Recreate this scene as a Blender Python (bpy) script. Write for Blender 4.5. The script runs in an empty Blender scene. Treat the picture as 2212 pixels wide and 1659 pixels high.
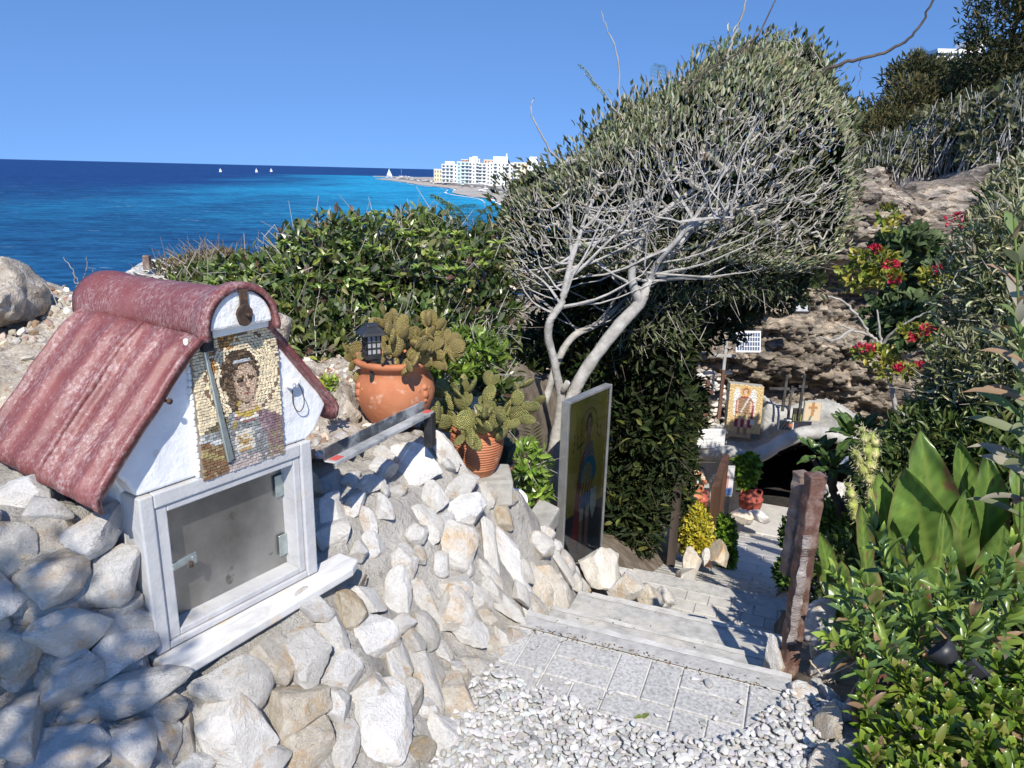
import bpy, bmesh, math, random
import numpy as np
from mathutils import Vector, Matrix, Euler, noise as mnoise
from mathutils.bvhtree import BVHTree

# ---------------------------------------------------------------- camera
scene = bpy.context.scene
CAM = np.array([0.0, 0.0, 1.6])
FPX, CPX, CPY = 1609.0, 1106.0, 829.5          # focal length and centre, for a picture 2212 wide
PITCH, ROLL = math.atan(460 / 1609), math.atan(0.024)
_r = np.array([1.0, 0, 0]); _u = np.array([0, math.sin(PITCH), math.cos(PITCH)])
FWD = np.array([0, math.cos(PITCH), -math.sin(PITCH)])
RGT = math.cos(ROLL) * _r + math.sin(ROLL) * _u
UPV = -math.sin(ROLL) * _r + math.cos(ROLL) * _u
cd = bpy.data.cameras.new('camera'); cam = bpy.data.objects.new('camera', cd)
scene.collection.objects.link(cam)
cam.matrix_world = Matrix([[RGT[i], UPV[i], -FWD[i], CAM[i]] for i in range(3)] + [[0, 0, 0, 1]])
cd.sensor_width = 36; cd.lens = 36 * FPX / 2212; cd.clip_start = 0.05; cd.clip_end = 90000
scene.camera = cam

# ---------------------------------------------------------------- sky, sun, exposure
SUN_AZ, SUN_EL = math.radians(-5), math.radians(44)     # light travels this far right of straight ahead
world = bpy.data.worlds.new('World'); scene.world = world; world.use_nodes = True
wn = world.node_tree; bgn = wn.nodes['Background']
sky = wn.nodes.new('ShaderNodeTexSky'); sky.sky_type = 'NISHITA'; sky.sun_disc = False
sky.sun_elevation = SUN_EL; sky.sun_rotation = math.pi + SUN_AZ
sky.altitude = 0; sky.air_density = 1.0; sky.dust_density = 0.0; sky.ozone_density = 2.5
hs = wn.nodes.new('ShaderNodeHueSaturation'); hs.inputs['Saturation'].default_value = 1.2; hs.inputs['Value'].default_value = 1.36; hs.inputs['Hue'].default_value = .507
gm = wn.nodes.new('ShaderNodeGamma'); gm.inputs[1].default_value = 1.0
tcw = wn.nodes.new('ShaderNodeTexCoord'); vad = wn.nodes.new('ShaderNodeVectorMath'); vad.operation = 'ADD'; vad.inputs[1].default_value = (0, 0, .34)
vno = wn.nodes.new('ShaderNodeVectorMath'); vno.operation = 'NORMALIZE'
wn.links.new(tcw.outputs['Generated'], vad.inputs[0]); wn.links.new(vad.outputs[0], vno.inputs[0]); wn.links.new(vno.outputs[0], sky.inputs['Vector'])
wn.links.new(sky.outputs[0], hs.inputs['Color']); wn.links.new(hs.outputs[0], bgn.inputs['Color'])
bgn.inputs['Strength'].default_value = 0.115
sl = bpy.data.lights.new('sun', 'SUN'); sl.energy = 4.4; sl.angle = math.radians(0.53); sl.color = (1.0, 0.94, 0.84)
sun = bpy.data.objects.new('sun', sl); scene.collection.objects.link(sun)
LDIR = np.array([math.sin(SUN_AZ) * math.cos(SUN_EL), math.cos(SUN_AZ) * math.cos(SUN_EL), -math.sin(SUN_EL)])
sun.rotation_euler = Vector(LDIR).to_track_quat('-Z', 'Y').to_euler(); sun.location = (-3, -8, 12)
vs = scene.view_settings; vs.view_transform = 'Standard'; vs.look = 'None'; vs.exposure = 0.45; vs.gamma = 1.0
vs.use_curve_mapping = False
scene.cycles.max_bounces = 6; scene.cycles.transparent_max_bounces = 8

# ---------------------------------------------------------------- measuring helpers
def ray(x, y): return FWD + RGT * ((x - CPX) / FPX) - UPV * ((y - CPY) / FPX)
def at(x, y, Y):
    d = ray(x, y); return CAM + d * (Y / d[1])
def onz(x, y, z):
    d = ray(x, y); return CAM + d * ((z - CAM[2]) / d[2])
PO = np.array([.5, 2.25]); PT = np.array([.36, .933]); PT = PT / np.linalg.norm(PT); PL = np.array([PT[1], -PT[0]])
def pw(s, w, z=0.0):                             # path coordinates (along, across) to the world
    q = PO + PT * s + PL * w; return np.array([q[0], q[1], z])
def to_sw(x, y):
    dx, dy = x - PO[0], y - PO[1]
    return dx * PT[0] + dy * PT[1], dx * PL[0] + dy * PL[1]
# shrine axes
SH0 = np.array([-.822, 1.5, .49]); SHA = math.atan2(.824, .566)
SHU = np.array([math.cos(SHA), math.sin(SHA), 0]); SHN = np.array([math.sin(SHA), -math.cos(SHA), 0])

# ---------------------------------------------------------------- numeric noise
def _hash(ix, iy, iz, seed):
    h = (ix.astype(np.int64) * 374761393 + iy.astype(np.int64) * 668265263 + iz.astype(np.int64) * 2147483647 + seed * 974711) & 0xffffffff
    h = ((h ^ (h >> 13)) * 1274126177) & 0xffffffff
    return ((h ^ (h >> 16)) & 0xffff) / 32767.5 - 1.0
def vn(P, f=1.0, seed=0):
    P = np.asarray(P, float) * f; i = np.floor(P); g = P - i; g = g * g * (3 - 2 * g); i = i.astype(np.int64)
    o = 0
    for a in (0, 1):
        for b in (0, 1):
            for c in (0, 1):
                wt = (g[:, 0] if a else 1 - g[:, 0]) * (g[:, 1] if b else 1 - g[:, 1]) * (g[:, 2] if c else 1 - g[:, 2])
                o = o + wt * _hash(i[:, 0] + a, i[:, 1] + b, i[:, 2] + c, seed)
    return o
def fbm(P, f=1.0, oct=4, seed=0, gain=.5):
    a, s = 1.0, 0
    for k in range(oct):
        s = s + a * vn(P, f, seed + k * 17); f *= 2.03; a *= gain
    return s
def smooth(x, a, b):
    t = np.clip((x - a) / (b - a), 0, 1); return t * t * (3 - 2 * t)
def unit(V): return V / np.maximum(np.linalg.norm(V, axis=-1, keepdims=True), 1e-9)

# ---------------------------------------------------------------- objects
COL = scene.collection
def link(o, parent=None):
    COL.objects.link(o)
    if parent is not None: o.parent = parent
    return o
def tag(o, label=None, cat=None, group=None, kind=None):
    if label: o['label'] = label
    if cat: o['category'] = cat
    if group: o['group'] = group
    if kind: o['kind'] = kind
    return o
def thing(name, label, cat, loc=(0, 0, 0), rz=0.0, group=None):
    o = bpy.data.objects.new(name, None); o.empty_display_size = .05
    o.location = loc; o.rotation_euler = (0, 0, rz); link(o); return tag(o, label, cat, group)
def npmesh(name, V, F, mat=None, cols=None, smooth_=False):
    me = bpy.data.meshes.new(name); V = np.asarray(V, np.float32); F = np.asarray(F, np.int32)
    k = F.shape[1]; me.vertices.add(len(V)); me.vertices.foreach_set('co', V.ravel())
    me.loops.add(F.size); me.loops.foreach_set('vertex_index', F.ravel())
    me.polygons.add(len(F)); me.polygons.foreach_set('loop_start', np.arange(0, F.size, k, dtype=np.int32))
    try: me.polygons.foreach_set('loop_total', np.full(len(F), k, np.int32))
    except Exception: pass
    me.polygons.foreach_set('use_smooth', np.full(len(F), smooth_, bool))
    if cols is not None:
        at_ = me.attributes.new('Col', 'FLOAT_COLOR', 'POINT')
        c4 = np.ones((len(V), 4), np.float32); c4[:, :3] = cols; at_.data.foreach_set('color', c4.ravel())
    me.update(calc_edges=True); me.validate()
    if mat is not None: me.materials.append(mat)
    return me
def npobj(name, V, F, mat, parent=None, cols=None, smooth_=False):
    return link(bpy.data.objects.new(name, npmesh(name, V, F, mat, cols, smooth_)), parent)
def ico(sub):
    bm = bmesh.new(); bmesh.ops.create_icosphere(bm, subdivisions=sub, radius=1.0)
    bm.verts.ensure_lookup_table()
    V = np.array([v.co[:] for v in bm.verts]); F = np.array([[v.index for v in f.verts] for f in bm.faces]); bm.free(); return V, F
ICO = {k: ico(k) for k in (1, 2, 3, 4)}

class MB:
    def __init__(s): s.v = []; s.f = []; s.sm = []
    def add(s, V, F, sm=False):
        n = len(s.v); s.v += [tuple(map(float, q)) for q in V]; s.f += [tuple(int(i) + n for i in f) for f in F]; s.sm += [sm] * len(F); return s
    def box(s, c, d, M=None, taper=1.0):
        x, y, z = [q / 2 for q in d]
        V = [(sx * x * (taper if sz > 0 else 1), sy * y * (taper if sz > 0 else 1), sz * z) for sz in (-1, 1) for sy in (-1, 1) for sx in (-1, 1)]
        V = [Vector(q) for q in V]
        if M is not None: V = [M @ q for q in V]
        V = [q + Vector(c) for q in V]
        return s.add(V, [(0, 2, 3, 1), (4, 5, 7, 6), (0, 1, 5, 4), (2, 6, 7, 3), (0, 4, 6, 2), (1, 3, 7, 5)])
    def prism(s, pts, a, b, axis=1):            # outline in the two other axes, extruded from a to b along axis
        n = len(pts); V = []
        for h in (a, b):
            for (p, q) in pts: V.append((h, p, q) if axis == 0 else (p, h, q) if axis == 1 else (p, q, h))
        F = [tuple(range(n))[::-1], tuple(range(n, 2 * n))] + [(i, (i + 1) % n, n + (i + 1) % n, n + i) for i in range(n)]
        return s.add(V, F)
    def tube(s, P, R, n=6, cap=True):
        P = [Vector(q) for q in P]
        if not hasattr(R, '__len__'): R = [R] * len(P)
        V = []; up = Vector((.31, .17, .93)); 
        for i, q in enumerate(P):
            t = (P[min(i + 1, len(P) - 1)] - P[max(i - 1, 0)]).normalized()
            a = t.cross(up); 
            if a.length < .05: a = t.cross(Vector((1, 0, 0)))
            a.normalize(); b = t.cross(a)
            for k in range(n):
                th = 2 * math.pi * k / n; V.append(q + a * (R[i] * math.cos(th)) + b * (R[i] * math.sin(th)))
        F = [(i * n + k, i * n + (k + 1) % n, (i + 1) * n + (k + 1) % n, (i + 1) * n + k) for i in range(len(P) - 1) for k in range(n)]
        s.add(V, F, True)
        if cap:
            m = len(s.v); s.f += [tuple(range(m - n, m)), tuple(range(m - len(P) * n, m - len(P) * n + n))[::-1]]; s.sm += [False, False]
        return s
    def lathe(s, prof, n=32, c=(0, 0, 0), M=None):
        V = []
        for (r, z) in prof:
            for k in range(n):
                th = 2 * math.pi * k / n; q = Vector((r * math.cos(th), r * math.sin(th), z)); V.append((M @ q if M is not None else q) + Vector(c))
        F = [(i * n + k, i * n + (k + 1) % n, (i + 1) * n + (k + 1) % n, (i + 1) * n + k) for i in range(len(prof) - 1) for k in range(n)]
        return s.add(V, F, True)
    def build(s, name, mat, parent=None, bevel=0, seg=2, jitter=0, seed=0):
        me = bpy.data.meshes.new(name); me.from_pydata(s.v, [], s.f); me.update()
        me.polygons.foreach_set('use_smooth', s.sm)
        if bevel:
            bm = bmesh.new(); bm.from_mesh(me)
            es = [e for e in bm.edges if len(e.link_faces) == 2 and e.calc_face_angle(0) > .5]
            bmesh.ops.bevel(bm, geom=es, offset=bevel, segments=seg, profile=.5, affect='EDGES', clamp_overlap=True)
            bm.to_mesh(me); bm.free()
        if mat is not None: me.materials.append(mat)
        return link(bpy.data.objects.new(name, me), parent)

# ---------------------------------------------------------------- materials
def newmat(name):
    m = bpy.data.materials.new(name); m.use_nodes = True; nt = m.node_tree
    return m, nt, nt.nodes['Principled BSDF']
def nd(nt, kind, props=None, **inp):
    n = nt.nodes.new('ShaderNode' + kind)
    for k, v in (props or {}).items(): setattr(n, k, v)
    for k, v in inp.items():
        key = int(k[1:]) if k[0] == 'i' and k[1:].isdigit() else k.replace('_', ' ')
        if isinstance(v, bpy.types.NodeSocket): nt.links.new(v, n.inputs[key])
        else: n.inputs[key].default_value = v
    return n
def c4(c): return (c[0], c[1], c[2], 1.0)
def coords(nt, kind='Object', rnd=True, scale=(1, 1, 1)):
    tc = nd(nt, 'TexCoord'); v = tc.outputs[kind]
    if scale != (1, 1, 1): v = nd(nt, 'VectorMath', {'operation': 'MULTIPLY'}, i0=v, i1=scale).outputs[0]
    if rnd:
        oi = nd(nt, 'ObjectInfo'); mu = nd(nt, 'Math', {'operation': 'MULTIPLY'}, i0=oi.outputs['Random'], i1=37.0)
        v = nd(nt, 'VectorMath', {'operation': 'ADD'}, i0=v, i1=mu.outputs[0]).outputs[0]
    return v
def ramp(nt, fac, stops):
    r = nd(nt, 'ValToRGB', Fac=fac); e = r.color_ramp.elements
    while len(e) < len(stops): e.new(.5)
    for i, (p, c) in enumerate(stops): e[i].position = p; e[i].color = c4(c) if len(c) == 3 else c
    return r.outputs['Color']
def noise(nt, v, scale, detail=4, rough=.55, dist=0.0):
    return nd(nt, 'TexNoise', Vector=v, Scale=scale, Detail=detail, Roughness=rough, Distortion=dist).outputs[0]
def mixc(nt, fac, a, b, mode='MIX'):
    n = nd(nt, 'MixRGB', {'blend_type': mode}, Fac=fac)
    for k, q in ((1, a), (2, b)):
        if isinstance(q, bpy.types.NodeSocket): nt.links.new(q, n.inputs[k])
        else: n.inputs[k].default_value = c4(q)
    return n.outputs[0]
def bump(nt, h, strength, dist, prev=None):
    b = nd(nt, 'Bump', Height=h, Strength=strength, Distance=dist)
    if prev is not None: nt.links.new(prev, b.inputs['Normal'])
    return b.outputs['Normal']
def pmat(name, stops, scale=6, rough=.75, bumps=(), kind='Object', rnd=True, metallic=0.0, detail=5, vscale=(1, 1, 1), spots=None, hue=0.0, dist=0.0, spec=.5):
    m, nt, b = newmat(name); v = coords(nt, kind, rnd, vscale)
    c = ramp(nt, noise(nt, v, scale, detail, .6, dist), stops) if len(stops) > 1 else None
    if c is None:
        r = nd(nt, 'RGB'); r.outputs[0].default_value = c4(stops[0][1]); c = r.outputs[0]
    for (sc, lo, hi, col) in (spots or ()):
        c = mixc(nt, ramp(nt, noise(nt, v, sc, 4, .6), [(lo, (0, 0, 0)), (hi, (1, 1, 1))]), c, col)
    if hue:
        oi = nd(nt, 'ObjectInfo'); mr = nd(nt, 'MapRange', i0=oi.outputs['Random'], i3=1 - hue, i4=1 + hue)
        c = nd(nt, 'HueSaturation', Value=mr.outputs[0], Color=c).outputs[0]
    nt.links.new(c, b.inputs['Base Color']); b.inputs['Roughness'].default_value = rough; b.inputs['Metallic'].default_value = metallic
    b.inputs['Specular IOR Level'].default_value = spec
    nn = None
    for (sc, st, ds) in bumps: nn = bump(nt, noise(nt, v, sc, 6, .6), st, ds, nn)
    if nn is not None: nt.links.new(nn, b.inputs['Normal'])
    return m
def colmat(name, rough=.6, bumps=(), transl=0.0, spec=.4, sheen=0):
    """colour comes from each leaf's or chip's own colour attribute"""
    m, nt, b = newmat(name); a = nd(nt, 'Attribute', {'attribute_name': 'Col'})
    nt.links.new(a.outputs['Color'], b.inputs['Base Color']); b.inputs['Roughness'].default_value = rough
    b.inputs['Specular IOR Level'].default_value = spec
    nn = None; v = coords(nt, 'Object', False)
    for (sc, st, ds) in bumps: nn = bump(nt, noise(nt, v, sc, 4, .6), st, ds, nn)
    if nn is not None: nt.links.new(nn, b.inputs['Normal'])
    if transl:
        tcol = nd(nt, 'HueSaturation', Saturation=1.15, Value=1.5, Color=a.outputs['Color'])
        tr = nd(nt, 'BsdfTranslucent', Color=tcol.outputs[0]); mx = nd(nt, 'MixShader', Fac=transl)
        nt.links.new(b.outputs[0], mx.inputs[1]); nt.links.new(tr.outputs[0], mx.inputs[2])
        nt.links.new(mx.outputs[0], nt.nodes['Material Output'].inputs['Surface'])
    return m

LEAF = colmat('leaf', .42, (), .22, .45)
LEAF_MATT = colmat('leaf_matt', .65, (), .15, .25)
LEAF_GLOSS = colmat('leaf_gloss', .3, (), .2, .5)
CHIP = colmat('mosaic_chip', .55, ((120, .3, .002),))
PRINT = colmat('painted_panel', .35, (), 0, .5)

# ---------------------------------------------------------------- leaves, twigs
LT2 = (np.array([[0, 0, 0], [.45, .5, .12], [1, 0, -.05], [.45, -.5, .12]]), np.array([[0, 3, 2], [0, 2, 1]]))
LT6 = (np.array([[0, 0, 0], [.3, .42, .1], [.7, .36, .07], [1, 0, -.14], [.7, -.36, .07], [.3, -.42, .1], [.5, 0, 0]]),
       np.array([[0, 6, 1], [1, 6, 2], [2, 6, 3], [3, 6, 4], [4, 6, 5], [5, 6, 0]]))
def leaf_arrays(P, D, Nh, L, W, col, tmpl=LT2):
    n = len(P); D = unit(D); S = np.cross(Nh, D); S = unit(S); Nn = np.cross(D, S)
    T, F = tmpl; L = np.broadcast_to(L, (n,)); W = np.broadcast_to(W, (n,))
    V = P[:, None, :] + D[:, None, :] * (T[None, :, 0, None] * L[:, None, None]) + S[:, None, :] * (T[None, :, 1, None] * W[:, None, None]) + Nn[:, None, :] * (T[None, :, 2, None] * L[:, None, None])
    k = len(T); FF = (F[None] + (np.arange(n) * k)[:, None, None]).reshape(-1, 3)
    C = np.repeat(col, k, axis=0)
    return V.reshape(-1, 3), FF, C
def leafobj(name, P, D, Nh, L, W, col, mat, parent=None, tmpl=LT2, smooth_=False):
    V, F, C = leaf_arrays(P, D, Nh, L, W, col, tmpl)
    return npobj(name, V, F, mat, parent, C, smooth_)
def vary(rng, n, cols, probs=None, amt=.18):
    cols = np.array(cols); i = rng.choice(len(cols), n, p=probs)
    c = cols[i] * (1 + rng.normal(0, amt, (n, 1))) * (1 + rng.normal(0, amt * .3, (n, 3)))
    return np.clip(c, .004, .9)
def tubes_np(polys, n=5):
    """polys: list of (points (k,3), radii (k,)) -> one V, F"""
    VV, FF, o = [], [], 0
    th = np.arange(n) * 2 * math.pi / n; ct, st = np.cos(th), np.sin(th)
    for P, R in polys:
        P = np.asarray(P, float); k = len(P); t = unit(np.gradient(P, axis=0))
        a = np.cross(t, np.array([.31, .17, .93])); a = unit(a); b = np.cross(t, a); R = np.broadcast_to(R, (k,))
        V = P[:, None] + (a[:, None] * ct[None, :, None] + b[:, None] * st[None, :, None]) * R[:, None, None]
        VV.append(V.reshape(-1, 3)); i = np.arange(k - 1)[:, None] * n; j = np.arange(n)[None]
        j2 = (j + 1) % n
        FF.append(np.stack([i + j, i + j2, i + n + j2, i + n + j], -1).reshape(-1, 4) + o); o += k * n
    return np.concatenate(VV), np.concatenate(FF)
def bez(p0, p1, p2, n=6):
    t = np.linspace(0, 1, n)[:, None]; return (1 - t) ** 2 * np.array(p0) + 2 * t * (1 - t) * np.array(p1) + t ** 2 * np.array(p2)
def inpoly(x, y, poly):
    poly = np.asarray(poly, float); c = np.zeros(len(x), bool); j = len(poly) - 1
    for i in range(len(poly)):
        xi, yi = poly[i]; xj, yj = poly[j]
        m = ((yi > y) != (yj > y)) & (x < (xj - xi) * (y - yi) / (yj - yi + 1e-12) + xi); c ^= m; j = i
    return c
def catmull(pts, k=6):
    P = np.asarray(pts, float); P = np.vstack([2 * P[0] - P[1], P, 2 * P[-1] - P[-2]]); out = []
    for i in range(1, len(P) - 2):
        for t in np.arange(k) / k:
            out.append(.5 * (2 * P[i] + (P[i + 1] - P[i - 1]) * t + (2 * P[i - 1] - 5 * P[i] + 4 * P[i + 1] - P[i + 2]) * t * t + (3 * P[i] - P[i - 1] - 3 * P[i + 1] + P[i + 2]) * t ** 3))
    return np.array(out + [P[-2]])
# ================================================================ SEA, COAST, TOWN
SEA_Z = -16.0
SHORE = np.array([(-290, 1560), (-250, 1500), (-205, 1420), (-225, 1250), (-162, 1067), (-110, 880), (-58, 725), (-44, 585), (-16, 492), (-8, 430), (14, 300), (26, 180), (30, 90), (22, 40), (10, 22), (-8, 14), (-22, 10), (-45, -5), (-70, -60)], float)
def dist_shore(X):
    d = np.full(len(X), 1e9)
    for a, b in zip(SHORE[:-1], SHORE[1:]):
        ab = b - a; t = np.clip(((X - a) @ ab) / (ab @ ab), 0, 1); d = np.minimum(d, np.linalg.norm(X - (a + t[:, None] * ab), axis=1))
    return d
def build_sea():
    th = np.radians(np.linspace(-80, 80, 321)); r = np.concatenate([np.geomspace(8, 60, 30), np.geomspace(62, 2600, 130), np.geomspace(2700, 60000, 22)])
    A, R = np.meshgrid(th, r); V = np.stack([np.sin(A) * R, np.cos(A) * R - 6, np.full_like(A, SEA_Z)], -1).reshape(-1, 3)
    n, m = A.shape; i = np.arange(n - 1)[:, None] * m + np.arange(m - 1)[None]; F = np.stack([i, i + 1, i + m + 1, i + m], -1).reshape(-1, 4)
    X = V[:, :2]; d = dist_shore(X) + 45 * fbm(np.c_[X / 130, X[:, :1] * 0], 1, 3, 3)
    deep = np.array([.008, .048, .175]); mid = np.array([.01, .085, .2]); turq = np.array([.02, .33, .56])
    far = smooth(np.linalg.norm(X, axis=1), 120, 900)[:, None]
    c = mid * (1 - far) + deep * far
    # the bay's shallow sand shows turquoise; off the near cliff the bottom drops away at once
    bay = smooth(X[:, 1], 160, 430) * (1 - smooth(d, 20, 250)) ** .85
    patch = smooth(fbm(np.c_[X[:, 0] / 60, X[:, 1] / 190, X[:, 0] * 0], 1, 3, 9), .1, .55) * smooth(d, 60, 140)
    bay = np.clip(bay * (1 - .55 * patch), 0, 1)[:, None]
    c = c * (1 - bay) + turq * bay
    m_, nt, b = newmat('sea_water'); a = nd(nt, 'Attribute', {'attribute_name': 'Col'})
    tc = nd(nt, 'TexCoord'); v = nd(nt, 'VectorMath', {'operation': 'MULTIPLY'}, i0=tc.outputs['Object'], i1=(.55, 1.25, 1)).outputs[0]
    n1 = noise(nt, v, .16, 6, .62); n2 = noise(nt, v, .9, 5, .6); n3 = noise(nt, v, .03, 4, .6)
    chop = ramp(nt, n1, [(.36, (.45, .5, .6)), (.55, (1, 1, 1)), (.72, (1.55, 1.4, 1.25))])
    c1 = mixc(nt, 1.0, a.outputs['Color'], chop, 'MULTIPLY')
    c1 = mixc(nt, 1.0, c1, ramp(nt, n2, [(.35, (.55, .6, .68)), (.65, (1.4, 1.32, 1.25))]), 'MULTIPLY')
    c1 = mixc(nt, 1.0, c1, ramp(nt, n3, [(.35, (.85, .88, .92)), (.65, (1.12, 1.1, 1.06))]), 'MULTIPLY')
    caps = nd(nt, 'Math', {'operation': 'MULTIPLY'}, i0=ramp(nt, noise(nt, v, .11, 3, .5), [(.655, (0, 0, 0)), (.69, (1, 1, 1))]), i1=ramp(nt, n2, [(.52, (0, 0, 0)), (.6, (1, 1, 1))]))
    c1 = mixc(nt, nd(nt, 'Math', {'operation': 'MULTIPLY'}, i0=caps.outputs[0], i1=.3).outputs[0], c1, (.6, .66, .7))
    nt.links.new(c1, b.inputs['Base Color']); b.inputs['Roughness'].default_value = .5; b.inputs['Specular IOR Level'].default_value = .1
    nt.links.new(bump(nt, n1, .6, 1.2, bump(nt, n2, .5, .25)), b.inputs['Normal'])
    o = npobj('sea', V, F, m_, None, c, True); tag(o, kind='structure')
build_sea()

SAND = pmat('beach_sand', [(.35, (.36, .31, .26)), (.65, (.5, .44, .37))], .08, .9, rnd=False)
FOAM = pmat('sea_foam', [(.4, (.7, .74, .76)), (.6, (.85, .87, .88))], .2, .8, rnd=False)
def ribbon(name, pts, off0, off1, z, mat, wob=0.0, seed=1):
    P = catmull(pts, 8); t = unit(np.gradient(P, axis=0)); n = np.c_[t[:, 1], -t[:, 0]]
    w = vn(np.c_[P / 25, P[:, :1] * 0], 1, seed)[:, None] * wob
    A = P + n * (off0 - w); B = P + n * (off1 + w)
    V = np.r_[np.c_[A, np.full(len(A), z)], np.c_[B, np.full(len(B), z)]]; k = len(P); i = np.arange(k - 1)
    return npobj(name, V, np.stack([i, i + 1, i + k + 1, i + k], -1), mat)
# shoreline runs from far to near with the land on its left hand (towards +x)
tag(ribbon('beach', SHORE[1:13], -48, 2, SEA_Z + .5, SAND, 3), kind='structure')
tag(ribbon('surf_line', SHORE[0:11], 1, 3.5, SEA_Z + .25, FOAM, 1.6, 4), kind='structure')
tag(ribbon('surf_line', SHORE[4:10], 9, 10, SEA_Z + .2, FOAM, 1.2, 6), kind='structure')
LAND = pmat('town_ground', [(.4, (.3, .27, .23)), (.6, (.42, .39, .34))], .05, .9, rnd=False)
m = MB(); pts = [(q[0] + 34, q[1]) for q in SHORE[2:12]] + [(120, 260), (700, 500), (900, 1700), (60, 1650)]
m.prism(pts, SEA_Z - 1, SEA_Z + 3.2, 2); tag(m.build('coastal_plain', LAND), kind='structure')
m = MB(); P = [(-290, 1556), (-215, 1480), (-120, 1400), (60, 1380), (60, 1440), (-110, 1470), (-200, 1530), (-280, 1590)]
m.prism(P, SEA_Z - 1, SEA_Z + 1.6, 2); tag(m.build('sand_spit', SAND), kind='structure')

# ---- town
def flat(name, c, r=.8): return pmat(name, [(.3, tuple(q * .93 for q in c)), (.7, c)], .6, r)
W_WHITE = flat('town_white', (.78, .78, .76)); W_CREAM = flat('town_cream', (.7, .6, .42)); W_PEACH = flat('town_peach', (.72, .45, .3))
W_BLUE = flat('town_blue', (.5, .66, .72)); W_BRICK = flat('town_brick', (.5, .25, .17)); W_GREY = flat('town_grey', (.34, .34, .33))
WIN = pmat('town_window', [(.4, (.05, .08, .09)), (.6, (.1, .14, .15))], .4, .25)
RAIL = flat('town_balcony', (.72, .74, .73))
TOWN_Z = SEA_Z + 3.1
_boxes = {}
def unitbox(mat):
    if mat.name not in _boxes:
        b = MB(); b.box((0, 0, 0), (1, 1, 1)); o = b.build('tmp', mat); _boxes[mat.name] = o.data; bpy.data.objects.remove(o)
    return _boxes[mat.name]
def bpart(name, mat, parent, c, d):
    o = bpy.data.objects.new(name, unitbox(mat)); o.location = c; o.scale = d; return link(o, parent)
def building(x0, x1, ytop, Y, floors, cols, wm, label, depth=16, rz=0, pent=None, balc=(), accent=None, group='seafront apartment blocks'):
    k = Y / 1673.0; xc = ((x0 + x1) / 2 - 1106) * k; wd = (x1 - x0) * k; H = 1.6 - (ytop - (343 + .024 * (x0 + x1) / 2)) * k - TOWN_Z
    t = thing('apartment_block', label, 'building', (xc, Y, TOWN_Z), rz, group)
    bpart('wall', wm, t, (0, depth / 2, H / 2), (wd, depth, H)); fh = H / floors
    bpart('roof_parapet', W_WHITE, t, (0, depth / 2, H + .3), (wd + .5, depth + .5, .7))
    if pent:
        for (a, b, h) in pent: 
            pm = bpart('penthouse', accent or W_WHITE, t, (wd * ((a + b) / 2 - .5), depth * .55, H + .6 + h / 2), (wd * (b - a), depth * .6, h))
    for f in range(floors):
        for c in range(cols):
            x = wd * ((c + .5) / cols - .5); z = fh * (f + .5)
            wdw = bpart('window', WIN, t, (x, -.03, z), (wd / cols * (.62 if c in balc else .36), .12, fh * (.62 if c in balc else .5)))
            if c in balc and f > 0:
                bpart('balcony', RAIL, t, (x, -.75, fh * f + .12), (wd / cols * .92, 1.5, .25)); bpart('balcony_rail', RAIL, t, (x, -1.45, fh * f + .62), (wd / cols * .92, .08, .85))
    if accent:
        bpart('wall_panel', accent, t, (wd * .36, -.06, H * .55), (wd * .12, .1, H * .8))
    return t
building(926, 944, 366, 930, 3, 3, W_CREAM, 'low cream house at the seaward end of the far white town')
building(943, 977, 356, 880, 5, 4, W_WHITE, 'terraced white hotel left of the pale blue seafront block', balc=(0, 1, 2), pent=[(.2, .8, 3)])
building(976, 1002, 351, 860, 6, 3, W_BLUE, 'pale blue seafront apartment block in the far town', balc=(1, 2))
building(1001, 1024, 352, 850, 6, 3, W_WHITE, 'white balconied block right of the pale blue one', balc=(0, 2), pent=[(.05, .6, 5)])
building(1022, 1048, 354, 850, 6, 3, W_WHITE, 'white block in front of the terracotta house on the skyline', balc=(0, 1))
building(1034, 1056, 347, 950, 7, 3, W_PEACH, 'terracotta coloured house rising behind the white blocks')
building(1046, 1098, 353, 800, 6, 6, W_WHITE, 'widest white hotel with balcony columns in the far town', balc=(1, 4), pent=[(.15, .75, 6), (.68, .73, 9)])
building(1098, 1130, 353, 780, 6, 4, W_CREAM, 'beige apartment block with balconies beside the peach stripe', balc=(0, 1), accent=W_PEACH)
building(1128, 1168, 350, 770, 6, 4, W_WHITE, 'white apartment block half hidden by the leaning tree', balc=(1, 2), pent=[(.1, .5, 4)])
building(985, 1000, 346, 980, 7, 2, W_BRICK, 'red roofed house peeping over the pale blue block')
building(1005, 1026, 345, 960, 7, 3, W_WHITE, 'white stepped penthouse block on the town skyline', pent=[(.2, .7, 3)])
# beach bars, parasols
rng = np.random.default_rng(5)
m = MB(); m2 = MB()
for i in range(110):
    f = rng.uniform(0, 1); k = f * 6.0; j = int(k); a, b = SHORE[3 + j], SHORE[4 + j]; q = a + (b - a) * (k - j); off = rng.uniform(14, 33)
    x, y = q[0] + off, q[1]; z = SEA_Z + 3.2 if off > 25 else SEA_Z + .6
    h = rng.uniform(2.2, 3.2)
    (m if rng.random() < .55 else m2).box((x, y, z + h), (rng.uniform(2, 5), rng.uniform(2, 5), .5), taper=.5)
    m2.tube([(x, y, z), (x, y, z + h)], .15, 4)
tag(m.build('beach_parasols', W_WHITE), 'pale parasols and awnings lining the distant beach', 'parasols', kind='stuff')
tag(m2.build('beach_huts', W_GREY), 'dark beach huts and awnings below the white town', 'huts', kind='stuff')
m = MB(); m.prism([(-46, 580), (-30, 572), (8, 600), (6, 612), (-32, 588)], SEA_Z - 1, SEA_Z + 2.2, 2); tag(m.build('jetty', W_GREY), 'short grey concrete jetty jutting from the far beach', 'jetty')
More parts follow.
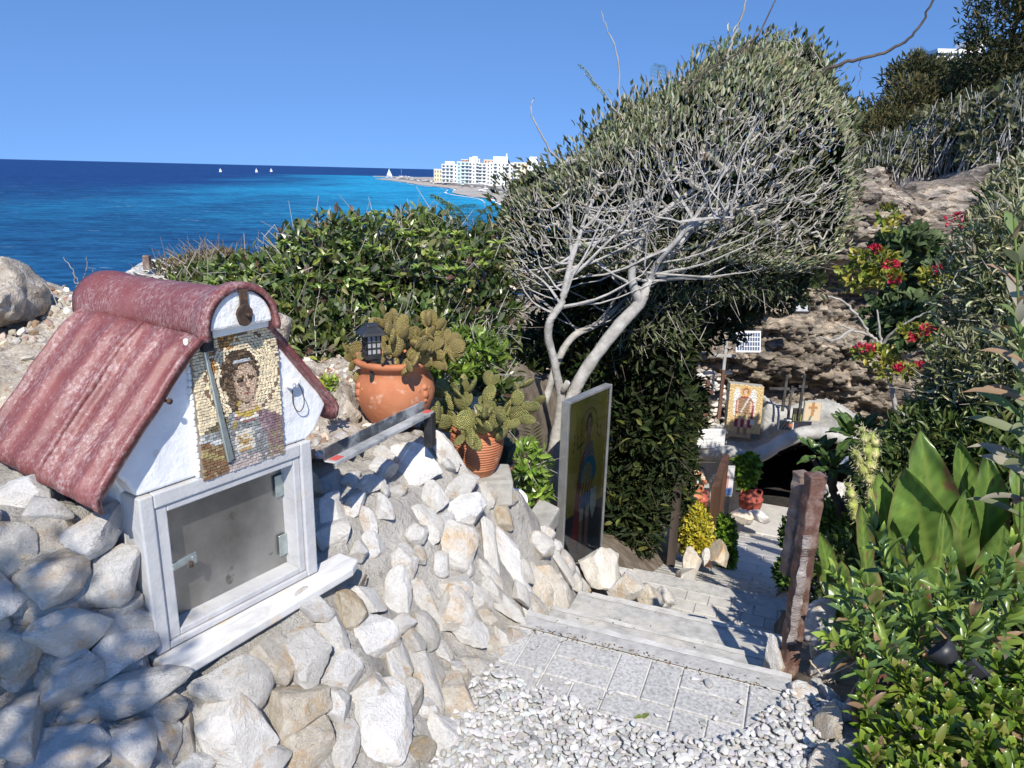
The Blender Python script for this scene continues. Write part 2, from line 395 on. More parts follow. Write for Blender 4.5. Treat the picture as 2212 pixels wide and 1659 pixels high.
m = MB(); m.prism([(-6, 575), (60, 600), (60, 612), (-6, 587)], SEA_Z + .2, SEA_Z + 3.0, 2); tag(m.build('sea_wall', W_GREY), 'grey sea wall under the wide white hotel', 'wall')
# ---- boats
SAIL = flat('sail_cloth', (.85, .86, .86)); HULL = flat('boat_hull', (.8, .8, .8))
def boat(px, py, Y, L, label, sails=True):
    p = at(px, py, Y); t = thing('sailing_boat', label, 'sailboat', (p[0], Y, SEA_Z), rng.uniform(-.6, .6), 'sailing boats')
    h = MB(); h.prism([(-L / 2, 1.6), (-L * .42, 0), (L * .35, 0), (L / 2, 1.8)], -L * .12, L * .12, 1); h.build('hull', HULL, t)
    ms = MB(); ms.tube([(0, 0, 1.5), (0, 0, L * 1.35)], L * .012, 6); ms.build('mast', W_WHITE, t)
    if sails:
        a = MB(); a.prism([(-.1, 2.5), (-L * .42, 2.8), (-.1, L * 1.3)], -.08, .08, 1); a.build('mainsail', SAIL, t)
        a = MB(); a.prism([(.3, 2.2), (L * .46, 2.0), (.3, L * 1.1)], .1, .22, 1); a.build('jib', SAIL, t)
boat(476, 368, 1770, 6.5, 'leftmost small white sail on the open sea')
boat(554, 370, 1900, 7.5, 'white sail on the open sea, second from the left')
boat(586, 371, 2150, 7.5, 'white sail on the open sea, third from the left')
boat(841, 379, 1650, 13, 'tall white sailing yacht anchored off the sand spit')
boat(867, 378, 1700, 11, 'bare masted yacht right of the tall sail by the spit', False)
# ================================================================ NEAR GROUND, PATH, STONE WALL
STEPS = [(-.04, .055, 0.0), (.055, .37, -.16), (.37, .78, -.32), (.78, 1.05, -.48), (1.05, 1.3, -.65), (1.3, 1.55, -.82), (1.55, 2.3, -1.0)]
RAMP0, RAMP1 = (2.3, -1.16), (9.45, -3.98)
def zpath(s):
    return np.interp(s, [-9, .0, .1, .4, .8, 1.3, 1.6, 2.25, 2.4, 9.45, 9.9, 10.3, 14], [0, 0, -.1, -.25, -.4, -.75, -1.0, -1.02, -1.2, -3.98, -4.1, -5.2, -5.2])
def ground_z(x, y):
    s, w = to_sw(x, y)
    rx, ry = x - SH0[0], y - SH0[1]; ss = rx * SHU[0] + ry * SHU[1]; nn = rx * SHN[0] + ry * SHN[1]
    zp = zpath(s)
    ztop = np.interp(s, [-3, -.3, .2, .32, .5, .8, 1.0, 1.6, 2.5, 4, 9, 14], [.52, .54, .58, .5, .33, .1, -.1, -.62, -1.02, -1.6, -3.75, -3.9])
    hi = smooth(-w, .98, 1.35); ztop = ztop * (1 - hi) + np.interp(s, [-3, .2, 1.2, 2.2, 3.2, 5], [.54, .6, .58, .4, .0, -1.5]) * hi
    wt = np.interp(s, [0, .3, .6, 2], [.6, .55, .34, .4])
    k = np.clip((-.42 - w) / wt, 0, 1); k = k * k * (3 - 2 * k) * .5 + k * .5
    zl = zp - .03 + (ztop - zp + .03) * k
    cap = np.where(ss < -.02, .86, .48)
    z2 = np.clip(np.where(nn > -.01, .45 - (nn - .05) * 1.05, .513 - (nn + .01) * 3.2), -.05, cap)
    b = smooth(ss, .42, .75); zl = np.where(w < -.2, z2 * (1 - b) + zl * b, zl)
    rise = smooth(-w, 1.25, 2.2) * (1 - smooth(s, .0, .8)) * .42 * smooth(y, 1.75, 2.5)
    zl = zl + rise - smooth(-w, 2.2, 5) * .35 * smooth(s, -.5, 2)
    zr = np.interp(s, [-3, 0, 1, 2.5, 9, 9.8, 10.4, 14], [.03, .0, -.36, -1.16, -3.9, -4.0, -5.2, -5.2]) + np.clip(w - .62, 0, 9) * .3 + smooth(w, 2.5, 8) * 2.0
    z = np.where(w < 0, zl, zr)
    inside = smooth(np.abs(w), .40, .47)
    z = (zp - .14) * (1 - inside) + z * inside
    # seaward cliff
    e = np.maximum((y - 6.6 - .12 * x) * (x < 1.5) * smooth(-w, 1.6, 2.6), 0) + np.maximum(-4.4 - x, 0) * .7
    z = z - e * 2.2
    return np.maximum(z, SEA_Z - .5)
def grid(x0, x1, y0, y1, st):
    xs = np.arange(x0, x1 + st / 2, st); ys = np.arange(y0, y1 + st / 2, st); X, Y = np.meshgrid(xs, ys); n, m_ = X.shape
    i = np.arange(n - 1)[:, None] * m_ + np.arange(m_ - 1)[None]; F = np.stack([i, i + 1, i + m_ + 1, i + m_], -1).reshape(-1, 4)
    return X.ravel(), Y.ravel(), F
EARTH = pmat('earth', [(.3, (.1, .075, .05)), (.5, (.19, .15, .11)), (.7, (.3, .25, .19))], 9, .95, ((40, .6, .01), (150, .5, .004)), rnd=False)
X, Y, F = grid(-9, 13, -1.0, 16, .085)
Z = ground_z(X, Y); P = np.c_[X, Y, Z]; Z = Z + .05 * fbm(P, 2.2, 3, 5) * smooth(np.abs(to_sw(X, Y)[1]), .5, .9) - .012
s_, w_ = to_sw(X, Y)
# where the mortared wall and the conglomerate take over, the earth sheet stays below them
V = np.c_[X, Y, Z]
wallm = (w_ < -.3) & (w_ > -1.75) & (s_ < 1.35) & (Y > .3)
V[wallm, 2] -= .12
tag(npobj('ground', V, F, EARTH, None, None, True), kind='structure')

# ---- stone template shapes
def stone_shape(seed, sub=4, cuts=11, rough=.05, flat_=None):
    r = np.random.default_rng(seed); V, F = ICO[sub]; V = V.copy()
    for i in range(cuts):
        n = unit(r.normal(0, 1, 3)); c = r.uniform(.4, .72); d = V @ n - c; V = V - np.where(d > 0, d * .97, 0)[:, None] * n
    V = V * (1 + .07 * vn(V, 1.3, seed))[:, None]
    for i in range(11):                                   # chips knocked off corners and edges
        n = unit(r.normal(0, 1, 3)); d = V @ n; c = d.max() - r.uniform(.02, .1); V = V - np.where(d > c, (d - c) * .95, 0)[:, None] * n
    V = V * (1 + rough * .5 * fbm(V, 4.0, 5, seed + 3, .62))[:, None]
    V = V / np.abs(V).max(0); return V, F
def limestone(name, stops, ochre, rgh=.82):
    m, nt, b = newmat(name); v = coords(nt, 'Object', True)
    base = ramp(nt, noise(nt, v, 1.4, 6, .62, .6), stops)
    base = mixc(nt, ramp(nt, noise(nt, v, .8, 5, .65), [(.6 - .2 * ochre, (0, 0, 0)), (.76 - .14 * ochre, (1, 1, 1))]), base, (.62, .42, .22))
    base = mixc(nt, ramp(nt, noise(nt, v, 2.7, 5, .7), [(.64, (0, 0, 0)), (.82, (.45, .45, .45))]), base, (.48, .36, .27))
    vein = nd(nt, 'Math', {'operation': 'ABSOLUTE'}, i0=nd(nt, 'Math', {'operation': 'SUBTRACT'}, i0=noise(nt, v, 1.9, 5, .6, 1.2), i1=.5).outputs[0])
    base = mixc(nt, ramp(nt, vein.outputs[0], [(.0, (.7, .7, .7)), (.022, (0, 0, 0))]), base, (.72, .7, .66))
    base = mixc(nt, ramp(nt, noise(nt, v, 22, 4, .7), [(.67, (0, 0, 0)), (.74, (.4, .4, .4))]), base, (.22, .19, .16))
    oi = nd(nt, 'ObjectInfo'); mr = nd(nt, 'MapRange', i0=oi.outputs['Random'], i3=.9, i4=1.14); sa = nd(nt, 'MapRange', i0=oi.outputs['Random'], i1=1.0, i2=0.0, i3=.6, i4=1.25)
    base = nd(nt, 'HueSaturation', Value=mr.outputs[0], Saturation=sa.outputs[0], Color=base).outputs[0]
    nt.links.new(base, b.inputs['Base Color']); b.inputs['Roughness'].default_value = rgh; b.inputs['Specular IOR Level'].default_value = .3
    n1 = noise(nt, v, 3.2, 8, .68, .4); n2 = noise(nt, v, 14, 6, .7); vo = nd(nt, 'TexVoronoi', {'feature': 'DISTANCE_TO_EDGE'}, Vector=v, Scale=2.3)
    nn = bump(nt, n1, .85, .02); nn = bump(nt, n2, .9, .008, nn)
    nt.links.new(nn, b.inputs['Normal']); return m
ST_GREY = limestone('limestone_grey', [(.3, (.52, .495, .45)), (.5, (.65, .62, .57)), (.7, (.76, .73, .675))], .4)
ST_WHITE = limestone('limestone_white', [(.3, (.66, .63, .575)), (.5, (.78, .75, .695)), (.7, (.87, .845, .795))], .3)
ST_TAN = limestone('limestone_tan', [(.3, (.44, .37, .27)), (.5, (.58, .51, .4)), (.7, (.72, .66, .55))], .45)
ST_MATS = {'g': ST_GREY, 'w': ST_WHITE, 't': ST_TAN}
STONE_ME = {}
for k_, m_ in ST_MATS.items():
    for i in range(16):
        V_, F_ = stone_shape(100 + i * 7 + ord(k_), 4, 8 + i % 4, .05 + .02 * (i % 3)); STONE_ME[k_, i] = npmesh('stone', V_, F_, m_, None, True); STONE_ME[k_, i].set_sharp_from_angle(angle=math.radians(24))
def stone(parent, p, n, w, h, d, rot, kind, rng, name='stone', sink=.3, upv=(0, 0, 1)):
    """stone lying on a surface at p with outward normal n; w across, h up the surface, d out of it"""
    n = Vector(n).normalized(); side = Vector(upv).cross(n)
    if side.length < .1: side = Vector((1, 0, 0))
    side.normalize(); up = n.cross(side); R = Matrix((side, up, n)).transposed().to_4x4()
    o = bpy.data.objects.new(name, STONE_ME[kind, int(rng.integers(16))])
    Mx = R @ Matrix.Rotation(rot, 4, 'Z') @ Matrix.Diagonal((w / 2 * rng.choice([-1, 1]), h / 2 * rng.choice([-1, 1]), d / 2, 1))
    c = Vector(p) + n * (d * (.5 - sink)); Mx.translation = c; link(o, None)
    if parent is not None:
        o.parent = parent; Mx = parent.matrix_world.inverted() @ Mx
    o.matrix_local = Mx; return o

# ---- mortar body of the wall
MORTAR = pmat('cement_mortar', [(.3, (.4, .375, .33)), (.5, (.53, .5, .45)), (.7, (.64, .61, .56))], 7, .92, ((14, .8, .03), (60, .9, .014), (240, .7, .005)), rnd=False, spots=((30, .6, .75, (.27, .24, .2)),))
X, Y, F = grid(-2.2, .9, .35, 4.2, .018)
Zb = ground_z(X, Y); P = np.c_[X, Y, Zb]; s_, w_ = to_sw(X, Y)
Zm = Zb + .03 * fbm(P, 5, 3, 2) + .012 * fbm(P, 22, 3, 8) - .02 + .016 * (1 - smooth((X - SH0[0]) * SHU[0] + (Y - SH0[1]) * SHU[1], .3, .6)) - .2 * smooth(w_, -.44, -.3)
keep = (w_ < -.36) & (w_ > -1.45 - .25 * smooth(-s_, .2, .8)) & (s_ < 1.3)
fk = keep[F].all(1); used = np.unique(F[fk]); rem = -np.ones(len(X), int); rem[used] = np.arange(len(used))
_ss = (X - SH0[0]) * SHU[0] + (Y - SH0[1]) * SHU[1]; _nn = (X - SH0[0]) * SHN[0] + (Y - SH0[1]) * SHN[1]
Zm = np.where((_ss > -.03) & (_ss < .62) & (_nn < .1), np.minimum(Zm, .446), Zm)
wall_root = npobj('stone_wall', np.c_[X, Y, Zm][used], rem[F[fk]], MORTAR, None, None, True)
tag(wall_root, 'rough limestone and mortar retaining wall under the small shrine', 'stone wall')
WV = np.c_[X, Y, Zm][used]; WF = rem[F[fk]]
bvh = BVHTree.FromPolygons([tuple(v) for v in WV], [tuple(f) for f in WF])
def hit(px, py):
    d = Vector(ray(px, py)).normalized(); r = bvh.ray_cast(Vector(CAM), d); return r
rng = np.random.default_rng(11)
placed = []
def wall_stone(px, py, w, h, rot=0, kind='w', dk=.66, sink=.36):
    r = hit(px, py)
    if r[0] is None: return
    p, n, _, dist = r; zd = (Vector(p) - Vector(CAM)).dot(Vector(FWD)); k = zd / FPX
    view = (Vector(CAM) - Vector(p)).normalized(); nn = (Vector(n) * .75 + view * .25).normalized()
    fore = max(.55, nn.dot(view)); W, H = w * k, h * k / fore ** .6
    stone(wall_root, p, nn, W * 1.36, H * 1.36, min(W, H) * dk + .012, math.radians(rot), kind, rng, sink=sink)
    placed.append((p.x, p.y, p.z, (W + H) / 4))
def A2(x, y): return (x / 2.44 / 1.1573, (1240 + y / 2.44) / 1.1573)
for (x, y, w, h, r, k) in [(80, 340, 220, 300, 10, 'g'), (320, 290, 330, 280, -20, 't'), (690, 400, 390, 360, 0, 'g'), (170, 620, 320, 200, 0, 'g'), (450, 580, 160, 250, 20, 'g'), (300, 500, 110, 60, 0, 't'),
    (320, 690, 280, 210, -20, 'w'), (710, 700, 390, 250, 5, 'g'), (130, 930, 270, 260, 30, 't'), (690, 930, 430, 230, 5, 'g'), (360, 1100, 290, 290, 20, 'g'), (820, 1170, 540, 250, -10, 'g'), (130, 1400, 370, 370, 0, 'g'),
    (500, 1320, 210, 110, 5, 'g'), (370, 1540, 440, 320, -10, 'g'), (960, 1310, 250, 150, -20, 't'), (760, 1540, 300, 300, 10, 'g'), (1370, 1180, 440, 290, -15, 'w'), (1620, 1020, 250, 260, -20, 't'), (1830, 960, 250, 290, 10, 'w'),
    (1900, 680, 180, 180, 0, 'w'), (2120, 740, 200, 200, -20, 't'), (1430, 1430, 380, 500, -25, 'w'), (1800, 1290, 310, 300, -20, 't'), (1820, 1520, 330, 290, -25, 't'), (2050, 1090, 270, 200, -20, 'w'), (2020, 1270, 190, 220, 0, 'w'),
    (1130, 1470, 110, 260, -20, 't'), (2090, 1540, 160, 250, -20, 'w'), (2010, 860, 170, 260, 0, 'w'), (60, 1120, 120, 120, 0, 'g'), (1180, 1640, 220, 110, -10, 'w'), (30, 750, 70, 110, 0, 'g'), (240, 110, 280, 150, -20, 'g'), (1000, 1500, 180, 280, 0, 'g'), (1640, 1620, 200, 160, 0, 'w'), (560, 1140, 90, 100, 0, 'g'), (1560, 1400, 90, 120, 0, 'g'), (2140, 520, 150, 130, 0, 't')]:
    wall_stone(*A2(x, y), w / 2.44 / 1.1573, h / 2.44 / 1.1573, r, k)
def A5(x, y): return ((860 + x / 2.633) / 1.1573, (1400 + y / 2.633) / 1.1573)
for (x, y, w, h, r, k) in [(160, 290, 200, 210, 0, 'w'), (330, 200, 190, 260, -30, 'w'), (170, 500, 270, 230, -15, 'w'), (310, 560, 170, 290, -25, 'w'), (510, 250, 130, 260, 20, 'w'), (740, 170, 230, 170, 5, 'g'), (690, 350, 250, 250, 0, 'w'),
    (790, 470, 230, 220, 0, 'w'), (510, 480, 170, 180, 0, 'g'), (500, 760, 180, 370, 5, 'g'), (600, 750, 100, 190, 0, 'g'), (730, 900, 210, 290, 20, 't'), (220, 1090, 400, 400, -20, 'w'), (170, 870, 230, 180, -20, 'w'), (650, 1180, 230, 260, 0, 'w'),
    (880, 1010, 120, 200, 10, 'g'), (870, 240, 150, 200, 10, 'w'), (960, 200, 140, 190, 10, 'w'), (1080, 340, 130, 190, 0, 'w'), (950, 400, 90, 130, 0, 't'), (960, 560, 100, 130, 0, 't'), (1030, 540, 110, 150, 0, 'w'), (1290, 180, 200, 270, 5, 't'),
    (330, 750, 130, 260, -15, 'w'), (850, 690, 160, 130, -10, 'g'), (480, 1230, 200, 150, 0, 't'), (820, 1180, 120, 180, 20, 'w'), (560, 1000, 140, 160, 0, 'w'), (370, 1310, 220, 120, 0, 'w'), (620, 590, 90, 170, 0, 'w'), (680, 640, 90, 170, 0, 'g'), (1150, 440, 80, 60, 0, 'w'), (1190, 330, 80, 130, 0, 'w'), (770, 740, 110, 120, 0, 'w')]:
    wall_stone(*A5(x, y), w / 2.633 / 1.1573, h / 2.633 / 1.1573, r, k)
def A4(x, y): return ((780 + x / 2.765) / 1.1573, (1000 + y / 2.765) / 1.1573)
for (x, y, w, h, r, k) in [(140, 790, 220, 190, 0, 'w'), (140, 960, 230, 170, 5, 'w'), (130, 590, 130, 200, 0, 'g'), (870, 340, 200, 210, 0, 'w'), (700, 470, 290, 250, 0, 'w'), (1050, 800, 340, 180, -5, 'w'), (1030, 1000, 330, 260, -5, 'w'), (1210, 1000, 120, 310, -10, 'w'),
    (1330, 1050, 180, 350, -8, 'w'), (1010, 600, 310, 130, -10, 'w'), (640, 1130, 170, 190, 0, 'w'), (1210, 660, 120, 120, 0, 'w'), (790, 870, 200, 200, 0, 'w'), (380, 600, 200, 120, -10, 'w'), (270, 570, 150, 120, 0, 'w'), (560, 640, 160, 80, 0, 'w'), (240, 220, 160, 110, 0, 'w'), (350, 130, 160, 70, 0, 'w'),
    (300, 720, 170, 130, 0, 'w'), (520, 400, 150, 110, -20, 'w'), (1000, 470, 90, 140, 0, 'w'), (940, 400, 70, 150, 0, 'w'), (1330, 830, 120, 150, 0, 't'), (480, 760, 120, 160, 0, 'w'), (380, 880, 100, 200, 0, 'w'), (1440, 1200, 130, 130, 0, 'w'), (1600, 1290, 230, 320, 8, 't'), (1710, 1150, 90, 230, 0, 'w'), (1480, 1330, 110, 170, 0, 'w'), (1230, 1230, 130, 170, 0, 'w'), (720, 1080, 100, 120, 0, 'w'), (880, 1130, 120, 140, 0, 'w'), (1340, 660, 130, 150, 0, 'g')]:
    wall_stone(*A4(x, y), w / 2.765 / 1.1573, h / 2.765 / 1.1573, r, k)
# stones packed against the left side of the shrine
for (a_, z_, y_, w_2, h_2, r_2, k_2) in [(-.07, .33, .06, .15, .1, .2, 'g'), (-.18, .27, .05, .15, .11, 0, 't'), (-.05, .23, .03, .12, .13, .1, 'g'), (-.05, .11, .02, .13, .11, 0, 'g'), (-.17, .15, .02, .14, .11, .3, 'w'), (-.06, .01, .01, .14, .1, 0, 'g'), (-.19, .03, .0, .14, .11, .2, 'g')]:
    q = SH0 + SHU * a_ - SHN * y_ + np.array([0, 0, z_]); stone(wall_root, q, tuple(SHN + np.array([0, 0, .15])), w_2 * 1.2, h_2 * 1.2, .1, r_2, k_2, rng, sink=.55); placed.append((*q, .07))
# smaller stones bedded between the big ones
tries = 0; cnt = 0
while tries < 6000 and cnt < 178:
    tries += 1; i = rng.integers(len(WV)); q = WV[i]; sz = rng.uniform(.03, .07)
    s0, w0 = to_sw(q[0], q[1])
    nn_ = (q[0] - SH0[0]) * SHN[0] + (q[1] - SH0[1]) * SHN[1]; ss_ = (q[0] - SH0[0]) * SHU[0] + (q[1] - SH0[1]) * SHU[1]
    if -.02 < ss_ < .52 and nn_ < .1: continue
    if any((q[0] - a) ** 2 + (q[1] - b) ** 2 + (q[2] - c) ** 2 < (r_ * .8 + sz * .62) ** 2 for a, b, c, r_ in placed): continue
    r = bvh.find_nearest(Vector(q)); n = r[1]
    if n.z < 0: n = -n
    k = rng.choice(['w', 'g', 't'], p=[.6, .28, .12]); a = sz * 2.2 * rng.uniform(.8, 1.4)
    stone(wall_root, q, n, a, sz * 2.1, sz * 1.6, rng.uniform(0, 6.28), k, rng, sink=.32); placed.append((*q, sz)); cnt += 1

# ---- path: landing pavers, steps, brick levels, ramp
GRANITE = pmat('speckled_paver', [(.3, (.27, .265, .25)), (.5, (.45, .44, .42)), (.7, (.58, .57, .54))], 90, .85, ((200, .5, .003), (25, .3, .004)), detail=3, spots=((5, .55, .8, (.42, .4, .37)),), hue=.08)
GROUT = pmat('pale_grout', [(.4, (.5, .49, .46)), (.6, (.62, .6, .57))], 20, .95, ((80, .6, .004),), rnd=False)
SLAB = pmat('weathered_slab', [(.3, (.31, .305, .285)), (.5, (.43, .42, .395)), (.7, (.52, .51, .48))], 22, .85, ((90, .6, .004), (12, .4, .01)), rnd=False, spots=((4, .52, .75, (.6, .56, .49)), (8, .62, .75, (.33, .3, .26))))
NOSE = pmat('worn_nosing', [(.3, (.36, .35, .325)), (.5, (.48, .465, .435)), (.7, (.58, .565, .53))], 12, .9, ((60, .6, .006),), rnd=False)
BRICKP = pmat('brick_paver', [(.3, (.42, .4, .365)), (.7, (.55, .53, .49))], 14, .9, ((60, .6, .006),), hue=.08, spots=((5, .55, .8, (.38, .36, .32)),))
landing = MB(); q = [pw(-3.2, -.6), pw(-3.2, .62), pw(.03, .5), pw(.03, -.5)]
landing.prism([(a[0], a[1]) for a in q], -.1, -.009, 2); landing = tag(landing.build('landing', GROUT), kind='structure')
def paver(parent, s0, s1, w0, w1, z, mat, th=.03, gap=.004, tilt=0, z2=None, name='paver'):
    m = MB(); q = [pw(s0 + gap, w0 + gap), pw(s0 + gap, w1 - gap), pw(s1 - gap, w1 - gap), pw(s1 - gap, w0 + gap)]
    zz = [z, z, z if z2 is None else z2, z if z2 is None else z2]
    V = [(a[0], a[1], h - th) for a, h in zip(q, zz)] + [(a[0], a[1], h) for a, h in zip(q, zz)]
    m.add(V, [(0, 3, 2, 1), (4, 5, 6, 7), (0, 1, 5, 4), (1, 2, 6, 5), (2, 3, 7, 6), (3, 0, 4, 7)])
    return m.build(name, mat, parent, bevel=min(.003, gap), seg=1)
uu = .214
for i in range(5):
    for j in range(-2, 3):
        s1 = -.045 - i * uu; s0 = s1 - uu; w0 = (j - .5) * uu + .02; w1 = w0 + uu
        dz = rng.normal(0, .0007)
        if (i + j) % 2: paver(landing, s0, s0 + uu / 2, w0, w1, dz, GRANITE); paver(landing, s0 + uu / 2, s1, w0, w1, dz, GRANITE)
        else: paver(landing, s0, s1, w0, w0 + uu / 2, dz, GRANITE); paver(landing, s0, s1, w0 + uu / 2, w1, dz, GRANITE)
stairs = thing('garden_steps', 'worn grey stone steps leading down towards the cave', 'steps', tuple(pw(0, 0)))
stairs_inv = None; bpy.context.view_layer.update()
def into(o, parent):
    o.parent = parent; o.matrix_parent_inverse = parent.matrix_world.inverted(); return o
for i, (a, b, z) in enumerate(STEPS[:6]):
    m = MB(); n = 26; top = []
    pts = []
    for k in range(n + 1):
        w = -.47 + .94 * k / n; jj = .0016 * math.sin(k * 1.1 + i) + .001 * math.sin(k * 2.3 + i * 2); pts.append((w, jj))
    for k in range(n):
        (wa, ja), (wb, jb) = pts[k], pts[k + 1]
        for (s0, s1, z0, z1) in [(a, b - .03, z, z)]:
            q = [pw(s0, wa), pw(s0, wb), pw(b + jb, wb), pw(b + ja, wa)]
            za, zb = z + ja * .35, z + jb * .35
            V = [(*q[0][:2], z), (*q[1][:2], z), (*q[2][:2], zb - .004), (*q[3][:2], za - .004)] + [(*q[3][:2], za - .2), (*q[2][:2], zb - .2)]
            m.add(V, [(0, 1, 2, 3), (3, 2, 5, 4)])
    o = m.build('step', SLAB, None); into(o, stairs)
    m = MB()
    for k in range(n):
        (wa, ja), (wb, jb) = pts[k], pts[k + 1]; q = [pw(b - .022 + ja * .6, wa), pw(b - .022 + jb * .6, wb), pw(b + .004 + jb, wb), pw(b + .004 + ja, wa)]
        h = z + .002; V = [(*q[0][:2], z - .001), (*q[1][:2], z - .001), (*q[2][:2], h + jb * .4), (*q[3][:2], h + ja * .4), (*q[3][:2], h - .05), (*q[2][:2], h - .05)]
        m.add(V, [(0, 1, 2, 3), (3, 2, 5, 4)])
    into(m.build('nosing', NOSE, None), stairs)
lower = MB(); q = [pw(1.5, -.6), pw(1.5, .6), pw(2.3, .6), pw(2.3, -.6)]
lower.prism([(a[0], a[1]) for a in q], -1.3, -1.012, 2); lower = tag(lower.build('path', GROUT), kind='structure')
for i in range(5):
    for j in range(-4, 5):
        off = (i % 2) * .07; paver(lower, 1.56 + i * .12, 1.56 + (i + 1) * .12, j * .14 - .07 + off - .04, j * .14 + .07 + off - .04, -1.0, BRICKP, .02, .003)
m = MB(); o = paver(lower, 2.15, 2.3, -.5, .55, -.997, SLAB, .17, .003, name='kerb_stone')
# long sloping path
m = MB(); 
def rz_(s): return RAMP0[1] + (s - RAMP0[0]) / (RAMP1[0] - RAMP0[0]) * (RAMP1[1] - RAMP0[1])
q = [pw(2.3, -.62), pw(2.3, .8), pw(9.6, .8), pw(9.6, -.62)]; zz = [rz_(2.3), rz_(2.3), rz_(9.6), rz_(9.6)]
m.add([(a[0], a[1], z - .012) for a, z in zip(q, zz)], [(0, 1, 2, 3)]); slope = tag(m.build('sloping_path', GROUT), kind='structure')
for i in range(12):
    for j in range(-4, 6):
        s0 = 2.32 + i * .13; s1 = s0 + .13; off = (i % 2) * .08
        if j * .16 + off > .62: continue
        paver(slope, s0, s1, j * .16 - .08 + off, j * .16 + .08 + off, rz_(s0), BRICKP, .02, .003, z2=rz_(s1))
# crazy paving further down
FLAG = pmat('flagstone', [(.3, (.46, .445, .41)), (.7, (.58, .565, .53))], 8, .9, ((40, .5, .008),), hue=.07)
s0 = 3.9; row = 0
while s0 < 9.3:
    s1 = s0 + rng.uniform(.3, .55); w0 = -.6
    while w0 < .78:
        w1 = min(w0 + rng.uniform(.25, .6), .8); sj = rng.normal(0, .02, 4)
        m = MB(); g = .012; q = [(s0 + g + sj[0], w0 + g), (s0 + g + sj[1], w1 - g), (s1 - g + sj[2], w1 - g + sj[3]), (s1 - g + sj[3], w0 + g + sj[0])]
        V = [(*pw(a, b)[:2], rz_(a) - .03) for a, b in q] + [(*pw(a, b)[:2], rz_(a)) for a, b in q]
        m.add(V, [(0, 3, 2, 1), (4, 5, 6, 7), (0, 1, 5, 4), (1, 2, 6, 5), (2, 3, 7, 6), (3, 0, 4, 7)]); m.build('flagstone', FLAG, slope, bevel=.004, seg=1)
        w0 = w1
    s0 = s1

m = MB(); q = [pw(9.45, -.75), pw(9.45, 1.3), pw(10.7, 1.3), pw(10.7, -.75)]; m.prism([(a[0], a[1]) for a in q], -4.4, -3.965, 2); tag(m.build('cave_landing', FLAG, None, bevel=.02), kind='structure')
# ---- gravel
PEB = pmat('white_pebble', [(.3, (.36, .35, .335)), (.45, (.5, .49, .47)), (.6, (.6, .59, .57)), (.75, (.68, .67, .65))], 30, .7, ((60, .4, .004),), rnd=False, spots=((9, .6, .75, (.6, .55, .5)),))
edge = [(1040, 1436), (1080, 1448), (1160, 1490), (1250, 1525), (1360, 1568), (1460, 1598), (1550, 1606), (1615, 1580), (1650, 1545), (1695, 1510), (1720, 1486)]
E_ = np.array([onz(a, b, 0)[:2] for a, b in edge]); poly = np.vstack([E_, [[1.15, 1.9], [1.05, 1.2], [-.55, 1.2], [-.32, 1.45], [-.19, 1.75], [-.12, 2.0]]])
n = 20000; xy = np.c_[rng.uniform(-.6, 1.2, n), rng.uniform(1.2, 2.4, n)]; xy = xy[inpoly(xy[:, 0], xy[:, 1], poly)]
# thin out by spacing
keep_, cell = [], {}
for q in xy:
    k = (int(q[0] / .02), int(q[1] / .02)); ok = True
    for a in (-1, 0, 1):
        for b in (-1, 0, 1):
            for p_ in cell.get((k[0] + a, k[1] + b), ()):
                if (p_[0] - q[0]) ** 2 + (p_[1] - q[1]) ** 2 < .0108 ** 2: ok = False
    if ok: cell.setdefault(k, []).append(q); keep_.append(q)
xy = np.array(keep_); stray = np.array([onz(a, b, 0)[:2] for a, b in [(1164, 1452), (1208, 1489), (1225, 1478), (1300, 1512), (1320, 1500), (1190, 1470), (1520, 1565), (1545, 1556), (1585, 1545), (1600, 1520), (1625, 1500), (1640, 1512), (1660, 1490), (1420, 1550), (1500, 1470), (1530, 1480)]])
xy = np.vstack([xy, stray]); nG = len(xy)
shapes = [stone_shape(500 + i, 2, 10, .06)[0] for i in range(10)]; F2 = ICO[2][1]
VV = np.zeros((nG, len(shapes[0]), 3)); zl = np.zeros(nG)
for i in range(nG):
    sz = rng.uniform(.007, .0132) * (1.25 if rng.random() < .15 else 1); sc = np.array([sz * rng.uniform(1, 1.35), sz, sz * rng.uniform(.5, .8)])
    a, b = rng.uniform(0, 6.28), rng.normal(0, .45); ca, sa, cb, sb = math.cos(a), math.sin(a), math.cos(b), math.sin(b)
    R = np.array([[ca, -sa, 0], [sa, ca, 0], [0, 0, 1]]) @ np.array([[1, 0, 0], [0, cb, -sb], [0, sb, cb]])
    v = (shapes[i % 10] * sc) @ R.T; zz = (0.002 if i >= nG - len(stray) else rng.uniform(.002, .018)); VV[i] = v + np.array([xy[i, 0], xy[i, 1], zz - v[:, 2].min() * .8])
FF = (F2[None] + (np.arange(nG) * len(shapes[0]))[:, None, None]).reshape(-1, 3)
tag(npobj('gravel', VV.reshape(-1, 3), FF, colmat('pebble_mix', .8, ((150, .5, .002),)), None, np.repeat(vary(rng, nG, [(.47, .46, .44), (.55, .54, .52), (.39, .38, .365), (.45, .42, .38), (.33, .32, .305)], [.36, .3, .22, .06, .06], .06), len(shapes[0]), axis=0), False), 'loose white pebbles spread over the foot of the wall and landing', 'gravel', kind='stuff')
m = MB(); q = poly; m.add([(a, b, -.004) for a, b in q], [tuple(range(len(q)))[::-1]]); tag(m.build('gravel_bed', PEB), kind='structure')

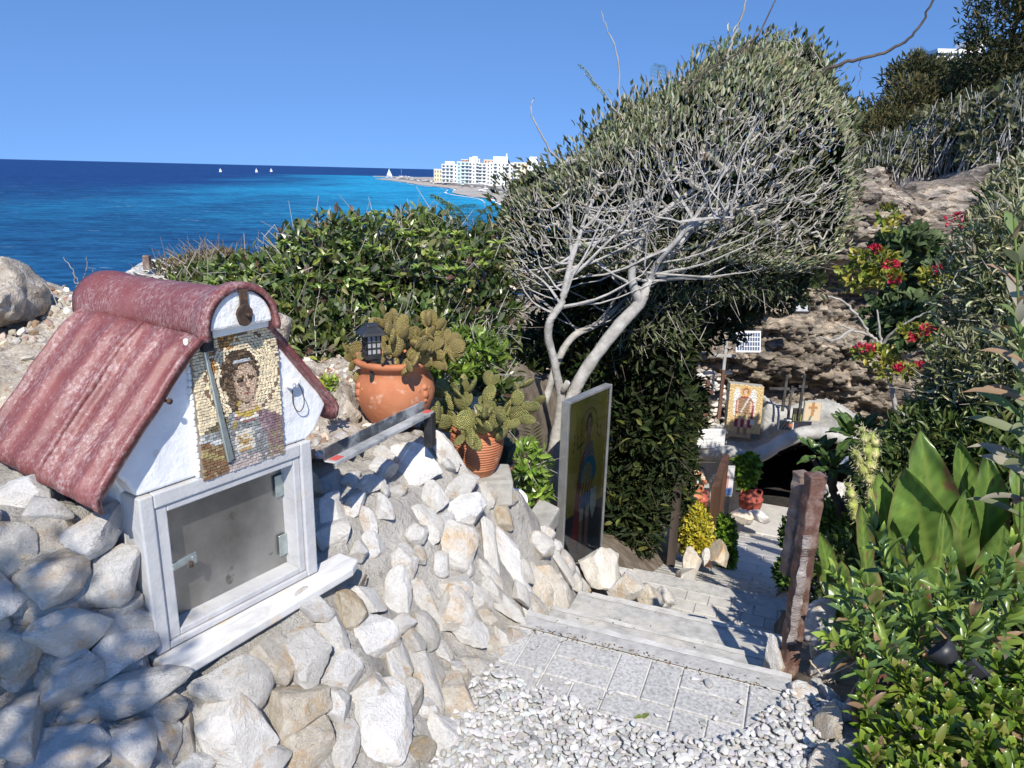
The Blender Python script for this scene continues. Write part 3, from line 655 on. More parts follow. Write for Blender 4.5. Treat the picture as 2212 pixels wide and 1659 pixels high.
# ---- rocks along the right of the landing and steps; each a thing
def rock(px, py, Y, w, h, d, rot, kind, label, name='edging_rock', group='rocks edging the steps', nrm=(-.25, -.75, .6)):
    p = at(px, py, Y); k = np.dot(p - CAM, FWD) / FPX
    o = stone(None, p, nrm, w * k * 1.12, h * k * 1.12, d, math.radians(rot), kind, rng, name, .5); return tag(o, label, 'rock', group)
rock(1676, 1425, 2.3, 46, 120, .13, 8, 'w', 'upright white rock on the left foot of the brown post')
rock(1770, 1390, 2.42, 52, 76, .13, 0, 'w', 'shadow streaked pale rock right behind the brown post')
rock(1782, 1442, 2.25, 60, 86, .12, -15, 'w', 'cream rock right of the brown post foot')
rock(1733, 1520, 2.02, 84, 84, .13, 30, 'w', 'bright angular white rock in front of the brown post')
rock(1790, 1508, 2.05, 66, 56, .1, -20, 'w', 'flat topped pale rock beside dry twigs at the bed edge')
rock(1795, 1566, 1.86, 60, 82, .12, 0, 't', 'honey coloured upright rock at the planting bed kerb')
rock(1800, 1635, 1.72, 100, 70, .12, 10, 't', 'ochre stained rock at the bottom edge of the picture')
rock(1695, 1492, 2.08, 26, 20, .035, 0, 'w', 'small white stone lying at the brown post foot')
rock(1766, 1478, 2.1, 28, 24, .04, 0, 'w', 'little rounded stone between the bed edge rocks')
rock(1775, 1330, 2.75, 90, 110, .2, 0, 'g', 'grey shaded rock behind the brown post under the leaves')
rock(1690, 1300, 4.3, 40, 50, .18, 0, 'g', 'small shaded rock beside the brick landing on the right')
rock(1296, 1228, 4.02, 84, 84, .28, 10, 'w', 'big white rock under the far corner of the saint panel')
rock(1245, 1283, 3.7, 62, 60, .22, -10, 'w', 'pale rounded rock right below the saint panel')
rock(1352, 1270, 3.9, 74, 74, .24, 10, 'w', 'white rock right of the big one under the panel')
rock(1405, 1290, 4.0, 56, 52, .2, 0, 't', 'tan rock at the end of the white row by the steps')
rock(1195, 1290, 3.2, 50, 50, .16, 0, 'w', 'small pale rock left of the row below the panel')
rock(1440, 1290, 4.2, 40, 46, .2, 0, 'g', 'grey rock where the row meets the brick landing')
rock(1477, 1255, 4.9, 44, 100, .3, 10, 'g', 'tall grey rock beside the brick landing on the left')
rock(1497, 1215, 5.4, 40, 70, .24, 0, 't', 'brownish rock behind the tall grey one')
rock(1551, 1200, 5.7, 44, 66, .22, 0, 't', 'orange tinted boulder at the foot of the yellow shrub')
rock(1524, 1205, 5.6, 20, 40, .14, 0, 'w', 'slim pale stone next to the orange tinted boulder')
rock(1636, 1116, 10.6, 50, 26, .5, 0, 'w', 'white rock mass under the red jug')
rock(1596, 1116, 10.5, 56, 34, .5, 0, 't', 'cream rock ledge left of the jug rocks')
# ================================================================ SHRINE
shrine = thing('roadside_shrine', 'small white shrine with red tiled roof and mosaic bust of a saint', 'shrine', tuple(SH0), SHA)
WHITE = pmat('white_paint', [(.3, (.7, .71, .72)), (.55, (.79, .795, .8)), (.75, (.84, .84, .84))], 9, .55, ((7, .5, .02), (45, .45, .006), (170, .25, .002)), rnd=False, spots=((26, .66, .74, (.62, .58, .5)), (5, .62, .8, (.68, .66, .6))))
WHITE2 = pmat('grey_white_paint', [(.3, (.42, .42, .42)), (.55, (.5, .5, .5)), (.75, (.57, .57, .565))], 9, .55, ((7, .5, .01), (45, .45, .005)), rnd=False, spots=((22, .64, .72, (.5, .46, .4)),))
def plaster_mat():
    m, nt, b = newmat('lumpy_plaster'); v = coords(nt, 'Object', False)
    c = ramp(nt, noise(nt, v, 10, 5, .6), [(.3, (.7, .7, .7)), (.6, (.82, .82, .8))])
    c = mixc(nt, ramp(nt, noise(nt, v, 13, 5, .65), [(.56, (0, 0, 0)), (.72, (.6, .6, .6))]), c, (.7, .6, .42))
    nt.links.new(c, b.inputs['Base Color']); b.inputs['Roughness'].default_value = .6
    nt.links.new(bump(nt, noise(nt, v, 16, 6, .6), .8, .015), b.inputs['Normal']); return m
PLAST = plaster_mat()
def tile_mat():
    m, nt, b = newmat('red_roof_tile'); v = coords(nt, 'Object', False)
    c = ramp(nt, noise(nt, v, 5, 5, .6), [(.3, (.14, .038, .037)), (.55, (.2, .06, .055)), (.75, (.25, .09, .08))])
    vs_ = nd(nt, 'VectorMath', {'operation': 'MULTIPLY'}, i0=v, i1=(1, 2.2, 1)).outputs[0]
    lich = nd(nt, 'Math', {'operation': 'MULTIPLY'}, i0=ramp(nt, noise(nt, v, 7, 5, .6), [(.36, (0, 0, 0)), (.62, (1, 1, 1))]), i1=ramp(nt, noise(nt, vs_, 70, 5, .75), [(.46, (0, 0, 0)), (.66, (1, 1, 1))]))
    c = mixc(nt, nd(nt, 'Math', {'operation': 'MULTIPLY'}, i0=lich.outputs[0], i1=.7).outputs[0], c, (.5, .4, .39))
    fine = ramp(nt, noise(nt, v, 130, 4, .7), [(.6, (0, 0, 0)), (.7, (.55, .55, .55))])
    c = mixc(nt, fine, c, (.56, .47, .46))
    c = mixc(nt, ramp(nt, noise(nt, v, 9, 6, .7), [(.64, (0, 0, 0)), (.76, (.8, .8, .8))]), c, (.13, .1, .095))
    nt.links.new(c, b.inputs['Base Color']); b.inputs['Roughness'].default_value = .5
    nt.links.new(bump(nt, noise(nt, v, 60, 6, .7), .5, .003), b.inputs['Normal']); return m
TILE = tile_mat()
RUST = pmat('rusty_iron', [(.35, (.035, .022, .016)), (.55, (.07, .04, .025)), (.7, (.22, .09, .03))], 30, .8, ((90, .7, .004),), rnd=False)
GALV = pmat('galvanised_steel', [(.35, (.34, .4, .39)), (.65, (.52, .57, .56))], 25, .42, ((80, .2, .001),), rnd=False, metallic=.75)
ALU = pmat('door_aluminium', [(.3, (.22, .215, .2)), (.5, (.33, .325, .31)), (.7, (.45, .44, .42))], 5, .38, ((30, .15, .003), (180, .12, .0006)), rnd=False, metallic=.85, spots=((14, .66, .72, (.2, .19, .17)),))
CX0 = .268
# walls behind the front
m = MB(); m.prism([(.0, -.1), (.48, -.1), (.48, .40), (.535, .46), (.39, .66), (.35, .72), (.18, .72), (.15, .69), (-.03, .465), (.0, .40)], .055, .48, 1); m.build('wall', WHITE, shrine, bevel=.006)
m = MB(); gb = [(-.045, .478), (-.015, .44), (.004, .40), (.478, .40), (.505, .415), (.53, .45), (.55, .482), (.53, .515), (.47, .59), (.42, .655), (.385, .69), (.352, .735), (.182, .735), (.156, .712), (.105, .648), (.05, .578), (.0, .515)]
m.prism(gb, .0, .06, 1); m.build('gable', WHITE, shrine, bevel=.008, seg=3)
# door frame: a thick outer bar and a thinner inner bead
fr = MB()
for (a, b, c, d, y0) in [(0, .034, 0, .398, -.012), (.446, .482, 0, .398, -.012), (.034, .446, .362, .398, -.0105), (.034, .446, 0, .018, -.0105)]:
    fr.box(((a + b) / 2, (y0 + .07) / 2, (c + d) / 2), (b - a, .07 - y0, d - c))
frame = fr.build('door_frame', WHITE2, shrine, bevel=.004, seg=2)
fr = MB()
for (a, b, c, d) in [(.035, .066, .019, .361), (.424, .445, .019, .361), (.066, .424, .343, .361), (.066, .424, .019, .036)]:
    fr.box(((a + b) / 2, .033, (c + d) / 2), (b - a, .075, d - c))
fr.build('frame_bead', WHITE2, frame, bevel=.003)
d = MB(); d.box((.245, .052, .19), (.37, .006, .316)); door = d.build('door', ALU, shrine)
for (a, b) in [(.085, .325), (.1, .33), (.085, .05), (.41, .06), (.1, .042)]:
    s = MB(); s.lathe([(0, -.004), (.004, -.003), (.005, 0)], 10, (a, .049, b), Matrix.Rotation(math.pi / 2, 4, 'X').to_3x3()); s.build('rivet', RUST, door)
for z in (.275, .098):
    h = MB(); h.box((.412, .042, z), (.03, .004, .062)); h.box((.441, .0, z), (.022, .003, .062)); h.tube([(.428, .03, z - .031), (.428, .03, z + .031)], .004, 8)
    hg = h.build('hinge', GALV, door, bevel=.0008, seg=1)
    for zz in (-.02, 0, .02):
        s = MB(); s.lathe([(0, -.003), (.0035, -.002), (.004, 0)], 8, (.441, -.003, z + zz), Matrix.Rotation(math.pi / 2, 4, 'X').to_3x3()); s.build('screw', RUST, hg)
lt = MB(); lt.box((.094, .005, .199), (.062, .024, .007), Matrix.Rotation(-.12, 3, 'Y')); lt.box((.094, -.006, .206), (.062, .003, .016), Matrix.Rotation(-.12, 3, 'Y')); lt.box((.117, -.002, .2), (.012, .016, .02))
ltc = lt.build('latch', GALV, door, bevel=.0008, seg=1); s = MB(); s.tube([(.106, -.012, .187), (.106, -.012, .2)], .005, 8); s.build('latch_bolt', RUST, ltc)
MARB = pmat('marble', [(.3, (.5, .495, .485)), (.5, (.68, .67, .645)), (.7, (.77, .755, .73))], 5, .4, ((60, .2, .002),), vscale=(1, 4, 1), rnd=False, spots=((8, .6, .78, (.72, .52, .28)), (20, .68, .76, (.45, .36, .26))), dist=1.5)
sl_ = MB(); sl_.prism([(-.012, .07), (-.004, -.075), (.02, -.094), (.56, -.07), (.605, -.045), (.6, .03), (.49, .03)], -.032, -.004, 2); sl_.build('sill', MARB, shrine, bevel=.006, seg=3)
# ridge tile: half barrel with a flared collar in front and a rim at the back
rg = []; NA = 26
prof = [(-.06, 1.16), (-.052, 1.2), (-.035, 1.2), (-.02, 1.17), (.0, 1.06), (.03, 1.0), (.25, .99), (.47, 1.0), (.485, 1.05), (.5, 1.07), (.53, 1.07), (.555, 1.05)]
V = []; 
for (y, k) in prof:
    for i in range(NA + 1):
        a = math.pi * (-.06 + 1.12 * i / NA); ww = .012 * math.sin(y * 31 + i * .6)
        V.append((CX0 - (.087 * k + ww * .1) * math.cos(a), y + .002 * math.sin(i * 1.7), .748 + (.087 * k) * math.sin(a) - .03 * max(0, y)))
n0 = len(V)
for (y, k) in prof:
    for i in range(NA + 1):
        a = math.pi * (-.06 + 1.12 * i / NA); V.append((CX0 - (.087 * k - .014) * math.cos(a), y, .748 + (.087 * k - .014) * math.sin(a) - .03 * max(0, y)))
F = []; q = NA + 1
for j in range(len(prof) - 1):
    for i in range(NA):
        F.append((j * q + i, j * q + i + 1, (j + 1) * q + i + 1, (j + 1) * q + i)); F.append((n0 + j * q + i, n0 + (j + 1) * q + i, n0 + (j + 1) * q + i + 1, n0 + j * q + i + 1))
for i in range(NA):
    F.append((i, n0 + i, n0 + i + 1, i + 1)); e = (len(prof) - 1) * q; F.append((e + i, e + i + 1, n0 + e + i + 1, n0 + e + i))
for j in range(len(prof) - 1):
    F.append((j * q, (j + 1) * q, n0 + (j + 1) * q, n0 + j * q)); F.append((j * q + NA, n0 + j * q + NA, n0 + (j + 1) * q + NA, (j + 1) * q + NA))
roof = MB(); roof.add(V, F, True); roof = roof.build('ridge_tile', TILE, shrine)
m = MB(); pts = [(CX0 - .085 * math.cos(math.pi * i / 24), .75 + .085 * math.sin(math.pi * i / 24)) for i in range(25)]; m.prism(pts, -.052, .02, 1); end = m.build('ridge_end_plaster', PLAST, shrine, bevel=.006, seg=2)
m = MB(); m.prism([(.2, .735), (.2, .76), (.36, .756), (.372, .74), (.36, .732), (.17, .727)], -.03, .02, 1); m.build('plaster_lip', PLAST, shrine, bevel=.006)
m = MB(); m.box((.272, -.0585, .808), (.021, .006, .056)); m.prism([(CX0 + .003 + .021 * math.cos(t) * (1 + .08 * math.sin(5 * t)), .777 + .026 * math.sin(t)) for t in np.linspace(0, 2 * math.pi, 18)[:-1]], -.063, -.055, 1)
m.tube([(.274, -.075, .778), (.274, -.062, .778)], .005, 8); m.build('iron_strap', RUST, end, bevel=.0015, seg=1)
m = MB(); m.prism([(.178, .70), (.205, .70), (.205, .75), (.184, .75)], -.03, .5, 1); m.build('ridge_bedding', pmat('near_black_mortar', [(.4, (.018, .016, .016)), (.6, (.05, .044, .04))], 20, .95, ((40, .8, .01),), rnd=False), shrine)  # near-black strip along the gap under the ridge tile
# sloping tiles, both sides; each slope is laid with two tiles
def slope(side, yr, name, seed):
    na, nb = 22, 64; V = []; y0, y1 = yr
    def hgt(b):
        h = 0
        for (c, w, a) in [(.02, .035, .016), (.3, .05, .009), (.36, .05, .009), (.66, .05, .009), (.72, .05, .008), (.98, .03, .012)]:
            h += a * math.exp(-((b - c) / w) ** 2)
        return h * (1.5 if side < 0 else .35)
    top = (.170, .740) if side < 0 else (.366, .742); low = (-.11, .424) if side < 0 else (.588, .458)
    nx, nz = (low[1] - top[1]), -(low[0] - top[0]); L = math.hypot(nx, nz); nx, nz = nx / L, nz / L
    if nz < 0: nx, nz = -nx, -nz
    ab = np.array([[i / na * 7, j / nb * 6, seed] for i in range(na + 1) for j in range(nb + 1)], float); N1 = vn(ab, 1, seed).reshape(na + 1, nb + 1); N2 = vn(ab * np.array([1.3, .5, 1]), 1, seed + 1).reshape(na + 1, nb + 1)
    for lay in (0, 1):
        for i in range(na + 1):
            a = i / na
            for j in range(nb + 1):
                b = j / nb; x = top[0] + (low[0] - top[0]) * a; z = top[1] + (low[1] - top[1]) * a
                h = hgt(b) * min(1, a * 5 + .25) + .0022 * N1[i, j] - (.022 * max(0, (a - .93) / .07) ** 2) - lay * (.014)
                V.append((x + nx * h, y0 + (y1 - y0) * b + .0015 * N2[i, j], z + nz * h))
    q = nb + 1; n0 = (na + 1) * q; F = []
    for i in range(na):
        for j in range(nb):
            F.append((i * q + j, i * q + j + 1, (i + 1) * q + j + 1, (i + 1) * q + j)); F.append((n0 + i * q + j, n0 + (i + 1) * q + j, n0 + (i + 1) * q + j + 1, n0 + i * q + j + 1))
    for i in range(na):
        F.append((i * q, (i + 1) * q, n0 + (i + 1) * q, n0 + i * q)); F.append((i * q + nb, n0 + i * q + nb, n0 + (i + 1) * q + nb, (i + 1) * q + nb))
    for j in range(nb):
        F.append((j, n0 + j, n0 + j + 1, j + 1)); e = na * q; F.append((e + j, e + j + 1, n0 + e + j + 1, n0 + e + j))
    m = MB(); m.add(V, F, True); return m.build(name, TILE, shrine)
slope(-1, (-.05, .188), 'roof_tile', 3); slope(-1, (.193, .5), 'roof_tile', 8); slope(1, (-.02, .2), 'roof_tile', 5); slope(1, (.205, .5), 'roof_tile', 6)
# mosaic
MO = (.157, .392, .388, .728)
m = MB(); m.box(((MO[0] + MO[1]) / 2, -.002, (MO[2] + MO[3]) / 2), (MO[1] - MO[0] + .004, .016, MO[3] - MO[2] + .004))
GROUTM = pmat('mosaic_grout', [(.4, (.2, .17, .13)), (.6, (.3, .26, .2))], 40, .9, rnd=False)
mosaic = m.build('mosaic', GROUTM, shrine); tag(mosaic, 'mosaic bust of a haloed saint in cream, brown and grey chips')
def ell(a, b, ca, cb, ra, rb): return ((a - ca) / ra) ** 2 + ((b - cb) / rb) ** 2
def saint(a, b, rng):
    """chip colour at (a, b): 0..1 from left and from top"""
    r_ = rng.random()
    cream = np.array([.72, .61, .42]) * (1.12 if r_ < .3 else .92 if r_ > .75 else 1)
    c = cream
    rust = math.exp(-((a - .4) / .13) ** 2 - (b / .11) ** 2) + .6 * math.exp(-((a - .22) / .06) ** 2 - ((b - .2) / .12) ** 2)
    if rust * (.5 + r_) > .5: c = np.array([.42, .2, .055]) if r_ > .35 else np.array([.5, .3, .1])
    h = math.hypot((a - .56) * .69, b - .31)
    if abs(h - .30) < .006: c = np.array([.2, .13, .09])
    # shoulders and tunic
    sh = .545 + .5 * (a - .5) ** 2
    if b > sh + .02:
        if a < .33: c = np.array([.15, .125, .075]) if r_ < .6 else np.array([.24, .2, .12])
        elif a > .72: c = np.array([.2, .13, .15]) if r_ < .6 else np.array([.28, .2, .14])
        else: c = np.array([.3, .305, .3]) * (1.2 if r_ < .4 else .8)
        if b > .66:
            c = np.array([.27, .275, .27]) * (1.3 if r_ < .35 else .85)
            if a < .3 and b > .74: c = np.array([.22, .13, .07]) if r_ < .75 else np.array([.3, .23, .13])
            if a < .26 and abs(b - .83 - .3 * (a - .1)) < .022: c = np.array([.36, .29, .13])
            if a < .3 and abs(b - .7 - .25 * a) < .018: c = np.array([.55, .56, .55])
            if a > .8: c = np.array([.25, .17, .16]) if r_ < .6 else np.array([.3, .25, .17])
            if .3 < a < .7 and b > .93: c = np.array([.45, .38, .34])
            if .3 < a and b > .9 and r_ < .3: c = np.array([.5, .42, .4])
        if .66 < a < .9 and .5 < b < .78 and abs((a - .66) - (b - .5) * .75) < .1: c = np.array([.23, .15, .17]) if r_ < .6 else np.array([.34, .26, .26])
        if .4 < a < .63 and .715 < b < .87:
            ins = .445 < a < .585 and .745 < b
            if not ins: c = np.array([.62, .58, .5])
            else: c = np.array([.42, .28, .13]) if abs(((b * 14 + abs(a - .515) * 9) % 1) - .5) < .28 else np.array([.66, .6, .46])
    # neck, collar
    if .47 < a < .69 and .46 < b < .6: c = np.array([.62, .47, .34]) * (1.05 if r_ < .5 else .86)
    if .36 < a < .50 and .46 < b < .68 and abs(a - .49 + .45 * (b - .46)) < .024: c = np.array([.5, .37, .1])
    col = .605 - 1.6 * (a - .57) ** 2
    if .43 < a < .7 and abs(b - col) < .016: c = np.array([.48, .36, .09])
    if .40 < a < .72 and .018 < b - col < .058: c = np.array([.74, .68, .6]) if r_ < .75 else np.array([.3, .15, .14])
    # hair and face
    if ell(a, b, .515, .305, .225, .185) < 1: c = np.array([.075, .052, .035]) if r_ < .62 else np.array([.17, .115, .07])
    if ell(a, b, .44, .43, .1, .14) < 1 and a < .46: c = np.array([.09, .06, .04]) if r_ < .6 else np.array([.19, .13, .08])
    if .44 < a < .66 and abs(b - .205 - .5 * (a - .55) ** 2) < .013: c = np.array([.5, .53, .54])
    f = ell(a, b, .575, .37, .14, .145)
    if f < 1:
        c = np.array([.62, .46, .33]) * (1.08 if r_ < .35 else .9 if r_ < .75 else .78)
        if f > .72: c = c * .78
        if a < .5: c = c * .84
        if ell(a, b, .515, .352, .042, .014) < 1 or ell(a, b, .645, .342, .04, .014) < 1: c = np.array([.05, .035, .03])
        if ell(a, b, .515, .375, .045, .016) < 1: c = np.array([.28, .19, .15])
        if abs(b - .318 - .25 * abs(a - .58)) < .009 and (.465 < a < .56 or .6 < a < .69): c = np.array([.12, .08, .05])
        if abs(a - .597 + .05 * (b - .36)) < .012 and .345 < b < .41: c = np.array([.72, .58, .43])
        if abs(a - .58) < .011 and .335 < b < .41: c = np.array([.33, .2, .14])
        if ell(a, b, .59, .418, .034, .009) < 1: c = np.array([.2, .12, .09])
        if ell(a, b, .59, .452, .042, .009) < 1: c = np.array([.32, .13, .1])
        if ell(a, b, .59, .466, .03, .006) < 1: c = np.array([.2, .12, .09])
    elif f < 1.12: c = np.array([.1, .07, .05])
    return c
def chips(parent, rect, fn, size, yface, rng, face=None):
    x0, x1, z0, z1 = rect; W, H = x1 - x0, z1 - z0; pts = []
    ny = int(H / (size * .82))
    for j in range(ny):
        x = x0 + size * rng.uniform(0, .5)
        while x < x1 - size * .3:
            w = size * rng.uniform(.75, 1.35); pts.append((x + w / 2, z0 + (j + .5) * H / ny + rng.normal(0, size * .05), w, size * .8, 0)); x += w
    out = []
    for (x, z, w, h, g) in pts:
        a, b = (x - x0) / W, (z1 - z) / H
        if face and ell(a, b, *face) < 1: continue
        out.append((x, z, w, h, a, b))
    if face:
        ca, cb, ra, rb = face; s2 = size * .52; ny = int(2 * rb * H / (s2 * .9))
        for j in range(ny):
            b = cb - rb + (j + .5) * 2 * rb / ny; x = x0 + (ca - ra) * W
            while x < x0 + (ca + ra) * W:
                w = s2 * rng.uniform(.8, 1.3); a = (x + w / 2 - x0) / W
                if ell(a, b, *face) < 1: out.append((x + w / 2, z1 - b * H, w, s2 * .88, a, b))
                x += w
    V, F, C = [], [], []
    for (x, z, w, h, a, b) in out:
        c = fn(min(max(a + rng.normal(0, .003), 0), 1), min(max(b, 0), 1), rng) * (1 + rng.normal(0, .1)); dz = rng.uniform(0, .0028)
        da, db = a - .56, b - .33; rad = math.hypot(da * .69, db); ang = math.atan2(-db, da * .69) + math.pi / 2 if rad < .31 and b < .55 else rng.normal(0, .06)
        ang += rng.normal(0, .08); ca_, sa_ = math.cos(ang), math.sin(ang); n = len(V)
        for (k, yy) in ((1.0, yface), (.84, yface - .0035 - dz)):
            for (sx, sz) in ((-1, -1), (1, -1), (1, 1), (-1, 1)):
                lx, lz = sx * w * .47 * k * rng.uniform(.9, 1.04), sz * h * .47 * k * rng.uniform(.9, 1.04)
                V.append((min(max(x + lx * ca_ - lz * sa_, x0), x1), yy, min(max(z + lx * sa_ + lz * ca_, z0), z1)))
        F += [(n + 4, n + 5, n + 6, n + 7), (n, n + 1, n + 5, n + 4), (n + 1, n + 2, n + 6, n + 5), (n + 2, n + 3, n + 7, n + 6), (n + 3, n, n + 4, n + 7)]
        C += [np.clip(c, 0, .9)] * 8
    return npobj('tesserae', np.array(V), np.array(F), CHIP, parent, np.array(C))
tag(chips(mosaic, MO, saint, .0085, -.0095, np.random.default_rng(3), (.545, .36, .2, .19)), kind='stuff')
m = MB(); m.prism([(.183, .703), (.191, .705), (.238, .424), (.22, .418)], -.024, -.016, 1); m.build('metal_sword', GALV, mosaic, bevel=.002, seg=1)
m = MB()
for z in np.linspace(.39, .725, 22): m.box((.152 + .002 * math.sin(z * 90), -.004, z), (.011, .012, .017))
m.build('plaster_edge', PLAST, mosaic, bevel=.005, seg=2)
# nail, hook
m = MB(); m.tube([(.074, .005, .606), (.076, -.042, .613)], .0035, 6); m.lathe([(0, 0), (.007, .001), (.007, .004), (0, .005)], 8, (.076, -.044, .613), Matrix.Rotation(math.pi / 2, 4, 'X').to_3x3()); m.build('nail', RUST, shrine)
m = MB(); m.box((.43, -.012, .568), (.022, .022, .02)); m.box((.441, -.02, .574), (.012, .014, .016)); hk = m.build('cable_clip', WHITE, shrine, bevel=.003)
m = MB(); m.lathe([(0, -.002), (.005, -.001), (.006, 0)], 8, (.428, -.024, .566), Matrix.Rotation(math.pi / 2, 4, 'X').to_3x3()); m.build('screw', RUST, hk)
m = MB(); m.tube([tuple(q) for q in catmull([(.436, -.03, .572), (.445, -.036, .54), (.452, -.026, .505), (.446, -.012, .488), (.437, -.004, .51), (.432, -.01, .55)], 5)], .0014, 5); m.build('wire_loop', RUST, hk)
# ================================================================ POTS, CACTI, LANTERN, RAIL, PANEL
def terracotta(name, c1, c2, c3):
    return pmat(name, [(.3, c1), (.5, c2), (.72, c3)], 7, .8, ((50, .4, .004), (8, .4, .01)), rnd=True, spots=((18, .6, .74, (.6, .42, .32)), (4, .62, .8, (.52, .3, .2))))
TERRA = terracotta('terracotta', (.36, .12, .05), (.45, .165, .075), (.52, .22, .11))
SOIL = EARTH
def ring_prof(pr): return pr
pot1p = at(855, 900, 2.88); P1 = np.array([pot1p[0], 2.88, .6])
pot = thing('terracotta_pot', 'large round bellied terracotta pot with lion masks, standing on the wall', 'flower pot', tuple(P1))
body = MB(); body.lathe([(0, .0), (.085, .0), (.1, .012), (.135, .06), (.156, .115), (.16, .15), (.152, .19), (.138, .215), (.135, .235), (.142, .25), (.158, .258), (.166, .27), (.164, .282), (.152, .285), (.14, .278), (.128, .25), (.0, .245)], 48); body.build('body', TERRA, pot)
for sx in (-1, 1):                                  # relief masks on the belly
    rl = MB(); a0 = -math.pi / 2 + sx * 1.0
    for (dx, dz, r) in [(0, 0, .024), (.0, .028, .018), (-.018, .01, .012), (.018, .01, .012), (0, -.024, .016), (-.014, -.03, .01), (.014, -.03, .01), (-.03, .02, .012), (.03, .02, .012)]:
        a = a0 + dx / .155; V, F = ICO[2]; c = np.array([.15 * math.cos(a), .15 * math.sin(a), .15 + dz]); rl.add(V * np.array([r, r, r]) * .8 + c, F, True)
    rl.build('relief_mask', TERRA, pot)
so = MB(); so.lathe([(0, .262), (.135, .255)], 24); so.build('soil', SOIL, pot)
def pad_mesh(name, wk, seed, mat):
    V, F = ICO[3]; V = V.copy(); z = V[:, 2]
    V[:, 0] *= wk * (1 + .12 * z); V[:, 1] *= .15; V[:, 2] = (z + 1) * .5; V[:, 1] += .04 * vn(V, 2.0, seed); return npmesh('pad', V, F, mat, None, True)
def cactus_mat(name, base1, base2, dot):
    m, nt, b = newmat(name); v = coords(nt, 'Object', False); v2 = coords(nt, 'Object', True)
    sc = nd(nt, 'VectorMath', {'operation': 'MULTIPLY'}, i0=v, i1=(1, .5, 1)).outputs[0]
    vo = nd(nt, 'TexVoronoi', Vector=sc, Scale=13.0, Randomness=.28)
    c = ramp(nt, noise(nt, v2, 2.5, 3, .5), [(.35, base1), (.65, base2)])
    c = mixc(nt, ramp(nt, vo.outputs['Distance'], [(.16, (1, 1, 1)), (.36, (0, 0, 0))]), c, dot)
    oi = nd(nt, 'ObjectInfo'); mr = nd(nt, 'MapRange', i0=oi.outputs['Random'], i3=.75, i4=1.2)
    c = nd(nt, 'HueSaturation', Value=mr.outputs[0], Color=c).outputs[0]
    nt.links.new(c, b.inputs['Base Color']); b.inputs['Roughness'].default_value = .8
    iv = nd(nt, 'Math', {'operation': 'SUBTRACT'}, i0=1.0, i1=vo.outputs['Distance'])
    nt.links.new(bump(nt, iv.outputs[0], .8, .04), b.inputs['Normal']); return m
CACT = cactus_mat('bunny_ear_cactus', (.3, .25, .07), (.46, .35, .12), (.68, .52, .25))
CACT2 = cactus_mat('bunny_ear_cactus_green', (.24, .26, .07), (.38, .34, .11), (.66, .57, .25))
CACT3 = cactus_mat('grey_cactus', (.06, .1, .055), (.09, .13, .08), (.3, .32, .25))
def cactus(root, base, rbase, n0, levels, size, wk, mat, rng, lean=None, spread=.5, kids=(1, 3), limit=70, avoid=None):
    ms = [pad_mesh('pad', wk * k, i, mat) for i, k in enumerate((.9, 1.0, 1.12))]; out = 0
    q = []
    for i in range(n0):
        a = i * 2.4 + rng.normal(0, .3); r = rbase * math.sqrt((i + .5) / n0); p = np.array([r * math.cos(a), r * math.sin(a), 0])
        d = unit(np.array([math.cos(a) * spread * (.4 + r / rbase), math.sin(a) * spread * (.4 + r / rbase), 1.0]) + rng.normal(0, .25, 3)); q.append((p, d, 0, rng.uniform(0, 3.14)))
    while q and out < limit:
        p, d, lv, tw = q.pop(0)
        if avoid is not None and p[1] < .04 and abs(p[0] + d[0] * size * .5 - avoid) < .062: continue
        s = size * rng.uniform(.72, 1.15) * (.9 ** lv)
        o = bpy.data.objects.new('pad', ms[int(rng.integers(3))]); zv = Vector(d); xv = zv.cross(Vector((math.cos(tw), math.sin(tw), .1))).normalized(); yv = zv.cross(xv)
        Mx = Matrix((xv, yv, zv)).transposed().to_4x4() @ Matrix.Diagonal((s, s, s, 1)); Mx.translation = Vector(np.array(base) + p); link(o, root); o.matrix_local = Mx; out += 1
        if lv < levels:
            for k in range(int(rng.integers(kids[0], kids[1] + 1))):
                th = rng.uniform(-.95, .95); xa = np.array(xv); cp = p + d * s * (.5 + .45 * math.cos(th)) + xa * s * wk * .95 * math.sin(th)
                nd_ = unit(d * math.cos(th) + xa * math.sin(th) + np.array([0, 0, .12]) + rng.normal(0, .28, 3) + (lean if lean is not None else 0)); q.append((cp, nd_, lv + 1, tw + rng.normal(0, .9)))
pl_ = at(804, 776, 2.765)
c1 = thing('bunny_ear_cactus', 'golden spotted bunny ear cactus filling the large bellied pot', 'cactus', tuple(P1 + np.array([0, 0, .25])))
cactus(c1, (.03, 0, 0), .125, 24, 3, .082, .38, CACT, np.random.default_rng(21), spread=.8, kids=(1, 3), limit=110, avoid=pl_[0] - P1[0] - .03)
for i, (x, y, z, dx, dz) in enumerate([(-.14, -.03, .02, -.8, .5), (-.17, -.06, -.02, -.9, .1), (-.16, -.02, -.08, -.6, -.5), (.13, -.06, .02, .8, .3), (-.03, -.17, .04, .2, -.9)]):
    cactus(c1, (x, y, z), .01, 1, 2 if i < 3 else 1, .062, .36, CACT, np.random.default_rng(50 + i), lean=np.array([dx * .7, -.15, dz * .7]), kids=(1, 3), limit=6)
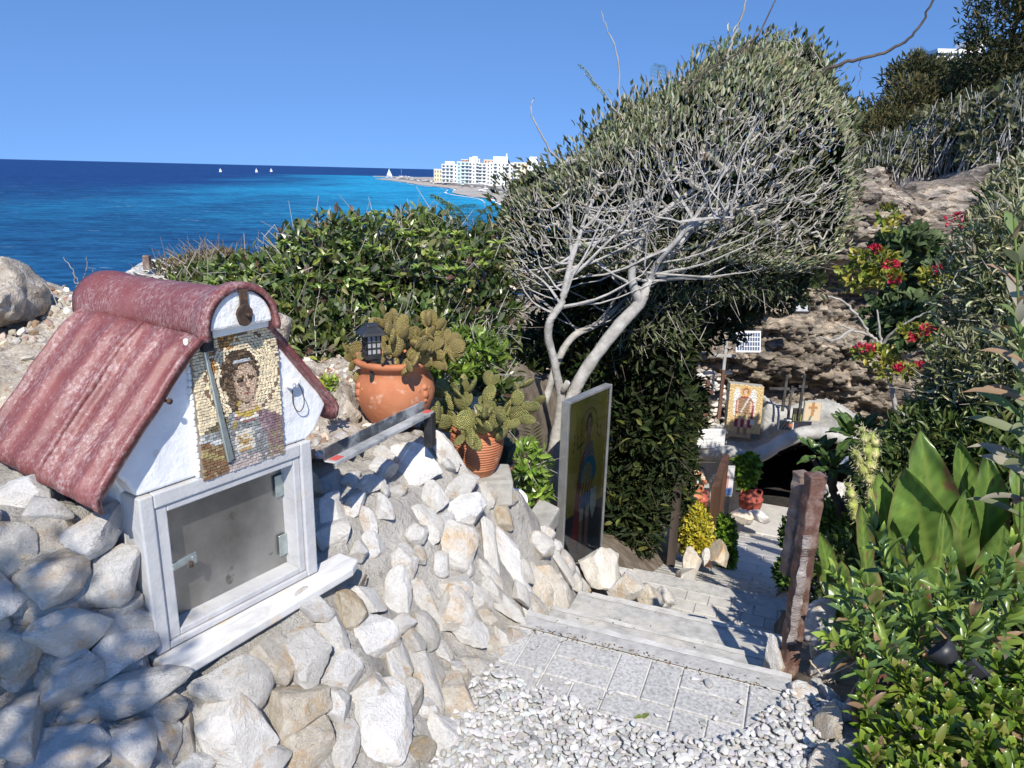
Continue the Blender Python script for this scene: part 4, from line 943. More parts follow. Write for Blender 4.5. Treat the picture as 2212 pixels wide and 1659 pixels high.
# second pot
p2 = at(1030, 1018, 3.02); P2 = np.array([p2[0], 3.02, p2[2]])
pot = thing('terracotta_pot', 'ribbed terracotta pot with a big cactus, right of the bellied pot', 'flower pot', tuple(P2))
pr = [(0, 0), (.072, 0), (.076, .004)]
for i in range(13):
    z = .03 + i * .0118; r = .08 + .034 * math.sin(min(1, (z / .17)) * 1.75); pr += [(r - .003, z), (r + .002, z + .004), (r + .002, z + .0075), (r - .003, z + .0112)]
pr += [(.104, .188), (.1, .195), (.112, .2), (.114, .212), (.108, .216), (.098, .21), (.094, .19), (0, .188)]
b_ = MB(); b_.lathe(pr, 48); b_.build('body', TERRA, pot); so = MB(); so.lathe([(0, .205), (.096, .2)], 20); so.build('soil', SOIL, pot)
c2 = thing('bunny_ear_cactus', 'big sprawling green gold cactus in the ribbed pot', 'cactus', tuple(P2 + np.array([0, 0, .2])))
cactus(c2, (0, 0, 0), .09, 15, 2, .1, .36, CACT2, np.random.default_rng(33), spread=1.1, kids=(1, 3), limit=58)
for i, (x, y, z, dx, dz) in enumerate([(-.09, -.03, .02, -.9, .3), (-.1, -.02, -.02, -.7, -.3), (.1, -.04, .02, 1, .2), (.11, -.03, .0, .8, -.3), (.09, -.06, -.03, .5, -.8), (.12, .02, .05, 1, .4), (-.02, -.1, .0, .1, -.4)]):
    cactus(c2, (x, y, z), .01, 1, 2, .09, .34, CACT2, np.random.default_rng(80 + i), lean=np.array([dx * .7, -.1, dz * .6]), kids=(1, 2), limit=5)
# third small pot with a grey cactus, half hidden
p3 = at(1085, 1035, 3.3)
pot = thing('small_flower_pot', 'small shaded pot tucked behind the ribbed pot', 'flower pot', (p3[0], 3.3, p3[2]))
b_ = MB(); b_.lathe([(0, 0), (.04, 0), (.05, .06), (.056, .062), (.056, .085), (.048, .085), (.045, .07), (0, .07)], 24); b_.build('body', TERRA, pot)
c3 = thing('grey_green_cactus', 'small dark grey green cactus behind the ribbed pot', 'cactus', (p3[0], 3.3, p3[2] + .075)); cactus(c3, (0, 0, 0), .03, 4, 2, .075, .4, CACT3, np.random.default_rng(4), limit=12)
pw_ = at(1108, 1090, 3.45); m = MB(); m.lathe([(.03, 0), (.06, .04), (.068, .05), (.064, .056), (.05, .05), (.035, .01), (0, .008)], 28)
o = m.build('white_saucer', flat('white_plastic', (.8, .8, .78), .4)); o.location = (pw_[0], 3.45, pw_[2]); tag(o, 'white plastic bowl lying in the shade behind the ledge', 'bowl'); o.rotation_euler = (.5, .2, 0)
# lantern
LN = thing('solar_lantern', 'black plastic solar lantern stuck in the bellied pot', 'lantern', (pl_[0], 2.765, pl_[2]), .5)
BLK = pmat('black_plastic', [(.4, (.018, .019, .021)), (.6, (.032, .033, .036))], 20, .45, ((120, .2, .001),)); FROST = pmat('frosted_pane', [(.4, (.3, .31, .32)), (.6, (.42, .43, .44))], 20, .35)
m = MB(); m.box((0, 0, .105), (.1, .1, .012), taper=.86); m.box((0, 0, .12), (.086, .086, .02), taper=.55); m.box((0, 0, .134), (.046, .046, .01), taper=.9); m.build('cap', BLK, LN, bevel=.002)
m = MB(); m.box((0, 0, .06), (.052, .052, .075)); m.build('glass', FROST, LN)
m = MB()
for a in range(4):
    R = Matrix.Rotation(a * math.pi / 2, 3, 'Z')
    for x in (-.027, -.009, .009, .027): m.box(R @ Vector((x, .0275, .06)), (.005, .004, .08), R)
    for z in (.024, .048, .072, .097): m.box(R @ Vector((0, .0272, z)), (.058, .0045, .005), R)
m.build('lattice', BLK, LN)
m = MB(); m.box((0, 0, .014), (.066, .066, .014), taper=.95); m.tube([(0, 0, -.1), (0, 0, .01)], .012, 8); m.box((0, 0, -.01), (.022, .05, .04)); m.build('stake', BLK, LN, bevel=.001)
# rail: weathered angle bar on one leg
ra, rb = at(712, 985, 2.0), at(926, 878, 2.62)
ra = ra + np.array([0, 0, .0]); v = rb - ra; L = np.linalg.norm(v); rail = thing('rail', 'weathered steel rail with red end marks between shrine and wall', 'rail', tuple(ra), math.atan2(v[1], v[0]))
OLDP = pmat('peeling_black_paint', [(.35, (.03, .033, .04)), (.5, (.1, .11, .12)), (.62, (.36, .37, .37)), (.75, (.5, .5, .48))], 16, .7, ((70, .6, .004),), vscale=(.6, 1, 1), rnd=False)
BARE = pmat('scuffed_steel', [(.35, (.24, .25, .25)), (.55, (.5, .5, .48)), (.75, (.66, .65, .62))], 14, .6, ((80, .4, .002),), rnd=False, metallic=.2)
REDP = flat('red_tape', (.62, .12, .1), .6); LH = math.hypot(v[0], v[1]); sl0 = v[2] / LH
def sheared(mb, o_name, mat):
    mb.v = [(x, y, z + x * sl0) for (x, y, z) in mb.v]; return mb.build(o_name, mat, rail, bevel=.0015, seg=1)
m = MB(); m.box((LH / 2, .02, .0), (LH, .006, .04)); sheared(m, 'flange', OLDP)
m = MB(); m.box((LH / 2, -.002, -.018), (LH + .01, .036, .005)); m.box((LH / 2, -.018, -.024), (LH, .005, .012)); sheared(m, 'tread_plate', BARE)
for x in (.03, LH - .02): m = MB(); m.box((x, -.003, -.0145), (.045, .026, .002)); sheared(m, 'red_mark', REDP)
m = MB(); m.box((LH - .012, -.01, LH * sl0 - .085), (.034, .034, .13)); m.build('leg', BLK, rail, bevel=.002)
# concrete ledge between wall and panel
CONC = pmat('old_concrete', [(.3, (.3, .285, .25)), (.5, (.4, .385, .345)), (.7, (.5, .48, .43))], 8, .92, ((30, .6, .01), (140, .4, .003)), rnd=True, spots=((5, .55, .75, (.26, .25, .22)),))
q = [at(1118, 1125, 3.35), at(1165, 1108, 3.72), at(1208, 1128, 3.6), at(1152, 1205, 3.12)]; zl_ = -.1
m = MB(); m.prism([(a[0], a[1]) for a in q[::-1]], zl_ - .09, zl_, 2); tag(m.build('concrete_ledge', CONC, None, bevel=.008), 'flat grey concrete ledge left of the saint panel', 'ledge')
q2 = at(1040, 1040, 2.95); m = MB(); m.prism([(-.14, -.1), (.13, -.12), (.15, .08), (-.1, .12)], -.12, 0, 2); o = m.build('stone_plinth', CONC, None, bevel=.012); o.location = (P2[0] + .01, P2[1], P2[2] - .002); o.rotation_euler = (0, 0, .2); tag(o, 'rough concrete slab carrying the ribbed pot', 'plinth')
# ---- the saint panel: framed painting on two legs
PN, PF = at(1222, 868, 4.0), at(1316, 820, 4.40); pv = PF - PN; PW = math.hypot(pv[0], pv[1]); PA = math.atan2(pv[1], pv[0]); PZ1 = .36; PZ0 = -.79; PH = PZ1 - PZ0
panel = thing('saint_board', 'framed painted panel of a standing saint on gold ground by the steps', 'icon panel', (PN[0], PN[1], PZ0), PA)
STEEL = pmat('aluminium_frame', [(.35, (.42, .43, .44)), (.65, (.58, .59, .6))], 12, .38, ((80, .15, .001),), rnd=False, metallic=.7)
m = MB(); m.box((.006, .0, PH / 2), (.018, .05, PH)); m.box((PW - .006, 0, PH / 2), (.014, .05, PH)); m.box((PW / 2, 0, PH - .008), (PW - .03, .05, .016)); m.box((PW / 2, 0, .008), (PW - .03, .05, .016)); m.build('frame', STEEL, panel, bevel=.0015, seg=1)
for x in (.03, PW - .03): m = MB(); m.box((x, .02, -.2), (.025, .012, .5)); m.build('leg', STEEL, panel)
def saint_panel(u, v):                                 # u 0..1 left to right, v 0..1 top to bottom
    gold = np.array([.33, .235, .045]) * (1 + .12 * math.sin(u * 9 + v * 5)); c = gold
    if v > .655 + .0 * u: c = np.array([.05, .05, .042])
    if abs(math.hypot((u - .55) * .46, (v - .165)) - .088) < .004 and v < .24: c = np.array([.16, .09, .02])
    def E(cu, cv, ru, rv): return ((u - cu) / ru) ** 2 + ((v - cv) / rv) ** 2 < 1
    if .27 < v < .86:                                # red cloak falling at the left
        x0 = np.interp(v, [.27, .36, .5, .65, .86], [.5, .38, .3, .26, .24]); x1 = np.interp(v, [.27, .36, .5, .7, .86], [.62, .62, .55, .42, .36])
        if x0 < u < x1: c = np.array([.2, .045, .035])
    if .27 < v < .47 and np.interp(v, [.27, .47], [.48, .42]) < u < np.interp(v, [.27, .47], [.66, .8]): c = np.array([.17, .2, .17]) if (v * 40 + u * 6) % 1 < .6 else np.array([.26, .05, .04])
    if E(.58, .45, .2, .1): c = np.array([.035, .13, .15])
    if E(.56, .46, .14, .07): c = np.array([.28, .18, .06]) if (math.hypot((u - .56) * .46, v - .46) * 90) % 1 < .55 else np.array([.1, .13, .1])
    if .5 < v < .575 and .4 < u < .74: c = np.array([.32, .2, .06]) if (u * 14 + v * 10) % 1 < .6 else np.array([.16, .05, .03])
    if .565 < v < .66 and .4 < u < .68: c = np.array([.02, .09, .16]) if (u * 22) % 1 < .65 else np.array([.05, .18, .22])
    if .56 < v < .75 and .68 < u < .84 and v < .75 - abs(u - .76) * .9: c = np.array([.36, .34, .24])
    for lx in (.46, .61):
        if .65 < v < .9 and abs(u - lx) < .045: c = np.array([.34, .3, .2]) if v < .72 else np.array([.24, .13, .07])
        if .9 < v < .93 and abs(u - lx + .02) < .07: c = np.array([.1, .05, .03])
    if E(.55, .165, .075, .062): c = np.array([.06, .035, .02])
    if E(.555, .175, .052, .048): c = np.array([.27, .16, .08])
    if .215 < v < .28 and abs(u - .555) < .05: c = np.array([.24, .14, .07])
    if abs(u - .36) < .01 and .2 < v < .56: c = np.array([.05, .03, .02])
    if abs(v - .265 + .12 * (u - .36)) < .006 and .28 < u < .44: c = np.array([.05, .03, .02])
    for (lu, lv) in [(.2, .2), (.2, .24), (.27, .21), (.27, .25), (.18, .28), (.77, .2), (.77, .24), (.84, .21), (.84, .26)]:
        if (abs(u - lu) < .008 and abs(v - lv) < .016) or (abs(v - lv) < .003 and abs(u - lu) < .022): c = np.array([.12, .05, .02])
    return c
nu, nv_ = 90, 210; U_, V_ = np.meshgrid(np.linspace(0, 1, nu), np.linspace(0, 1, nv_)); VV = np.c_[(.016 + U_ * (PW - .03)).ravel(), np.full(U_.size, -.006), (PH - .016 - V_ * (PH - .032)).ravel()]
CC = 2.5 * np.array([saint_panel(a, b) for a, b in zip(U_.ravel(), V_.ravel())]); i = np.arange(nv_ - 1)[:, None] * nu + np.arange(nu - 1)[None]
npobj('painting', VV, np.stack([i, i + nu, i + nu + 1, i + 1], -1).reshape(-1, 4), PRINT, panel, CC)
m = MB(); m.box((PW / 2, .006, PH / 2), (PW - .03, .012, PH - .03)); m.build('backing', pmat('grey_backing', [(.4, (.2, .2, .2)), (.6, (.26, .26, .26))], 8, .8), panel)
gm_, nt, b = newmat('clear_pane'); gl = nd(nt, 'BsdfGlossy', Roughness=.03); gl.inputs['Color'].default_value = (.9, .92, .95, 1); tr = nd(nt, 'BsdfTransparent'); fz = nd(nt, 'Fresnel', IOR=1.5); mx = nd(nt, 'MixShader', Fac=fz.outputs[0])
nt.links.new(tr.outputs[0], mx.inputs[1]); nt.links.new(gl.outputs[0], mx.inputs[2]); nt.links.new(mx.outputs[0], nt.nodes['Material Output'].inputs['Surface']); PANE = gm_
m = MB(); m.add([(.016, -.016, .016), (PW - .014, -.016, .016), (PW - .014, -.016, PH - .016), (.016, -.016, PH - .016)], [(0, 1, 2, 3)]); m.build('glass_pane', PANE, panel)
# ---- wooden posts at the head of the steps
def wood(name, stops, wear):
    m, nt, b = newmat(name); v = coords(nt, 'Object', True); vs_ = nd(nt, 'VectorMath', {'operation': 'MULTIPLY'}, i0=v, i1=(1, 1, .09)).outputs[0]
    c = ramp(nt, noise(nt, vs_, 26, 5, .6, .5), stops); c = mixc(nt, ramp(nt, noise(nt, v, 10, 6, .7), [(.5, (0, 0, 0)), (.66, (1, 1, 1))]), c, wear)
    c = mixc(nt, ramp(nt, noise(nt, v, 6, 4, .6), [(.62, (0, 0, 0)), (.72, (.8, .8, .8))]), c, (.26, .1, .03))
    nt.links.new(c, b.inputs['Base Color']); b.inputs['Roughness'].default_value = .68
    nt.links.new(bump(nt, noise(nt, vs_, 60, 4, .6), .5, .006, bump(nt, noise(nt, v, 30, 6, .7), .7, .008)), b.inputs['Normal']); return m
BROWN = wood('brown_painted_wood', [(.3, (.075, .036, .027)), (.6, (.14, .068, .05))], (.27, .2, .165)); BROWN2 = wood('weathered_brown_wood', [(.3, (.1, .06, .05)), (.6, (.2, .14, .11))], (.3, .25, .21))
def post(px, pyt, Y, zb, w, dpt, rz, mat, label, lean=0, name='wooden_post'):
    p = at(px, pyt, Y); h = p[2] - zb; m = MB(); N_ = 24; V = []
    for k in range(N_ + 1):
        z = h * k / N_; j = .003 * math.sin(k * 1.9); ww, dd = w / 2 + j, dpt / 2 + .002 * math.sin(k * 2.7)
        V += [(sx * ww + lean * (z - h), sy * dd, z) for (sx, sy) in ((-1, -1), (1, -1), (1, 1), (-1, 1))]
    F = [(k * 4 + i, k * 4 + (i + 1) % 4, k * 4 + 4 + (i + 1) % 4, k * 4 + 4 + i) for k in range(N_) for i in range(4)] + [(N_ * 4, N_ * 4 + 1, N_ * 4 + 2, N_ * 4 + 3), (3, 2, 1, 0)]
    m.add(V, F); o = m.build(name, mat, None, bevel=.005, seg=2); o.location = (p[0], Y, zb); o.rotation_euler = (0, 0, rz); return tag(o, label, 'post', 'wooden posts by the steps')
pst = post(1763, 1024, 2.28, -.2, .056, .048, .12, BROWN, 'square brown painted post with bark wrap beside the steps')
post(1733, 1020, 2.42, at(1720, 1240, 2.42)[2], .046, .046, .3, BROWN2, 'faded short post bolted behind the brown painted one')
# bark wrap on the near post's left face
PTm = pst.location; BARK = pmat('flaking_bark', [(.35, (.2, .16, .14)), (.55, (.36, .31, .29)), (.7, (.5, .46, .44))], 12, .85, ((16, .9, .03), (60, .7, .01)), vscale=(1, 1, 2.5), rnd=False)
m = MB(); V = []; nz_, na_ = 46, 7
for k in range(nz_ + 1):
    z = .24 + .42 * k / nz_
    for i in range(na_ + 1):
        t = i / na_; x = -.031 + .03 * t - .004 * vn(np.array([[z * 40, t * 4, 1.]]), 1, 3)[0]; y = -.0265 - .007 * math.sin(t * math.pi) - .005 * abs(vn(np.array([[z * 55, t * 5, 2.]]), 1, 5)[0]); V.append((x, y, z))
F = [(k * (na_ + 1) + i, k * (na_ + 1) + i + 1, (k + 1) * (na_ + 1) + i + 1, (k + 1) * (na_ + 1) + i) for k in range(nz_) for i in range(na_)]
m.add(V, F, True); m.build('bark_wrap', BARK, pst)
m = MB(); 
for k in range(5): z = .585 + k * .006; m.tube([(-.033, .0, z + .004), (-.0335, -.036, z), (.0, -.038, z + .002), (.012, -.032, z + .003)], .0012, 4)
m.build('wire_tie', RUST, pst)
# ================================================================ PLANTS: LEANING TREE, BUSHES
BARKG = pmat('pale_grey_bark', [(.3, (.26, .245, .22)), (.5, (.38, .365, .34)), (.7, (.5, .485, .46))], 14, .85, ((30, .6, .01), (120, .4, .003)), rnd=False)
TWIG = pmat('dry_twig', [(.3, (.26, .235, .19)), (.5, (.37, .34, .29)), (.7, (.47, .44, .39))], 9, .85, rnd=False)
DARKTW = pmat('dark_twig', [(.3, (.06, .045, .035)), (.7, (.14, .11, .085))], 9, .9, rnd=False)
def dpts(lst): return np.array([at(*q) for q in lst])
def grow_twigs(start_nodes, start_rad, targets, rng, step=.09, bow=.12, rmin=.0016, power=.45, rmax=.02):
    """joins every target to the nearest point of the growing branch system"""
    N = [q for q in start_nodes]; par = [-1] * len(N); cnt = [0] * len(N); arr = np.array(N)
    order = np.argsort(np.min(np.linalg.norm(targets[:, None] - arr[None, ::3], axis=2), axis=1))
    buf = np.zeros((len(N) + len(targets) * 14, 3)); buf[:len(N)] = arr; n = len(N)
    for ti in order:
        t = targets[ti]; d = np.linalg.norm(buf[:n] - t, axis=1) ; j = int(np.argmin(d + rng.uniform(0, .05, n))); a = buf[j]; L = d[j]
        k = max(2, min(12, int(L / step))); mid = (a + t) / 2 + rng.normal(0, bow * L, 3) + np.array([0, 0, -.1 * L]); C_ = bez(a, mid, t, k + 1)[1:]
        p = j
        for c in C_:
            buf[n] = c + rng.normal(0, .006, 3); par.append(p); cnt.append(0); p = n; n += 1
        while p >= 0: cnt[p] += 1; p = par[p]
    polys = []
    for i in range(len(start_nodes), n):
        p = par[i]; ra, rb = min(rmax, rmin * max(1, cnt[p]) ** power) if p >= len(start_nodes) else min(rmax, rmin * max(1, cnt[i]) ** power * 1.1), min(rmax, rmin * max(1, cnt[i]) ** power)
        polys.append((np.array([buf[p], buf[i]]), np.array([ra, rb])))
    return polys
def seg_tubes(polys, n=4):
    A = np.array([p[0][0] for p in polys]); B = np.array([p[0][1] for p in polys]); ra = np.array([p[1][0] for p in polys]); rb = np.array([p[1][1] for p in polys])
    t = unit(B - A); a = unit(np.cross(t, np.array([.31, .17, .93]))); b = np.cross(t, a); th = np.arange(n) * 2 * math.pi / n
    ring = a[:, None] * np.cos(th)[None, :, None] + b[:, None] * np.sin(th)[None, :, None]
    V = np.concatenate([A[:, None] + ring * ra[:, None, None], B[:, None] + ring * rb[:, None, None]], 1); m = len(A)
    j = np.arange(n); j2 = (j + 1) % n; F = np.stack([j, j2, n + j2, n + j], -1)[None] + (np.arange(m) * 2 * n)[:, None, None]
    return V.reshape(-1, 3), F.reshape(-1, 4)
def polydist(x, y, poly):
    P = np.array(poly, float); d = np.full(len(x), 1e9); Q = np.c_[x, y]
    for a, b in zip(P, np.roll(P, -1, 0)):
        ab = b - a; t = np.clip(((Q - a) @ ab) / (ab @ ab), 0, 1); d = np.minimum(d, np.linalg.norm(Q - (a + t[:, None] * ab), axis=1))
    return d
def at_np(x, y, Y):
    d = FWD[None] + RGT[None] * ((x - CPX) / FPX)[:, None] - UPV[None] * ((y - CPY) / FPX)[:, None]; return CAM[None] + d * (Y / d[:, 1])[:, None]
# ---------------- the leaning tree
rng = np.random.default_rng(7)
tb = at(1196, 1075, 4.6); tree = thing('leaning_tree', 'pale barked tree with a wind swept silvery crown behind the saint panel', 'tree', tuple(tb))
bpy.context.view_layer.update()
trA = catmull(dpts([(1196, 1110, 4.55), (1190, 1040, 4.55), (1200, 960, 4.6), (1210, 890, 4.62), (1211, 850, 4.62), (1197, 780, 4.6), (1184, 725, 4.58), (1192, 690, 4.58), (1214, 650, 4.6), (1225, 600, 4.62), (1240, 545, 4.66), (1262, 480, 4.72), (1290, 420, 4.8)]), 5)
trB = catmull(dpts([(1192, 1100, 4.62), (1205, 980, 4.66), (1228, 880, 4.68), (1252, 820, 4.7), (1290, 765, 4.74), (1340, 700, 4.8), (1384, 652, 4.86), (1402, 605, 4.9), (1450, 550, 4.98), (1492, 500, 5.05), (1560, 462, 5.12), (1640, 432, 5.2)]), 5)
trB1 = catmull(dpts([(1384, 655, 4.86), (1366, 610, 4.84), (1368, 565, 4.82), (1392, 505, 4.82), (1432, 460, 4.84), (1490, 415, 4.9), (1560, 370, 5.0)]), 5)
trB2 = catmull(dpts([(1402, 605, 4.9), (1425, 560, 4.82), (1462, 520, 4.76), (1500, 478, 4.74), (1580, 470, 4.72)]), 5)
trB3 = catmull(dpts([(1372, 560, 4.83), (1350, 520, 4.9), (1345, 480, 4.95), (1380, 420, 5.0)]), 5)
trC = catmull(dpts([(1150, 1010, 5.1), (1165, 930, 5.1), (1180, 860, 5.12), (1205, 780, 5.15), (1240, 725, 5.2), (1290, 700, 5.3), (1360, 640, 5.5)]), 5)
def rr(P, r): return np.interp(np.linspace(0, 1, len(P)), np.linspace(0, 1, len(r)), r)
trunks = [(trA, rr(trA, [.062, .058, .045, .032, .03, .026, .026, .024, .022, .02, .017, .012, .007])), (trB, rr(trB, [.055, .052, .048, .043, .042, .042, .038, .028, .022, .017, .012, .006])), (trB1, rr(trB1, [.034, .03, .027, .023, .018, .013, .007])),
          (trB2, rr(trB2, [.022, .019, .016, .012, .006])), (trB3, rr(trB3, [.02, .016, .012, .006])), (trC, rr(trC, [.034, .03, .028, .027, .026, .022, .014]))]
VT, FT = tubes_np(trunks, 10)
VT = VT + rng.normal(0, .0008, VT.shape) + (fbm(VT, 14, 3, 3) * .006)[:, None] * np.array([1, .3, .4]) + (np.maximum(fbm(VT, 9, 2, 6) - .55, 0) * .03)[:, None] * np.array([-.7, -.7, 0])
into(npobj('trunk', VT, FT, BARKG, None, None, True), tree)
# a stub where a branch was sawn off, and bark rings
m = MB(); a, b = at(1211, 852, 4.62), at(1226, 826, 4.56); m.tube([a, b], [.022, .019], 10); into(m.build('branch_stub', BARKG), tree)
CROWN = [(1084, 585), (1084, 495), (1118, 420), (1190, 362), (1250, 326), (1300, 278), (1355, 235), (1425, 214), (1500, 162), (1560, 126), (1640, 98), (1715, 104), (1775, 155), (1812, 230), (1840, 305), (1848, 390), (1832, 470), (1805, 545), (1750, 590), (1660, 590), (1560, 570), (1470, 590), (1390, 600), (1300, 590), (1210, 600), (1150, 630), (1095, 645)]
cy0 = 5.05
def crown_pts(n, mode):
    x = rng.uniform(1060, 1875, n * 3); y = rng.uniform(70, 650, n * 3); ok = inpoly(x, y, CROWN); x, y = x[ok], y[ok]
    d = polydist(x, y, CROWN); th = .95 * np.sqrt(np.clip(d / 170, 0, 1)) + .05
    yt = np.interp(x, [1060, 1098, 1240, 1345, 1420, 1560, 1680, 1788, 1862, 1872], [520, 405, 312, 218, 198, 106, 74, 140, 300, 390]); yb = np.interp(x, [1060, 1150, 1300, 1560, 1750, 1872], [600, 640, 600, 590, 590, 430])
    v = np.clip((y - yt) / np.maximum(yb - yt, 60), 0, 1); return x, y, d, th, v
x, y, d, th, v = crown_pts(2900, 0)
side = np.where(rng.random(len(x)) < .72, -1, 1); Yv = cy0 + .25 * (x - 1450) / 400 + np.where(side < 0, .42, 1.0) * side * th * rng.uniform(.5, 1.0, len(x)); T = at_np(x, y, Yv); T = T[:1500]
starts = np.vstack([trA[len(trA) * 6 // 10:], trB[len(trB) * 6 // 10:], trB1[4:], trB2[3:], trB3[3:], trC[-10:]])
polys = grow_twigs(starts, None, T, rng, .1, .13, .0021, .4, .02)
limb = []
for i in range(95):
    a = starts[int(rng.integers(len(starts)))]; q = T[int(np.argmin(np.linalg.norm(T - (a + unit(rng.normal(0, 1, 3) * np.array([1.3, .5, .8]) + np.array([.35, -.25, .75])) * rng.uniform(.45, 1.0)), axis=1)))]
    C_ = bez(a, (a + q) / 2 + np.array([rng.normal(0, .05), rng.normal(0, .05), -.1]), q, 7) + rng.normal(0, .008, (7, 3)); r0 = rng.uniform(.006, .013); limb += [(C_[k:k + 2], np.array([r0 * (1 - k / 7.5), r0 * (1 - (k + 1) / 7.5)])) for k in range(6)]
Vt, Ft = seg_tubes(limb, 5); tag(into(npobj('limbs', Vt, Ft, BARKG, None), tree), kind='stuff')
Vt, Ft = seg_tubes(polys, 4); into(npobj('branches', Vt, Ft, TWIG, None), tree)
# fine upright twiglets on the camera side
x, y, d, th, v = crown_pts(800, 0); sel = (v > .2); x, y, th, v = x[sel], y[sel], th[sel], v[sel]; n = len(x)
P0_ = at_np(x, y, cy0 + .25 * (x - 1450) / 400 - .42 * th * rng.uniform(.2, 1.02, n)); fk_ = np.array([at(1235, 620, 4.7), at(1372, 620, 4.85), at(1430, 600, 4.95), at(1500, 540, 5.0)]); near_ = np.argmin(np.linalg.norm(P0_[:, None] - fk_[None], axis=2), 1)
D_ = unit(unit(P0_ - fk_[near_]) + np.array([0, 0, .25]) + rng.normal(0, .4, (n, 3))); Lq = rng.uniform(.05, .15, n)
polys = [(np.array([p, p + d_ * l]), np.array([.0026, .0014])) for p, d_, l in zip(P0_, D_, Lq)]
Vt, Ft = seg_tubes(polys, 3); into(npobj('twigs', Vt, Ft, TWIG, None), tree)
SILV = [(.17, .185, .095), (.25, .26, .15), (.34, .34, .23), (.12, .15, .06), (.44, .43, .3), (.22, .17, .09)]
def crown_leaves(n, front, seed):
    x, y, d, th, v = crown_pts(n, 0)
    if front: pr = np.exp(-(v / .23) ** 2) * 1.0 + .012 + .35 * np.exp(-(d / 30) ** 2)
    else: pr = 1.0 - .15 * v
    k = rng.random(len(x)) < pr; x, y, d, th, v = x[k], y[k], d[k], th[k], v[k]
    Yv = cy0 + .25 * (x - 1450) / 400 + (-.45 if front else 1) * th * rng.uniform(.25 if front else .45, 1.05, len(x)) ** .6; P = at_np(x, y, Yv); P = P + unit(P - at(1430, 620, cy0)) * (.1 * np.maximum(fbm(P, 3.5, 3, 8), -.5) + np.where(rng.random(len(P)) < .12, rng.uniform(0, .16, len(P)), 0))[:, None]
    D = unit(unit(P - at(1430, 620, cy0)) + np.array([0, -.1, .45]) + rng.normal(0, .38, P.shape)); Nh = rng.normal(0, 1, P.shape) + np.array([-.2, -.9, .8]); return P, D, Nh
P, D, Nh = crown_leaves(17000, True, 1); n = len(P)
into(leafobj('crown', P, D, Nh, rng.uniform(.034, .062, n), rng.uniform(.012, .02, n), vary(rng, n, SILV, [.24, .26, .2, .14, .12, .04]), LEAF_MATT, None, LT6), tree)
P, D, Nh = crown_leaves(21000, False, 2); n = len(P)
into(leafobj('crown_back', P, D, Nh, rng.uniform(.045, .075, n), rng.uniform(.018, .028, n), vary(rng, n, [(.045, .058, .022), (.075, .088, .038), (.13, .14, .07), (.03, .042, .015)], [.35, .25, .1, .3]), LEAF_MATT, None, LT2), tree)  # back leaves coloured darker to stand for the crown's self-shaded interior
# long dead shoots rising out of the crown
def shoot(parent, lst, r0, r1, mat, name='dead_shoot'):
    P = catmull(dpts(lst), 5); P = P + np.random.default_rng(len(lst)).normal(0, .004, P.shape); V, F = tubes_np([(P, np.linspace(r0, r1, len(P)))], 5); into(npobj(name, V, F, mat, None, None, True), parent)
shoot(tree, [(1214, 352, 4.6), (1190, 325, 4.58), (1165, 280, 4.56), (1148, 240, 4.55), (1153, 210, 4.55)], .007, .003, TWIG)
shoot(tree, [(1336, 245, 4.7), (1339, 190, 4.68), (1332, 110, 4.66), (1312, 60, 4.65), (1296, 20, 4.64)], .006, .002, TWIG)
shoot(tree, [(1570, 130, 4.8), (1578, 95, 4.8), (1600, 40, 4.8), (1614, -8, 4.8)], .009, .005, TWIG)
shoot(tree, [(1480, 200, 4.8), (1530, 150, 4.8), (1580, 125, 4.8), (1640, 70, 4.8), (1680, -10, 4.8)], .008, .004, DARKTW)
shoot(tree, [(1778, 152, 4.6), (1830, 134, 4.55), (1900, 118, 4.5), (1952, 92, 4.45), (1990, 50, 4.4), (2022, -12, 4.35)], .011, .006, DARKTW)
shoot(tree, [(1857, 128, 4.5), (1858, 160, 4.5), (1852, 190, 4.5)], .0025, .001, DARKTW)
rngs = np.random.default_rng(90)
for i in range(34):
    xx = rngs.uniform(1080, 1850); yt = np.interp(xx, [1060, 1098, 1240, 1345, 1420, 1560, 1680, 1788, 1862], [520, 405, 312, 218, 198, 106, 74, 140, 300]); L_ = rngs.uniform(15, 45)
    shoot(tree, [(xx, yt + 25, 5.0), (xx + rngs.normal(0, 6), yt, 5.0), (xx + rngs.normal(0, 12), yt - L_, 5.0)], .0032, .0018, DARKTW if i % 2 else TWIG, 'stray_twig')

# ---------------- generic leafy volumes
def ellipsoids(lst):
    out = []
    for (px, py, rx, ry, Y, rd) in lst:
        c = at(px, py, Y); k = np.dot(c - CAM, FWD) / FPX; out.append((c, np.array([rx * k, rd, ry * k])))
    return out
def blob_points(E, n, rng, lo=.72, hi=1.06, lump=.16, freq=2.6, seed=0, front=.35):
    A = np.array([(r[0] * r[2] + r[0] * r[1] + r[1] * r[2]) for c, r in E]); which = rng.choice(len(E), n, p=A / A.sum()); d = unit(rng.normal(0, 1, (n, 3)) + np.array([0, -front, front * .6]))
    c = np.array([e[0] for e in E])[which]; r = np.array([e[1] for e in E])[which]; rad = rng.uniform(lo, hi, n) + lump * fbm(c + d * r, freq, 3, seed)
    P = c + d * r * rad[:, None]; keep = np.ones(n, bool)
    for i, (cc, rr_) in enumerate(E): keep &= ~((np.linalg.norm((P - cc) / rr_, axis=1) < .62) & (which != i))
    return P[keep], unit(d / r)[keep]
